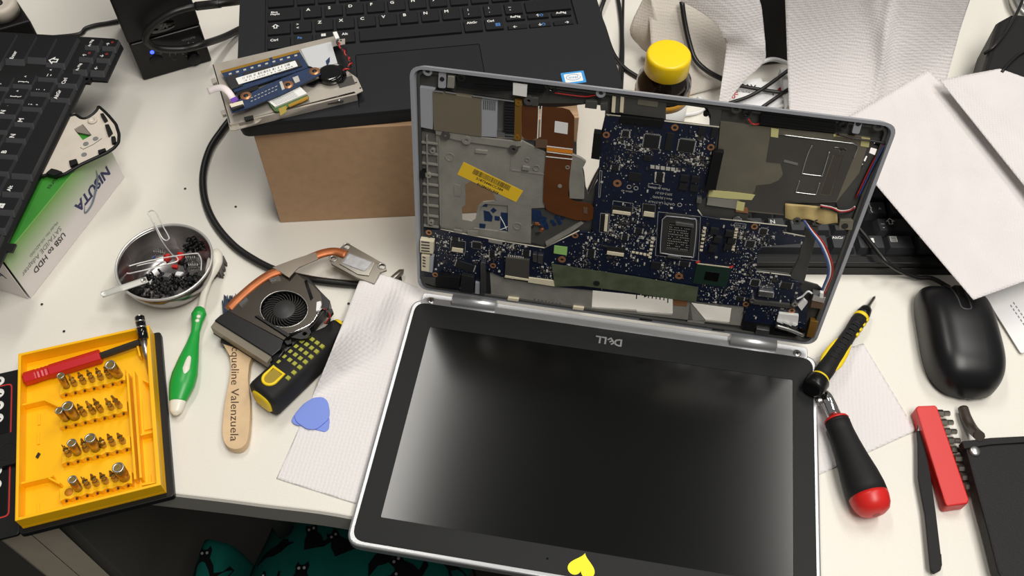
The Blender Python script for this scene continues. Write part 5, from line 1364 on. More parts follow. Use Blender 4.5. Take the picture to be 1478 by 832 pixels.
tag(M().tube([C5(235, 522, 19), C5(330, 500, 18.5), C5(440, 487, 18), C5(466, 496, 17.8), C5(452, 514, 17.8), C5(300, 556, 18.4), C5(205, 576, 19)], .5, 8, smooth=6).build('wire_loop', m_wire), 'short silver wire loop on the left of the bowl', 'wire loop')
# plastic strap over the rim
def strap(a, b):
    p = add((147, 425.5), (212, 403.5), a); q = (p[0] + (b - .5) * 3.0, p[1] + (b - .5) * 8.0)
    return W(q[0], q[1], 34 - 10 * abs(a - .45) + (0 if a > .45 else -6 * (.45 - a)))
sg = thing('plastic_strap', strap(.5, .5), 'pale translucent plastic strap resting over the left rim of the bowl', 'strap')
M().grid(strap, 20, 3, .7).build('strap_band', mat('strap_plastic', (206, 206, 198), .35), sg)
for a in (.04, .92):
    p = strap(a, .5); M().lathe((p[0], p[1], p[2] - .2), (p[0], p[1], p[2] + 1), [(0, 2.4), (.6, 2.4), (.9, 1.5), (.3, 1.2), (.3, 0)], 14).build('strap_stud', m_wcable if a < .5 else m_steelr, sg)

# ================================================================== toothbrush
tb = thing('toothbrush', W(272, 520, 0), 'green and white toothbrush lying beside the steel bowl', 'toothbrush')
P_ = lambda x, y, z: np.array(W(x, y, z))
tip, hd0 = P_(253, 598, 6), P_(307, 372, 12)
M().tube([P_(290, 446, 8), P_(294, 426, 9), P_(300.5, 405, 10.5), P_(306, 390, 12), P_(310, 378, 13), P_(312, 368, 13.5), P_(312, 361, 13.5)], [3.4, 3.0, 3.4, 5.8, 6.8, 5.4, 2.4], 12, flat=.7).build('brush_neck', m_ivory, tb)
bs = M(); rs2 = random.Random(2)
for i in range(11):
    for j in range(4):
        p = add(P_(308, 392, 9), P_(313, 370, 10), i / 10); x = p[0] + (j - 1) * 2.6; y = p[1] + (j - 1.5) * .6
        bs.tube([(x, y, 10), (x + rs2.uniform(-.8, 1.5), y + rs2.uniform(-1, .6), .5)], [.9, 1.1], 5, smooth=0)
tag(bs.build('bristles', mat('bristle_grey', (96, 92, 88), .8), tb), kind='stuff')
hd = [P_(288.3, 445, 8), P_(287, 454, 8), P_(284.6, 466, 8), P_(282, 480, 8), P_(278, 497, 8.5), P_(272.5, 518, 9), P_(267, 540, 9), P_(262.5, 556, 9), P_(258, 572, 8), P_(256.5, 580, 7.6)]
M().tube(hd, [3.8, 6.3, 4.4, 3.6, 5.2, 8.0, 10.2, 10.0, 7.8, 6.4], 16, flat=.72).build('grip', m_green, tb)
M().tube([P_(257.5, 576, 7.6), P_(255.5, 586, 7), P_(253.5, 595, 6.4), P_(252.6, 600, 6)], [6.6, 6.0, 4.6, 1.6], 14, flat=.75).build('grip_end', m_ivory, tb)
M().tube([P_(275.5, 505, 11.8), P_(272, 518, 14), P_(268, 533, 15), P_(266, 541, 15.2)], [.9, 2.4, 3.4, 1.5], 10, flat=.5).build('grip_inlay', m_ivory, tb)
for x, y, z in ((284.6, 463, 11), (286.4, 457, 12.2), (250.8, 570, 11.5), (263.5, 569, 11.5)):
    p = W(x, y, z); M().lathe((p[0], p[1], z - 2), (p[0], p[1], z + .4), [(0, 1.7), (2.2, 1.7), (2.5, 1), (2.51, 0)], 12).build('grip_dot', m_ivory, tb)

# ================================================================== wooden paint brush
pbk = thing('paint_brush', W(342, 570, 0), 'flat paint brush with a pale wooden handle and handwriting on it', 'brush')
HO = [(320, 492), (345, 498), (365, 510), (359.5, 526), (357.5, 546), (360.5, 575), (361, 595), (359.5, 622), (356, 640), (347, 648), (337, 649), (327.5, 645), (321.5, 634), (320.6, 620), (322.6, 594), (325.5, 575), (331, 548), (333.5, 530), (331, 512), (324, 501)]
M().slab(HO, .8, 8.4, r=5).build('handle', m_wood, pbk, bevel=1.8, seg=3)
FE = [(323, 462), (366, 472), (366, 510), (318, 495)]
M().slab(FE, .6, 9.2, r=1).build('ferrule', mat('ferrule_dark', (74, 72, 72), .3, metal=.9), pbk, bevel=1)
bq = M()
for i in range(26):
    for j in range(4):
        p = add(P_(324, 470, 4), P_(364, 474, 4), (i + .5) / 26); q = add(P_(322, 431, 2), P_(346, 431, 2), (i + .5) / 26)
        z = 1.2 + j * 1.8
        bq.tube([(p[0], p[1], z), (q[0], q[1] + rs2.uniform(-5, 4), .6 + j * .9)], [.7, .35], 4, smooth=0)
tag(bq.build('bristles', mat('bristle_blue', (62, 78, 98), .7), pbk), kind='stuff')
wd_dir = np.array(W(341, 632, 8.6)) - np.array(W(342.5, 505, 8.6))
hw = letter('Jacqueline Valenzuela', W(339.5, 489, 8.55), tuple(wd_dir), (0, 0, 1), 8.4, pbk, m_ink, 'handwriting', shear=.12)
wl0 = np.linalg.norm(np.array(W(343, 636, 8.6)) - np.array(W(339.5, 489, 8.6)))
sxx = wl0 / (max(v.co.x for v in hw.data.vertices) * 1000)
hw.matrix_basis = hw.matrix_basis @ Matrix.Diagonal((sxx, 1.05, 1, 1))

# ================================================================== laptop cooler
ZC = 21.0
col = thing('laptop_cooler', W(400, 450, 8), 'laptop cooling fan with finned heatsink and copper heat pipe, lying on the brush', 'cooling fan')
m_fanplate = mat('fan_plate', (70, 65, 58), .3, metal=.7, var=.1, vscale=30)
FO = [(329, 449), (345, 432), (366, 413), (392, 401), (419, 395), (427, 394), (441, 405), (452, 412), (463, 424), (466, 438), (462, 452), (452, 466), (441, 476), (417, 482.6), (409, 491), (385, 478)]
def ell(cx, cy, rx, ry, n=32, rot=0.0):
    return [(cx + rx * math.cos(t) * math.cos(rot) - ry * math.sin(t) * math.sin(rot), cy + rx * math.cos(t) * math.sin(rot) + ry * math.sin(t) * math.cos(rot)) for t in [2 * math.pi * i / n for i in range(n)]]
fc = (410, 446.5)
fh = ell(fc[0], fc[1], 34, 26)
M().slab(FO, ZC - 1.2, ZC, [fh]).build('fan_cover', m_fanplate, col, bevel=.2)
FB = [(329, 449), (366, 413), (392, 401), (427, 394), (445, 400), (463, 420), (476, 433), (474, 443), (466, 450), (452, 468), (441, 478), (417, 483), (409, 491), (385, 478)]
fbt = [W(x, y, ZC) for x, y in FB]
M().prism([(p[0], p[1], ZC - 1.3) for p in fbt], [(p[0], p[1], 10.0) for p in fbt], [[(W(x, y, ZC)[0], W(x, y, ZC)[1], ZC - 1.3) for x, y in fh]], [[(W(x, y, ZC)[0], W(x, y, ZC)[1], 10.0) for x, y in fh]]).build('fan_housing', m_blacks, col, bevel=.4)
fcw = W(fc[0], fc[1], ZC - 2); Rf = .5 * math.dist(W(376, 446.5, ZC), W(444, 446.5, ZC))
M().lathe((fcw[0], fcw[1], 10.1), (fcw[0], fcw[1], 11), [(0, Rf - .6), (.6, Rf - .6), (.61, 0)], 32).build('fan_floor', m_chip, col)
M().lathe((fcw[0], fcw[1], 10.8), (fcw[0], fcw[1], 20), [(0, Rf * .5), (7.6, Rf * .5), (8.4, Rf * .46), (8.41, 0)], 32).build('fan_hub', mat('hub_grey', (46, 45, 45), .5), col)
for k in range(29):
    a = 2 * math.pi * k / 29; b = M()
    pts = []
    for s in np.linspace(0, 1, 6):
        r = Rf * (.5 + .44 * s); an = a + .55 * s; pts.append((fcw[0] + r * math.cos(an), fcw[1] + r * math.sin(an)))
    nx = [(p[0] + .35 * math.cos(a + 1.8), p[1] + .35 * math.sin(a + 1.8)) for p in pts]
    o = pts + nx[::-1]
    b.prism([(x, y, 18.6) for x, y in o], [(x, y, 11) for x, y in o]).build('fan_blade', mat('blade_grey', (58, 56, 54), .4), col)
hr_ = M().tube([(W(x, y, ZC)[0], W(x, y, ZC)[1], ZC) for x, y in ell(fc[0], fc[1], 34.4, 26.4, 40)], .5, 6, smooth=0, closed=True)
hr_.build('fan_hole_edge', m_steelr, col)
# finned heatsink
FT = [(318, 455), (330, 448.5), (409, 491), (405, 504), (392, 514.5), (309.4, 462.7)]
ftw = [W(x, y, ZC + 1) for x, y in FT]
M().prism(ftw, [(p[0], p[1], 10) for p in ftw]).build('heatsink_cover', m_blacks, col, bevel=.6)
ff = [W(309.4, 462.7, ZC + .6), W(391, 514.5, ZC + .6)]; fd = np.array(ff[1]) - np.array(ff[0]); fL = np.linalg.norm(fd); fd /= fL; fn_ = np.array([fd[1], -fd[0], 0])
m_fin = mat('fin_steel', (190, 180, 162), .4, metal=.45)
for k in range(64):
    c = np.array(ff[0]) + fd * (k + .5) / 64 * fL
    a, b = c - fd * .22, c + fd * .22
    o = [a + fn_ * 3.2 + np.array([0, 0, -1.5]), b + fn_ * 3.2 + np.array([0, 0, -1.5]), b, a]
    t_ = [tuple(a - fn_ * 4), tuple(b - fn_ * 4), tuple(b + fn_ * 5.4 + np.array([0, 0, -2.4])), tuple(a + fn_ * 5.4 + np.array([0, 0, -2.4]))]
    M().prism(t_, [(p[0], p[1], 9.4) for p in t_]).build('heatsink_fin', m_fin, col)
bp_ = [tuple(np.array(ff[0]) - fn_ * 3 + np.array([0, 0, -12.4])), tuple(np.array(ff[1]) - fn_ * 3 + np.array([0, 0, -12.4])), tuple(np.array(ff[1]) + fn_ * 5.8 + np.array([0, 0, -12.4])), tuple(np.array(ff[0]) + fn_ * 5.8 + np.array([0, 0, -12.4]))]
M().prism(bp_, [(p[0], p[1], p[2] - .6) for p in bp_]).build('heatsink_base', m_blacks, col)
ec = [(391, 514), (405, 503), (409, 491), (411, 506), (400, 521), (387, 523.5)]
ew = [W(x, y, 16) for x, y in ec]; M().prism(ew, [(p[0], p[1], 9.4) for p in ew]).build('heatsink_end', m_blackg, col, bevel=.6)
# heat pipe, bracket and cold plate
M().tube([P_(330, 447, ZC - 1), P_(340, 436, ZC - 1), P_(355, 422, ZC - .5), P_(372, 408, ZC), P_(388, 397.5, ZC + 1), P_(402, 392, ZC + 1), P_(420, 386, ZC + 1), P_(450, 372, ZC), P_(468, 365.5, ZC - 1), P_(484, 363.5, ZC - 2), P_(500, 368, ZC - 2)], 4.2, 12, flat=.55).build('heat_pipe', m_copper, col)
M().slab([(393, 386), (425, 374), (456, 364), (459, 374), (447, 379), (431, 386), (423, 394), (417, 401), (405, 393)], ZC + 2, ZC + 3.4, r=1).build('pipe_bracket', mat('bracket_grey', (150, 140, 128), .4, metal=.6), col, bevel=.3)
CPo = [(474, 371), (480, 369), (494, 355), (500, 350.5), (507, 354), (556, 382), (558, 390), (549, 393), (540, 410), (515, 401), (478, 381)]
ch = [ell(500.5, 355.5, 4.2, 3.2, 14), ell(481, 373.5, 3.6, 2.9, 14), ell(551, 384.5, 4, 3, 14)]
zpl = ZC - 2.5
M().slab(CPo, zpl - 2.2, zpl, ch).build('cold_plate', mat('plate_steel', (134, 128, 118), .36, metal=.7), col, bevel=.3)
for h in ((500.5, 355.5), (481, 373.5), (551, 384.5)):
    M().tube([(W(x, y, zpl)[0], W(x, y, zpl)[1], zpl) for x, y in ell(h[0], h[1], 4.9, 3.8, 18)], .7, 6, smooth=0, closed=True).build('screw_eye', m_steelr, col)
M().slab([(502, 363), (541, 379), (532, 398), (516, 396), (490, 381)], zpl, zpl + .9).build('copper_block', mat('block_steel', (150, 146, 138), .3, metal=.8), col, bevel=.2)
def paste(a, b):
    p = add(add((503, 365.5), (537, 379), a), add((494, 380), (526, 392), a), b)
    return W(p[0], p[1], zpl + 1.25 + .12 * math.sin(a * 14 + b * 9) + .1 * math.sin(b * 23 - a * 5))
M().grid(paste, 14, 10, .4).build('thermal_paste', mat('thermal_paste', (176, 176, 178), .6, bump=.6, bscale=300, var=.15, vscale=200), col)
# clips, ears, leads
for q in ([(388, 403), (403, 398), (405, 402), (390, 407)], [(345, 438), (356, 429), (358, 433), (347, 443)]): M().slab(q, ZC, ZC + 1.6, r=.6).build('spring_clip', m_chrome, col, bevel=.3)
M().slab([(437, 478), (446, 473), (449, 480), (444, 488), (434, 490), (420, 487)], 28.2, 30.2, [ell(440, 482, 4, 2.8, 12)], r=1).build('mounting_ear', m_blacks, col, bevel=.4)
M().slab([(410, 492), (420, 490), (421, 496), (414, 498)], ZC - 6, ZC - 2, r=1).build('mounting_ear', m_blacks, col, bevel=.4)
M().tube([P_(417, 482, ZC), P_(432, 476, ZC + .4), P_(448, 468, ZC + .4), P_(456, 458, ZC + .4), P_(462, 448, ZC + .4), P_(467, 445, ZC)], .6, 6).build('steel_wire', m_chrome, col)
M().slab([(367, 456), (372, 455), (419, 483), (415, 487)], ZC, ZC + 1.6).build('cover_rib', m_blacks, col, bevel=.4)
M().slab([(439, 406), (443, 404), (452, 430), (448, 434)], ZC, ZC + .5).build('black_tape', m_blackg, col)
M().slab([(457, 436), (463, 434.5), (464, 439), (461, 448), (456, 449)], ZC, ZC + 2.4, r=.6).build('white_plug', m_wcable, col, bevel=.3)
for k, m_ in enumerate((m_wblk, m_wblk, m_wred)):
    M().tube([P_(464, 446, ZC - 1), P_(470 + k, 449, ZC - 1), P_(474 + k, 456, ZC), P_(476 - k, 462, ZC + 4), P_(473 - 2 * k, 467, ZC + 6)], .9, 6).build('fan_lead', m_, col)
M().slab([(470, 449), (479, 445), (481, 450), (476, 456), (471, 455)], ZC - 4, ZC, r=.6).build('fan_plug', m_blacks, col, bevel=.4)

# ================================================================== stubby screwdriver with the checkered grip
sd = thing('chunky_screwdriver', W(440, 530, 0), 'fat black screwdriver with lime squares, half under the paper towel', 'screwdriver')
A0 = P_(379, 579, 14.6); A1 = P_(583, 389, 6)
sdd = A1 - A0; SLn = np.linalg.norm(sdd); sdd /= SLn; sdx = np.array([sdd[1], -sdd[0], 0]); sdx /= np.linalg.norm(sdx)
M().lathe(A0, A1, [(0, 12), (1.2, 14), (4, 14.6), (46, 14.4), (56, 14), (64, 12.6), (72, 10), (78, 8.4), (84, 8.6), (87, 8.0)], 32, sq=3.4).build('grip', m_rub, sd)
M().lathe(A0 - sdd * 1.6, A1, [(0, 6), (.4, 9.4), (1.8, 10.2)], 28, sq=3).build('end_cap', m_ylw, sd)
M().lathe(A0 + sdd * 86.8, A1, [(0, 8.2), (2.5, 8.2), (2.6, 7)], 24).build('collar', m_ylw, sd)
M().lathe(A0 + sdd * 88, A1, [(0, 3.2), (SLn - 100, 3.2), (SLn - 92, 3.0), (SLn - 88.5, .7)], 14).build('shaft', m_bits, sd)
sdu = np.cross(sdx, sdd); sdu = sdu if sdu[2] > 0 else -sdu
def sdp(t, x, h): return tuple(A0 + sdd * t + sdx * x + sdu * h)
for i in range(7):
    for j in range(4):
        t = 22 + i * 6.2; x = -7.5 + j * 5.3
        if (i < 2 and j > 0 and j < 3): continue
        h = 14.2 - (.6 if j in (0,) else 0)
        q = [sdp(t - 1.7, x - 1.7, h + .5), sdp(t + 1.7, x - 1.7, h + .5), sdp(t + 1.7, x + 1.7, h + .5), sdp(t - 1.7, x + 1.7, h + .5)]
        M().prism(q, [tuple(np.array(p) - sdu * 2.5) for p in q]).build('grip_square', m_lime, sd, bevel=.3)
lo = [sdp(8 + 5 * (1 - math.cos(t)), -1.5 + 5 * math.sin(t), 14.8) for t in np.linspace(-math.pi / 2, math.pi / 2, 9)]
lo = [sdp(22, -7.2, 14.8), sdp(13, -7.2, 14.8)] + [sdp(13 - 5.7 * math.sin(t), -1.5 - 5.7 * math.cos(t), 14.8) for t in np.linspace(.2, math.pi - .2, 9)] + [sdp(13, 4.2, 14.8), sdp(22, 4.2, 14.8)]
M().tube(lo, 1.3, 8, smooth=0, closed=True).build('hanging_loop', m_ylw, sd)
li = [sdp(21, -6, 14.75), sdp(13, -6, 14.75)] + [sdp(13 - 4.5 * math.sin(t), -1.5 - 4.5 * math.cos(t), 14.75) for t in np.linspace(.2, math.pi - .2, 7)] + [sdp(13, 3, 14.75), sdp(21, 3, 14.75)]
M().prism(li, [tuple(np.array(p) - sdu * .6) for p in li]).build('loop_recess', mat('shaded_yellow', (150, 128, 8), .5), sd)  # flat plate, the slot's shade put into a darker yellow

# ================================================================== opening picks
PK1 = [(424, 599), (438, 583), (452, 574), (466, 573), (473, 579), (476, 593), (475, 604), (465, 613), (456, 620), (443, 620), (427, 609)]
PK2 = [(420, 608), (424, 599), (474, 600), (476, 606), (474.5, 620), (469, 624), (453, 620), (438, 616), (425, 613)]
tag(M().slab(PK2, .9, 1.8, r=3).build('opening_pick', m_bluepick, bevel=.3), 'lower blue plastic opening pick, mostly hidden under its twin on the towel', 'opening pick', 'blue opening picks')
tag(M().slab(PK1, 1.9, 2.8, r=5).build('opening_pick', m_bluepick, bevel=.35), 'upper blue plastic opening pick, lying on its twin at the towel edge', 'opening pick', 'blue opening picks')

# ================================================================== paper towel under the laptop, left
sa, sb = A0 + sdd * 30, A1
def ridge(x, y):
    p = np.array([x, y]); d = sdd[:2] / np.linalg.norm(sdd[:2]); r = p - A0[:2]
    t = r @ d; s_ = abs(r @ np.array([-d[1], d[0]]))
    h = np.interp(t, [-20, 10, 30, 72, 88, 120, SLn, SLn + 30], [0, 6, 31.5, 31, 27.5, 18, 11.5, 0])
    fw = np.interp(t, [0, 62, 92], [15.0, 15.0, 9.5]); wd_ = np.interp(t, [30, 58, 75, 95, 150], [3.5, 6, 14, 22, 18])
    k = 1.0 if s_ < fw else math.exp(-((s_ - fw) / wd_) ** 2)
    e = min(1, max(0, (-170 - x) / 22.0)); e = e * e * (3 - 2 * e)
    return h * k * e
L0, L1, L2, L3 = W(527, 386, 17), W(640, 425, 1), W(640, 760, 1), W(399, 690, 1)
def towel_l(a, b):
    # a: left edge to right, b: top to bottom
    p = add(add((526, 386), (650, 432), a), add((399, 691), (560, 742), a), b)
    bow = 3 * math.sin(b * math.pi) * (1 - a)
    z = 1
    for _ in range(24):
        q = W(p[0] + bow, p[1], z); z = .6 * z + .4 * (.9 + ridge(q[0], q[1]))
    q = W(p[0] + bow, p[1], z)
    z += .5 * (1 + math.sin(a * 17 + b * 5)) * (.25 if q[0] < -170 else 0)
    return (q[0], q[1], z)
tag(M().grid(towel_l, 60, 110, .35).build('paper_towel', m_towel), 'white embossed paper towel sticking out left of the open laptop, over the screwdriver shaft', 'paper towel')
# ================================================================== yellow bit case
zr0, zr1 = 7.0, 21.0
T = {}
TL, TR, BR, BLc = W(26, 511, zr1), W(216, 469, zr1), W(234, 700.5, zr1), W(24.5, 751, zr1)
exC = np.array(TR) - np.array(TL); LCw = np.linalg.norm(exC); exC /= LCw; eyC = np.array([exC[1], -exC[0], 0])   # eyC towards the viewer
LCh = .5 * (math.dist(TL, BLc) + math.dist(TR, BR)); LCw = .5 * (LCw + math.dist(BLc, BR))
case = thing('bit_case', tuple(np.array(TL) + exC * LCw / 2 + eyC * LCh / 2 - np.array([0, 0, zr1])), 'open yellow bit case in a black shell at the desk corner', 'tool case')
cO = np.array(TL) - np.array([0, 0, zr1])
def cq(a, d, z): return tuple(cO + exC * a + eyC * d + np.array([0, 0, z]))
def Cinv(px, py, z):
    r = np.array(W(px, py, z)) - cO; return (r @ exC, r @ eyC)
def cpr(o, z0, z1, holes=(), t=0):
    return M().prism([cq(a, d, z1) for a, d in o], [cq(a, d, z0) for a, d in o], [[cq(a, d, z1) for a, d in h] for h in holes], [[cq(a, d, z0) for a, d in h] for h in holes])
def rect(a0, a1, d0, d1): return [(a0, d0), (a1, d0), (a1, d1), (a0, d1)]
cpr(fillet(rect(-3, LCw + 5, -2, LCh + 4), 3, 4), .2, 6.2).build('black_shell', m_black, case, bevel=.8)
cpr(rect(0, LCw, 0, LCh), 6.3, 8.8).build('tray_floor', m_yellow, case)
cpr(rect(0, LCw, 0, LCh), 8.8, zr1, [rect(2.2, LCw - 3.2, 2.2, LCh - 2.2)]).build('tray_wall', m_yellow, case, bevel=.5)
# black lid folded back to the left, with its printed frame and chart
cpr(fillet(rect(-72, -4, 2, LCh + 2), 3, 4), .2, 3.4).build('case_lid', m_black, case, bevel=.6)
fo = fillet(rect(-62, -11, 14, LCh - 14), 4, 4); fi = fillet(rect(-61, -12, 15, LCh - 15), 3.4, 4)
cpr(fo, 3.35, 3.6, [fi]).build('printed_frame', mat('print_red', (190, 44, 36), .5), case)
cpr(rect(-60, -13, 16, LCh - 16), 3.35, 3.5).build('printed_field', m_blackg, case)
ic = Cinv(1.5, 550, 3.6)
for k in range(9):
    d0 = ic[1] + k * 11.4
    if 4 <= k <= 5: continue
    p = cq(ic[0] - 1.5, d0, 3.5)
    M().lathe(p, (p[0], p[1], 9), [(0, 4.2), (.15, 4.2), (.16, 0)], 20).build('chart_symbol', m_white, case)
    p2 = cq(ic[0] - 1.5, d0, 3.66)
    if k % 2: M().box(p2[0] - 2.6, p2[0] + 2.6, p2[1] - .6, p2[1] + .6, 3.64, 3.8).build('chart_symbol_mark', m_chip, case)
    else: M().lathe(p2, (p2[0], p2[1], 9), [(0, 2.0), (.12, 2.0), (.13, 0)], 6).build('chart_symbol_mark', m_chip, case)
c0 = Cinv(11, 646, 9)
cpr(fillet(rect(c0[0] - 14, -3.6, c0[1] - 14, c0[1] + 14), 2, 3), 3.5, 7).build('latch', m_black, case, bevel=.6)
lp = cq(c0[0] - 1, c0[1] + 2, 7)
M().tube([(lp[0] + 7 * math.cos(t), lp[1] + 7 * math.sin(t), 7) for t in np.linspace(0, 2 * math.pi, 28)], .4, 6, smooth=0).build('latch_emboss', m_rub, case)
# bit racks
def rack(p0, p1, zt, dep):
    a0, d0 = Cinv(p0[0], p0[1], zt); a1, d1 = Cinv(p1[0], p1[1], zt); d = (d0 + d1) / 2
    return a0, a1, d
ZTR = 15.0
ordw = ['first', 'second', 'third', 'fourth', 'fifth', 'sixth', 'seventh']
RROWS = [
 ('top', [(96, 558), (108, 556), (121, 553), (133.5, 549), (146, 548), (158.6, 545), (171, 541)], [(87, 542, 's', 2.9), (99, 541, 'f', 2.3), (112, 537, 'b', 2.3), (125.5, 534.5, 'b', 2.3), (138, 531, 'b', 2.3), (149.5, 529, 'b', 2.3), (158.7, 526.5, 's', 4.0)]),
 ('second', [(96, 605), (108.5, 602), (122, 598), (135, 596), (146, 594), (161, 589), (173.5, 587)], [(84.5, 592.7, 's', 2.9), (97, 586, 's', 4.2), (111, 583, 'b', 2.3), (124.4, 580, 'f', 2.3), (134, 575, 'b', 2.3), (152, 575.6, 'f', 2.3), (161, 572, 'f', 2.3)]),
 ('third', [(99, 657), (111.5, 654), (124, 651.6), (138, 649), (149, 644.6), (163, 642), (178, 639)], [(90.6, 643, 'k', 2.3), (103, 639, 's', 3.4), (117, 633.5, 'b', 2.3), (129.6, 632, 's', 4.0), (143.5, 630.7, 'b', 2.3), (154.7, 626.5, 'b', 2.3), (168.6, 625, 'b', 2.3)]),
 ('bottom', [(113, 706), (127, 703), (139.4, 700), (153, 697.5), (167, 693), (180, 689)], [(104, 692, 's', 3.2), (118.5, 689, 'k', 2.3), (131, 685, 'b', 2.3), (143.5, 682, 'b', 2.3), (157.5, 679.4, 'b', 2.3), (170, 675, 's', 4.2)]),
]
SH = {}
def bit_parts(kind, r, h):
    k = (kind, r, round(h))
    if k in SH: return SH[k]
    body, tip = M(), M()
    if kind == 's':
        body.lathe((0, 0, 0), (0, 0, 1), [(0, r * .9), (h * .45, r * .9), (h * .5, r), (h - .3, r), (h - .2, r * .95)], 16)
        tip.lathe((0, 0, 0), (0, 0, 1), [(h - 1.4, r * 1.0), (h - .2, r * 1.0), (h, r * .95), (h, r * .68), (h - 3, r * .62), (h - 3, 0)], 18)
    else:
        body.lathe((0, 0, 0), (0, 0, 1), [(0, r), (h * .5, r), (h * .55, r * .72), (h * .62, r * .72), (h * .66, r), (h * .70, r * .95), (h * .74, r * .55)], 6, sm=False)
        if kind == 'f': tip.lathe((0, 0, 0), (0, 0, 1), [(h * .73, r * .55), (h * .92, r * .4), (h, r * .4), (h + .01, 0)], 6, sm=False)
        elif kind == 'k':
            for sx in (-1, 1): tip.tube([(sx * r * .3, 0, h * .72), (sx * r * .42, 0, h)], [r * .3, r * .16], 6, smooth=0)
        else: tip.lathe((0, 0, 0), (0, 0, 1), [(h * .73, r * .55), (h * .9, r * .42), (h, r * .05)], 8)
    SH[k] = (local_mesh(body, 'bit_shank'), local_mesh(tip, 'bit_tip'))
    return SH[k]
for nm, bases, tops in RROWS:
    bb = [Cinv(x, y, ZTR) for x, y in bases]
    d = sum(b[1] for b in bb) / len(bb) + 1.0
    a0, a1 = min(b[0] for b in bb) - 5, max(b[0] for b in bb) + 5
    if nm == 'bottom': a0 -= 8
    n_ = 7
    wav = [(a0, d - 5)] + [(a1, d - 5)] + [(a1 - (a1 - a0) * i / 28, d + 4.6 + .7 * math.cos(i / 28 * 2 * math.pi * 7)) for i in range(29)]
    rk = cpr(wav, 8.8, ZTR).build('bit_rack', m_yellow, case, bevel=.25)
    pr_ = M()
    for i in range(7):
        a = a0 + (a1 - a0) * (i + .5) / 7
        p = cq(a - 1.2, d + 5.6, 12.2); pr_.prism([cq(a - .7, d + 5.45, 12.6), cq(a + .7, d + 5.45, 12.6), cq(a + .7, d + 4, 12.6), cq(a - .7, d + 4, 12.6)], [cq(a - .7, d + 5.45, 11.6), cq(a + .7, d + 5.45, 11.6), cq(a + .7, d + 4, 11.6), cq(a - .7, d + 4, 11.6)])
    tag(pr_.build('size_mark', m_ink, rk), kind='stuff')
    if nm == 'bottom':
        h0 = Cinv(99.5, 710, ZTR); p = cq(h0[0], d - .4, ZTR)
        M().lathe((p[0], p[1], ZTR - .1), (p[0], p[1], ZTR + .15), [(0, 3.2), (.2, 3.2), (.21, 0)], 18).build('empty_hole', mat('hole_orange', (206, 130, 10), .6), rk)
    for i, ((bx_, by_), (tx_, ty_, kd, r)) in enumerate(zip(bases, tops)):
        a, dd = Cinv(bx_, by_ - 3, ZTR)
        P0 = cq(a, d - .6, ZTR - 5)
        hgt = 21 if kd == 's' else 22
        best = min(np.arange(10, 30, .5), key=lambda z: abs(W(tx_, ty_, ZTR - 5 + z)[1] - P0[1]) + abs(W(tx_, ty_, ZTR - 5 + z)[0] - P0[0]))
        tp_ = np.array(W(tx_, ty_, ZTR - 5 + best))
        ax_ = Vector(tuple(tp_ - np.array(P0))).normalized()
        o = bpy.data.objects.new('screwdriver_bit' if kd != 's' else 'socket_bit', None); o.empty_display_size = .005; C.objects.link(o)
        mw = Matrix.Translation(tomet(P0)) @ ax_.to_track_quat('Z', 'Y').to_matrix().to_4x4()
        o.matrix_basis = mw; WM[o.name] = mw
        k2 = {'s': 'hollow nut socket bit', 'f': 'flat ended bit', 'k': 'forked bit', 'b': 'pointed bit'}[kd]
        tag(o, f'{k2} {ordw[i]} from the left in the {nm} row of the yellow case', 'screwdriver bit' if kd != 's' else 'socket bit', f'bits in the {nm} row of the yellow case')
        mb_, mt_ = bit_parts(kd, r, best)
        place(mb_, 'bit_shank', o, mw, m_bit); place(mt_, 'bit_tip', o, mw, m_steelr if kd == 's' else m_bit)
# rails and dividers of the tray
def bar(p0, p1, w_, z0, z1, name='tray_rail'):
    a, b = Cinv(p0[0], p0[1], z1), Cinv(p1[0], p1[1], z1); dx, dy = b[0] - a[0], b[1] - a[1]; l = math.hypot(dx, dy); nx, ny = -dy / l * w_ / 2, dx / l * w_ / 2
    cpr([(a[0] + nx, a[1] + ny), (b[0] + nx, b[1] + ny), (b[0] - nx, b[1] - ny), (a[0] - nx, a[1] - ny)], z0, z1).build(name, m_yellow, case, bevel=.25)
bar((183.5, 538), (195, 692), 1.8, 8.8, 17.5); bar((192.5, 536), (203, 690), 1.8, 8.8, 17.5)
for a, b in (((30, 585), (64, 577)), ((64, 577), (86, 587)), ((30, 698), (76, 687)), ((70, 690), (86, 698)), ((196, 490), (202, 514)), ((206, 548), (216, 553)), ((203, 628), (226, 622)), ((204, 700), (230, 695))):
    bar(a, b, 1.6, 8.8, 16, 'tray_divider')
for q in ((56, 634), (56, 736), (57, 606), (217, 695), (213, 600)):
    a, d = Cinv(q[0], q[1], 9); cpr(rect(a - 1, a + 1, d - 5, d + 5), 8.7, 10).build('tray_rib', m_yellow, case, bevel=.2)
a, d = Cinv(203, 600, 10); cpr(rect(a + 2, a + 12, d - 14, d + 14), 8.7, 10.6).build('tray_step', m_yellow, case, bevel=.2)
p = W(54, 658, 8.9)
tag(M().prism([W(51, 660, 10), (W(55, 653, 10)), W(58, 655, 10), W(54, 662, 10)], [W(51, 660, 10)[:2] + (8.9,), W(55, 653, 10)[:2] + (8.9,), W(58, 655, 10)[:2] + (8.9,), W(54, 662, 10)[:2] + (8.9,)]).build('plastic_crumb', m_chip), 'tiny black crumb on the yellow tray floor', 'crumb')
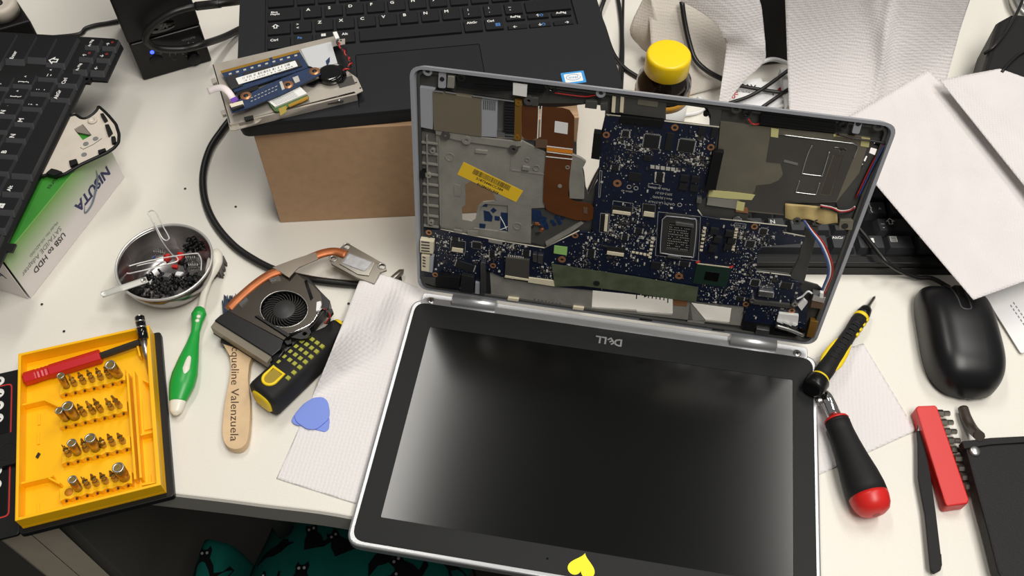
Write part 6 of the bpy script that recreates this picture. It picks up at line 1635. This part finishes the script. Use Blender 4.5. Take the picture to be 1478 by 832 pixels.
# red handled driver lying in the tray
rd = thing('bit_driver', W(90, 530, 9), 'red hexagonal bit driver with a black shaft, lying in the top of the yellow case', 'bit driver')
r0, r1 = P_(35, 548, 15), P_(146, 514, 15)
rl = np.linalg.norm(r1 - r0)
M().lathe(r0, r1, [(0, 4.6), (.8, 5.6), (9, 5.6), (10, 5.1), (11, 5.6), (13, 5.1), (14, 5.6), (16, 5.1), (17, 5.6), (19, 5.2), (20, 5.8), (rl - 1, 5.8), (rl, 5.2)], 6, sm=False).build('handle', m_redd, rd, bevel=.4)
M().lathe(r1, P_(212, 491, 16), [(0, 3.0), (math.dist(r1, P_(212, 491, 16)), 3.0)], 8, sm=False).build('shaft', mat('shaft_dark', (58, 54, 48), .4, metal=.6), rd)
# small chrome and black driver leaning on the corner
kd = thing('precision_bit_holder', W(210, 510, 14), 'small black and chrome driver leaning over the far corner of the yellow case', 'screwdriver')
q1, q0 = P_(217, 541, 11), P_(201, 457, 29)
L_ = np.linalg.norm(q0 - q1); dq = (q0 - q1) / L_
s_ = L_ * .60
M().lathe(q1 + dq * s_, q0, [(0, 3.0), (.6, 4.0), (8, 4.0), (8.2, 3.8), (L_ - s_ - .6, 3.9), (L_ - s_, 3.2)], 20).build('handle', m_blackg, kd)
for t in (9.5, 14.5): M().lathe(q1 + dq * (s_ + t), q0, [(0, 4.1), (1.3, 4.1)], 20).build('chrome_band', m_chrome, kd)
M().lathe(q1 + dq * (L_ - .1), q0 + dq * 5, [(0, 3.3), (.5, 3.2), (.8, 0)], 18).build('end_cap', m_chrome, kd)
M().lathe(q1, q0, [(0, 1.2), (1, 1.9), (12, 1.9), (12.1, 2.4), (s_, 2.8)], 12).build('shaft', m_steelr, kd)
# ================================================================== desktop keyboard behind the standing half
ZK = 19.0
orr = np.array(W(1202, 359, ZK)); xr = np.array(W(1315, 359.5, ZK)) - orr; ar = math.atan2(xr[1], xr[0])
dk_ = thing('desktop_keyboard', (orr[0], orr[1], 0), 'black desktop keyboard behind the standing circuit board, partly under a paper towel', 'keyboard', rz=ar)
def kfr(o, z0, z1, name, m, bevel=0, top_in=0):
    return kbuild(up(o, z0, z1, 0), name, m, dk_, bevel)
kx0, kxr = -183, 152
kfr(fillet([(kx0, -14.5), (kxr, -14.5), (kxr, 128), (kx0, 128)], 3, 3), .3, 9, 'keyboard_base', m_black, 1)
kfr(fillet([(kx0 + 1, -13), (kxr - 1, -13), (kxr - 1, -5), (kx0 + 1, -5)], 1, 2), 9, 15.5, 'front_lip', m_black, 1.5)
kfr([(kx0 + 1, -4.8), (kxr - 1, -4.8), (kxr - 1, 126), (kx0 + 1, 126)], 9, 12, 'key_bed', m_blacks, .5)
def rk_(xa, xb, row, *txt):
    q = key(dk_, (xa + xb) / 2, 8.0 + row * 19.2, xb - xa, 17.6, 12, 18.6, 2.2, m_keyr)
    for b, dx, dy, s in txt: legend(q, dk_, b, dx, dy, 6.65, s, m_white)
    return q
rk_(-172, -150, 0); rk_(-149, -130, 0); rk_(-129, -106, 0); rk_(-105, -1.5, 0)
rk_(-.5, 21, 0, ('AltGr', -3.5, 4.2, 4.2))
wq = rk_(22.5, 47.5, 0)
for a, b in ((0, 0), (1, 0), (0, 1), (1, 1)):
    place(up([(a * 2.6, b * 2.6), (a * 2.6 + 2.3, b * 2.6), (a * 2.6 + 2.3, b * 2.6 + 2.3), (a * 2.6, b * 2.6 + 2.3)], 0, .06).mesh('legend', Matrix.Identity(4), met=False), 'legend', wq, wm(wq) @ Matrix.Translation((-.002, -.001, .00664)), m_white)
rk_(48.5, 73, 0, ('\u25a4', -5.5, 2.5, 8)); rk_(74.5, 98, 0, ('Ctrl', -5, 4, 4.2))
for i, t in enumerate('ZXCVBNM'): rk_((i - 4) * 19.2 - 72, (i - 4) * 19.2 - 54.5, 1, (t, -3, 2.5, 6))
for i, (a, b) in enumerate(((';', ','), (':', '.'), ('_', '-'))): rk_((i + 3) * 19.2 - 72 + 29.5 - 9.6, (i + 3) * 19.2 - 54.5 + 19.9, 1, (a, -3, 3, 6), (b, -3, -3, 6)) if i == 2 else rk_((i + 3) * 19.2 - 72, (i + 3) * 19.2 - 54.5, 1, (a, -3, 3, 6), (b, -3, -3, 6))
rk_(50, 98, 1, ('\u21e7', -17, 3, 9))
for i, t in enumerate('ASDFGHJKLÑ'): rk_((i - 6) * 19.2 - 62 + 0, (i - 6) * 19.2 - 44.5, 2, (t, -3, 2.5, 6))
rk_(38, 58, 2, ('[', -5, 3.2, 6), ('{', -5, -2.5, 6), ('^', 3, -2, 6)); rk_(59, 98, 2)
for i in range(11): rk_((i - 6) * 19.2 - 72, (i - 6) * 19.2 - 54.5, 3)
rk_(40, 60, 3); rk_(61, 98, 3)
for i in range(12): rk_((i - 6) * 19.2 - 64, (i - 6) * 19.2 - 46.5, 4)
for r in range(2): rk_(104, 122, r); rk_(123.5, 141, r)

# ================================================================== mouse
mt_, mb2 = np.array(W(1371, 404, 18)), np.array(W(1402, 571, 12))
mc = (mt_ + mb2) / 2; md = mt_[:2] - mb2[:2]; ML = np.linalg.norm(md); md /= ML; mx = np.array([md[1], -md[0]])
mouse = thing('computer_mouse', (mc[0], mc[1], 0), 'black computer mouse with a dark scroll wheel, on the white desk', 'mouse')
MW = 60.0
def msec(s):
    """half width and crown height along the mouse, s = -1 rear .. 1 front"""
    w = MW / 2 * (1 - abs(s) ** (3.4 if s < 0 else 6)) ** (1 / 2.4) * (1 - .03 * s)
    h = 5 + 30 * (1 - abs(s + .1) ** 3 * .55) * max(0, 1 - abs(s) ** 9) ** .5
    return w, h
def mpt(s, an, k=1.0, lift=0.0):
    w, h = msec(s)
    ca, sa = math.cos(an), math.sin(an)
    x = w * k * math.copysign(abs(ca) ** .62, ca); z = 5 + (h - 5) * k * max(0, sa) ** .55
    return (mc[0] + md[0] * s * ML / 2 + mx[0] * x, mc[1] + md[1] * s * ML / 2 + mx[1] * x, z + lift)
mm = M(); NS_, NA = 40, 24
vs = [mpt(-.999 + 1.998 * i / NS_, math.pi * j / NA) for i in range(NS_ + 1) for j in range(NA + 1)]
fs = [[i * (NA + 1) + j, i * (NA + 1) + j + 1, (i + 1) * (NA + 1) + j + 1, (i + 1) * (NA + 1) + j] for i in range(NS_) for j in range(NA)]
mm.add(vs, fs, True); mm.build('top_shell', mat('mouse_black', (16, 16, 18), .34, spec=.4), mouse)
ol = [mpt(-.999 + 1.998 * i / NS_, 0) for i in range(NS_ + 1)] + [mpt(.999 - 1.998 * i / NS_, math.pi) for i in range(NS_ + 1)]
M().prism([(p[0], p[1], 6.5) for p in ol], [(mc[0] + (p[0] - mc[0]) * .95, mc[1] + (p[1] - mc[1]) * .96, .5) for p in ol]).build('base', m_blacks, mouse)
def mtop(s, x):
    w, h = msec(s); q = min(.999, abs(x) / w); ca = q ** (1 / .62); sa = math.sqrt(1 - ca * ca)
    return (mc[0] + md[0] * s * ML / 2 + mx[0] * x, mc[1] + md[1] * s * ML / 2 + mx[1] * x, 5 + (h - 5) * sa ** .55)
gv = M()
sl_ = [mtop(s, -4.2) for s in np.linspace(.97, .28, 12)] + [mtop(.245, -3), mtop(.235, 0), mtop(.245, 3)] + [mtop(s, 4.2) for s in np.linspace(.28, .97, 12)]
gv.tube([(p[0], p[1], p[2] + .05) for p in sl_], .7, 6, smooth=0); gv.build('button_seam', m_litgrey, mouse)  # groove drawn pale, its highlight put into the colour
wc = mtop(.62, 0)
M().lathe(tuple(np.array(wc) - np.append(mx, 0) * 3.2 - np.array([0, 0, 4.5])), tuple(np.array(wc) + np.append(mx, 0) * 3.2 - np.array([0, 0, 4.5])), [(0, 7.6), (.8, 8.4), (5.6, 8.4), (6.4, 7.6)], 28).build('scroll_wheel', m_rub, mouse)
cbp = [mpt(.99, math.pi * .42), W(1345, 402, 6), W(1325, 401, 5), W(1305, 394, 9.5)]
M().tube([tuple(p[:2]) + (max(2.4, min(p[2], 10)),) for p in cbp] + [W(1290, 386, 17.5), W(1277, 376, 23), W(1265, 361, 24), W(1250, 342, 22.5), W(1238, 328, 23), W(1215, 300, 23)], 2.0, 8).build('cord', m_cable, mouse)

# ================================================================== paper towels on the right and at the back
# over the keyboard, corner reaching the mouse
def sheet_main(a, b):
    # upper left edge runs from (1150,205) to (1338,102), lower left edge down to the corner over the mouse
    p = add(add((1195, 185), (1340, 101), a), add((1405, 433), (1600, 362), a), b)
    z = 36 + 16 * (1 - b) * (1 - a) + 3 * math.sin(a * 4 + b * 3) + (6 * max(0, b - .7) / .3) + 8 * a
    return W(p[0], p[1], z)
tag(M().grid(sheet_main, 50, 50, .4).build('paper_towel', m_towel_b), 'large white paper towel lying over the desktop keyboard, its tip reaching the mouse', 'paper towel')
def sheet_fold(a, b):
    p = add(add((1356, 115), (1443, 99), a), add((1600, 420), (1700, 190), a), b)
    z = 54 + 5 * a + 2 * math.sin(a * 5 - b * 3)
    return W(p[0], p[1], z)
tag(M().grid(sheet_fold, 40, 50, .4).build('paper_towel', m_towel_b), 'white paper towel overlapping at the right edge, its corner against the black bag', 'paper towel')
def sheet_back(a, b):
    p = add(add((1133, -12), (1404, -12), a), add((1141, 215), (1330, 215), a), b)
    p = (p[0] + (12 * (b - .25) * a if b > .25 else 0), p[1])
    c1 = a - .56 - .02 * math.sin(b * 4); c2 = a - .50 + .25 * (b - .55)
    z = 5 + 103 * max(0, 1 - b) ** 1.6 + 3.2 * math.exp(-(c1 * 34) ** 2) + 2.2 * math.exp(-((a - .62 - .3 * (b - .5)) * 18) ** 2) * (b < .85) + 1.6 * math.exp(-(c2 * 20) ** 2) - 5 * math.sin(a * 3.2) * (1 - b) + 1.4 * math.sin(a * 9 + b * 6)
    return W(p[0], p[1], z)
tag(M().grid(sheet_back, 60, 44, .4).build('paper_towel', m_towel_b), 'broad creased white paper towel sloping down behind the standing circuit board', 'paper towel')
# curled sheet and folded napkin round the bottle
def curl(a, b):
    L = smooth_path([(955, -12), (1000, 10), (1030, 31), (1044, 52), (1048, 66), (1045, 95), (1040, 130), (1036, 158)], 6)
    R = smooth_path([(1090, -14), (1098, 5), (1101, 25), (1103, 45), (1105, 70), (1102, 90), (1070, 122), (1042, 160)], 6)
    i = b * (len(L) - 1); k = min(int(i), len(L) - 2)
    p, q = add(L[k], L[k + 1], i - k), add(R[k], R[k + 1], i - k)
    z = 108 - 90 * b + 3 * math.sin(a * math.pi) * (1 - b)
    m_ = add(p, q, a); return W(m_[0], m_[1], z)
tag(M().grid(curl, 16, 44, .4).build('paper_towel', m_towel_b), 'curled white paper towel standing between the bottle and the dark panel', 'paper towel')
nap = thing('folded_napkin', W(980, 80, 2), 'folded paper napkin, greyed for shade, standing behind the yellow capped bottle', 'napkin')
def nap_main(a, b):
    p = add(add((934, -14), (1060, -14), a), add((946, 150), (1052, 122), a), b)
    z = 64 * (1 - b) + 3 + 2 * math.sin(a * 3) * (1 - b)
    return W(p[0], p[1], max(1.2, z))
M().grid(nap_main, 24, 30, .5).build('napkin_sheet', m_towel_g, nap)
for k in range(5):
    def fold(a, b, k=k):
        l = [(931 - k * 1.2, -8), (909 + k * 8, 43 + k * 3), (926 + k * 5, 70 + k * 3)]; r = [(938, -8), (951, 42), (952, 88)]
        P1, P2 = smooth_path(l, 6), smooth_path(r, 6); i = b * (len(P1) - 1); j = min(int(i), len(P1) - 2)
        p, q = add(P1[j], P1[j + 1], i - j), add(P2[j], P2[j + 1], i - j); m_ = add(p, q, a)
        return W(m_[0], m_[1], max(1, 66 - 58 * b - k * 1.6 + 6 * a))
    M().grid(fold, 8, 14, .4).build('napkin_fold', m_towel_g, nap)

# ================================================================== bottle
ct = np.array(W(966, 77, 93))
bot = thing('bottle', (ct[0], ct[1], 0), 'dark round bottle with a bright yellow cap behind the laptop', 'bottle')
rc = .5 * math.dist(W(933, 80, 93), W(999, 80, 93))
M().lathe((ct[0], ct[1], .4), (ct[0], ct[1], 90), [(0, 22), (1.5, 25.5), (57, 25.5), (63, 24.6), (69, 21), (73, 17.5), (74, 16.5), (80, 16.5)], 48).build('bottle_body', mat('bottle_dark', (22, 14, 10), .08, coat=.5), bot)
M().lathe((ct[0], ct[1], 8), (ct[0], ct[1], 60), [(0, 25.8), (36, 25.8)], 48).build('bottle_label', m_white, bot)
M().lathe((ct[0], ct[1], 43), (ct[0], ct[1], 60), [(0, 25.85), (8, 25.85)], 48).build('label_band', mat('band_gold', (206, 150, 50), .4), bot)
M().lathe((ct[0], ct[1], 74), (ct[0], ct[1], 97), [(0, rc - .3), (.5, rc), (15.5, rc * .99), (17.6, rc * .965), (18.7, rc * .91), (19, rc * .84), (19, 0)], 48).build('cap', m_capyel, bot)

# ================================================================== cables at the back
tag(M().tube([W(880, -20, 9), W(869, 8, 7), W(866, 22, 4), W(872, 40, 2.6), W(884, 75, 2.6), W(901, 98, 2.6), W(925, 114, 2.6), W(958, 134, 2.6)], 2.4, 8).build('power_cable', m_cable), 'black cable running from the laptop side to behind the bottle', 'cable')
tag(M().tube([W(888, -20, 2.4), W(893, 5, 2.4), W(897, 40, 2.4), W(897, 80, 2.4), W(894, 120, 2.4), W(892, 160, 2.4), W(888, 200, 2.4), W(876, 228, 2.4), W(862, 252, 2.4), W(850, 278, 2.4), W(838, 310, 2.4)], 2.3, 8).build('power_cable', m_cable), 'straight double black cable beside the laptop, passing behind the rim', 'cable')
tag(M().tube([W(900, -10, 2.2), W(899, 40, 2.2), W(899.5, 80, 2.2), W(898, 120, 2.2), W(895, 165, 2.2)], 1.3, 8).build('thin_cable', m_cable), 'thin black cable running along the straight double one', 'cable')
tag(M().tube([W(984, 2, 68), W(988, 30, 54), W(994, 58, 42), W(1003, 85, 31), W(1020, 102, 23), W(1040, 113, 15), W(1050, 117, 12)], 2.6, 10).build('power_cable', m_cable), 'black cable lying down the grey napkin behind the bottle', 'cable')
wcb = thing('white_cable', W(1000, 160, 3), 'white cable with a small plug seen through the gap in the rim', 'cable')
M().tube([W(968, 167, 5), W(985, 166, 4), W(1005, 163, 2.4), W(1016, 157, 2.4), W(1018, 150, 2.4), W(1008, 140, 2.4)], 2.0, 8).build('cable_sleeve', m_wcable, wcb)
M().lathe(W(955, 168, 5), W(974, 166.5, 5), [(0, 3.6), (8, 3.6), (11, 2.4), (12, 2.2)], 14).build('plug', m_wcable, wcb)
tag(M().tube([W(1050, 135, 3), W(1066, 117, 8), W(1084, 100, 16), W(1104, 88, 22), W(1120, 86, 24), W(1142, 94, 24), W(1160, 104, 22)], 2.2, 10).build('white_cable', m_wcable), 'white cable arching in front of the dark panel between two towels', 'cable')
for pts, lb in (([(1062, 123, 9), (1090, 128, 9), (1115, 132, 9), (1150, 136, 9)], 'black cable crossing the printed sachets level with the table edge'), ([(1050, 150, 9), (1082, 139, 11), (1110, 122, 15), (1140, 100, 19)], 'black cable slanting up across the printed sachets'), ([(1100, 155, 10), (1122, 140, 12.5), (1140, 128, 14), (1160, 120, 15)], 'short black cable at the lower right of the printed sachets')):
    tag(M().tube([W(x, y, z) for x, y, z in pts], 1.9, 8).build('thin_cable', m_cable), lb, 'cable', 'black cables over the sachets')
# sachets
def sachet(q, z, label, words_):
    t = thing('sachet', W(sum(p[0] for p in q) / 4, sum(p[1] for p in q) / 4, z - 3), label, 'sachet')
    M().slab(q, z - 3, z, r=1).build('sachet_body', m_paper, t, bevel=.8)
    for b, x, y, s, m_, dx in words_:
        d = np.array(W(x + dx[0], y + dx[1], z)) - np.array(W(x, y, z))
        letter(b, W(x, y, z + .1), tuple(d), (0, 0, 1), s, t, m_, bold=.02)
    return t
sachet([(1046, 122), (1098, 112), (1118, 152), (1040, 158)], 4.5, 'white printed sachet with red figures, half hidden by the curled towel', [('PAV', 1068, 124, 9, m_chip, (10, 1)), ('con leche', 1060, 131, 4, m_greyp, (10, 1)), ('SE', 1053, 133, 9, m_redp, (10, 1)), ('10', 1050, 139, 8, m_redp, (10, 1))])
sachet([(1100, 118), (1136, 116), (1140, 152), (1108, 156)], 4, 'white sachet with a red mark beside the broad towel', [('43', 1122, 129, 8, m_redp, (10, 1)), ('1', 1113, 135, 8, m_chip, (10, 1))])
tag(M().slab([(1126, 98), (1134, 97), (1146, 152), (1136, 152)], 3, 12).build('card_strip', m_paper, bevel=.4), 'narrow white card standing against the broad towel', 'card')

# ================================================================== dark panel and bag
pnl = thing('monitor_base', W(1116, 90, 0), 'upright black monitor foot seen between two towels', 'monitor stand')
f0, f1 = np.array(W(1058, 99, .5)), np.array(W(1136, 91, .5)); 
M().prism([tuple(f0 + np.array([0, 0, 160])), tuple(f1 + np.array([0, 0, 160])), tuple(f1 + np.array([4, 30, 160])), tuple(f0 + np.array([4, 30, 160]))], [tuple(f0), tuple(f1), tuple(f1 + np.array([4, 30, 0])), tuple(f0 + np.array([4, 30, 0]))]).build('stand_column', m_black, pnl, bevel=2)
bag = thing('black_case', W(1460, 80, 0), 'soft black equipment case at the far right edge with thin cables over it', 'case')
M().slab([(1440, 30), (1462, 18), (1560, 30), (1560, 160), (1465, 136), (1418, 104)], .4, 55).build('case_body', m_leather, bag, bevel=5)
tag(M().tube([W(1480, -12, 60), W(1470, 14, 60), W(1452, 46, 57.5), W(1436, 66, 57.5), W(1420, 78, 50)], 1.6, 8).build('thin_cable', m_cable), 'thin black cable running down the soft black case', 'cable')
tag(M().tube([W(1500, 66, 58), W(1475, 76, 57), W(1458, 90, 57), W(1446, 104, 57)], 1.5, 8).build('thin_cable', m_cable), 'second thin black cable curving across the soft black case', 'cable')
tag(M().tube([W(1462, -14, 10), W(1468, 6, 10), W(1480, 22, 10), W(1500, 30, 10)], 6, 10).build('grey_hose', m_steelr), 'pale grey tube at the far right corner', 'tube')

# ================================================================== towel under the right edge of the laptop
def tr(a, b):
    p = add(add((1150, 525), (1246, 496), a), add((1150, 700), (1322, 622), a), b)
    z = .9 + .6 * max(0, math.sin(a * 8 + b * 3)) * max(0, a - .4) + 3.5 * max(0, a - .85)
    return W(p[0], p[1], z)
tag(M().grid(tr, 30, 30, .35).build('paper_towel', m_towel), 'white paper towel under the laptop right side, between the two screwdrivers', 'paper towel')

# ================================================================== precision screwdriver
ps_ = thing('precision_screwdriver', W(1215, 500, 0), 'slim black and yellow precision screwdriver leaning on the laptop corner', 'screwdriver')
a0, a1 = P_(1172, 563, 21), P_(1263, 428, 4.5)
pl_ = np.linalg.norm(a1 - a0); pd = (a1 - a0) / pl_
M().lathe(a0, a1, [(0, 6.0), (.8, 8.2), (3, 9.0), (11, 9.2), (12, 8.4), (13, 7.4)], 28).build('swivel_cap', m_blacks, ps_)
M().lathe(a0 + pd * 13, a1, [(0, 7.6), (1.6, 7.6)], 28).build('yellow_ring', m_ylw, ps_)
KS = (pl_ * .74 - 14.5) / 53
M().lathe(a0 + pd * 14.5, a1, [(d * KS, r) for d, r in [(0, 6.8), (8, 7.2), (20, 7.0), (30, 6.2), (40, 5.6), (46, 6.0), (50, 6.4), (54, 6.0)]], 20).build('grip', m_rub, ps_)
px_ = np.array([pd[1], -pd[0], 0]); px_ /= np.linalg.norm(px_); pu_ = np.cross(px_, pd); pu_ = pu_ if pu_[2] > 0 else -pu_
for sgn in (-1, 1):
    g = M(); g.tube([tuple(a0 + pd * (t * KS) + px_ * sgn * r + pu_ * 1.4) for t, r in ((18, 6.0), (24, 6.8), (34, 6.2), (42, 4.8))], [.8, 2.2, 2.0, .8], 10)
    g.build('grip_stripe', m_ylw, ps_)
for k in range(4):
    t = 47 + k * 4.6 - 12 + 5
    M().tube([tuple(a0 + pd * ((t + 8) * KS) + px_ * 5.0 + pu_ * 2.2), tuple(a0 + pd * ((t + 10.4) * KS) + px_ * 5.4 + pu_ * 2.2)], 1.5, 8, smooth=0).build('grip_stripe', m_ylw, ps_)
for k in range(9):
    c = a0 + pd * ((24 + k * 4.2) * KS) + pu_ * (7.2 - .13 * k)
    M().prism([tuple(c + pd * u + px_ * v + pu_ * .4) for u, v in ((-1.2, -2.6), (1.2, -2.6), (1.2, 2.6), (-1.2, 2.6))], [tuple(c + pd * u + px_ * v - pu_ * 1.6) for u, v in ((-1.2, -2.6), (1.2, -2.6), (1.2, 2.6), (-1.2, 2.6))]).build('grip_rib', m_blacks, ps_, bevel=.3)
M().lathe(a0 + pd * (14.5 + 53 * KS), a1, [(0, 6.2), (2.6, 6.6), (4, 6.0)], 24).build('yellow_collar', m_ylw, ps_)
M().lathe(a0 + pd * (17.5 + 53 * KS), a1, [(0, 5.6), (5, 5.8), (6, 5.2), (7, 5.4), (11, 4.6), (12, 3.4)], 24).build('chuck', m_blacks, ps_)
M().lathe(a0 + pd * (29 + 53 * KS), a1, [(0, 2.2), (4, 2.1), (4.2, 1.6), (pl_ - 31.5 - 53 * KS, 1.4), (pl_ - 29 - 53 * KS, .5)], 12).build('bit', m_steelr, ps_)

# ================================================================== red and black screwdriver
rs_ = thing('bit_screwdriver', W(1235, 660, 0), 'black handled screwdriver with a red butt, lying on the desk right of the screen', 'screwdriver')
b0, b1 = P_(1265, 744, 14.5), P_(1190, 566, 12.5)
bl = np.linalg.norm(b1 - b0); bd = (b1 - b0) / bl
hl = np.linalg.norm(P_(1207, 606, 14) - b0)
M().lathe(b0, b1, [(0, 3.5), (.8, 7.5), (3, 11), (7, 13.2), (12, 14.2), (15, 14.4)], 32).build('butt', m_red, rs_)
M().lathe(b0 + bd * 15, b1, [(0, 14.4), (7, 14.5), (17, 13.6), (30, 11.6), (42, 10.2), (52, 9.4), (60, 9.4), (hl - 18, 9.6), (hl - 15.6, 9.0)], 32).build('grip', m_rub, rs_)
M().lathe(b0 + bd * (hl - .8), b1, [(0, 9.4), (.5, 9.6), (2, 8.8), (2.4, 6.0)], 28).build('red_collar', m_red, rs_)
M().lathe(b0 + bd * (hl + 1.4), b1, [(0, 5.4), (bl - hl - 7, 5.0), (bl - hl - 4, 4.2), (bl - hl - 1.4, 2.8)], 20).build('shaft', m_chrome, rs_)
kq = P_(1188, 578, 12)
M().lathe(tuple(kq - np.array([4, 0, 3])), tuple(kq + np.array([4, 0, 2])), [(0, 2.6), (.6, 3.8), (3, 3.8), (3.4, 2.8), (7, 2.4)], 18).build('ratchet_button', m_steelr, rs_)
bs_ = np.array([bd[1], -bd[0], 0]); bs_ /= np.linalg.norm(bs_); bu = np.cross(bs_, bd); bu = bu if bu[2] > 0 else -bu
dc = b0 + bd * 2.2 + bu * 7 
M().lathe(tuple(b0 - bd * .2), tuple(b0 + bd), [(0, 2.8), (.8, 3.6)], 18).build('butt_mark', mat('dull_red', (160, 50, 44), .5), rs_)

# ================================================================== red strip of bits, tweezers, pouch, card
bh = thing('bit_strip', W(1360, 660, 0), 'red plastic strip holding a row of steel bits, beside the black tweezers', 'bit holder')
BHo = [(1322, 589), (1325, 586), (1350, 585), (1353, 588), (1399, 722), (1397, 727), (1369, 731), (1365, 728)]
M().slab(BHo, .5, 12.5).build('strip_body', m_red, bh, bevel=1)
for k in range(9):
    x, y = 1350.5 + k * 5.0, 597 + k * 13.1 + (k > 5) * 1
    p0 = np.array(W(x, y, 6.5)); p1 = np.array(W(x + 19 + (k > 4) * 4, y + .3, 6.0)); d_ = p1 - p0; l_ = np.linalg.norm(d_); d_ /= l_
    o = thing('hex_bit', tuple(p0), None, None)
    pk = k >= 5
    lbl = f'{"dark pointed cross" if pk else "short steel star"} bit sticking out of the red strip, {["top one", "second from the top", "third from the top", "fourth from the top", "fifth from the top", "fourth from the bottom", "third from the bottom", "second from the bottom", "bottom one"][k]}'
    tag(o, lbl, 'screwdriver bit', 'bits in the red plastic strip')
    q0_ = p0 + d_ * .8
    r_ = 3.0 if not pk else 3.1
    M().lathe(q0_, q0_ + d_, [(0, r_), (l_ * .45, r_), (l_ * .52, r_ * .8)], 6, sm=False).build('bit_shank', m_bits, o)
    M().lathe(q0_ + d_ * l_ * .52, q0_ + d_ * 90, [(0, r_ * .72), (l_ * .44, r_ * (.72 if not pk else .2))], 8 if pk else 6, sm=False).build('bit_tip', m_bits if not pk else mat('bit_dark', (70, 66, 60), .35, metal=.9), o)
for k in range(9):
    x, y = 1327.5 + k * 4.7, 602 + k * 14.2
    p = np.array(W(x, y, 6.5)); d_ = np.array(W(x + 10, y, 6.5)) - p; d_ /= np.linalg.norm(d_)
    M().lathe(tuple(p - d_ * 1.6), tuple(p + d_), [(0, 2.6), (1.2, 3.2), (3.0, 3.4)], 6, sm=False).build('bit_back_end', m_bits if k in (0, 6, 7, 8) else m_chip, bh)
tw = thing('tweezers', W(1340, 720, 0), 'matte black tweezers lying beside the red bit strip', 'tweezers')
for dz, nm in ((0.6, 'arm'), (5.6, 'arm')):
    M().slab([(1327, 600), (1331, 600), (1332, 624), (1334, 640), (1343, 684), (1351, 740), (1360, 815), (1358, 824), (1349, 828), (1343, 822), (1335, 740), (1325.5, 690), (1325, 640), (1323.5, 624)], dz, dz + 2, r=2).build(nm, m_rub, tw, bevel=.5)
M().slab([(1343, 800), (1359, 800), (1360, 816), (1357, 824), (1349, 828), (1344, 822)], 2.6, 5.6).build('joint', m_rub, tw, bevel=.4)
M().slab([(1327.5, 596), (1331, 596), (1331.5, 622), (1325, 622)], 7.4, 8.2).build('steel_tip', m_steelr, tw)  # satin steel plate over the end of the upper arm
sh_ = thing('tool_pouch', W(1450, 720, 0), 'black leatherette tool pouch with a silver rivet at the right edge', 'tool pouch')
PO = [(1390, 637), (1430, 633), (1490, 630), (1540, 640), (1540, 860), (1450, 842), (1439, 826), (1424, 766), (1405, 697)]
def po_top(x, y): return 10 + 8 * min(1, max(0, (x - 1395) / 50))
pt_, pb_ = [], []
M().slab(PO, .5, 5, r=4).build('pouch_back', m_leather, sh_, bevel=1)
M().slab([(1392, 640), (1430, 640), (1490, 638), (1540, 645), (1540, 860), (1452, 842), (1441, 826), (1426, 766), (1407, 697)], 5.2, 17, r=5).build('pouch_front', m_leather, sh_, bevel=4)
M().slab([(1388, 637), (1430, 632), (1490, 629), (1540, 638), (1540, 646), (1490, 638), (1430, 642), (1392, 648)], 12, 19, r=2).build('pouch_hem', m_leather, sh_, bevel=1.5)
rv = W(1409, 649.5, 20)
M().lathe((rv[0], rv[1], 16.5), (rv[0], rv[1], 22), [(0, 4.4), (1.6, 4.4), (2.6, 3), (2.9, 0)], 22).build('rivet', m_steelr, sh_)
st_ = M()
for k in range(16):
    p = add((1413, 690), (1446, 815), k / 15.5); q = add((1413, 690), (1446, 815), (k + .55) / 15.5)
    st_.tube([W(p[0], p[1], 16.6), W(q[0], q[1], 16.6)], .4, 5, smooth=0)
tag(st_.build('stitching', m_chip, sh_), kind='stuff')
tag(M().tube([W(1390, 590, 5), W(1395, 604, 7), W(1404, 620, 10), W(1414, 630, 22)], 4.0, 10).build('brown_rod', mat('dark_brown_rod', (60, 50, 44), .45)), 'dark brown rod with a rounded end poking out of the black tool pouch', 'tool')
crd = thing('printed_card', W(1460, 470, 0), 'white card with rounded corners lying under the towel beside the mouse', 'card')
M().slab([(1420, 424), (1500, 396), (1540, 480), (1474, 511)], 2.4, 3.2, r=4).build('card_sheet', m_paper, crd, bevel=.2)
ln = M()
for k, (x, y, n_) in enumerate(((1463, 436, 6), (1459, 440, 7))):
    for i in range(n_):
        p = (x + i * 3.6, y + i * 5.2); ln.slab([p, (p[0] + 2.2, p[1] + 3.2), (p[0] + 1.0, p[1] + 4.2), (p[0] - 1.2, p[1] + 1.0)], 3.2, 3.25)
tag(ln.build('card_print', m_greyp, crd), kind='stuff')
# crumbs on the desk
rc_ = random.Random(9)
for i, (x, y, lb) in enumerate(((60, 439, 'tiny black crumb below the product box'), (92, 478, 'small pale crumb above the yellow case'), (267, 272, 'tiny dark crumb left of the curving cable'), (503, 438, 'small black crumb right of the cooling fan'), (340, 298, 'dark speck below the cardboard box corner'))):
    p = W(x, y, 1)
    mm = M(); mm.lathe((p[0], p[1], .1), (p[0], p[1], 2), [(0, .8), (.5, 1.2), (1.1, .7), (1.2, 0)], 7, sm=False)
    tag(mm.build('crumb', m_chip), lb, 'crumb')
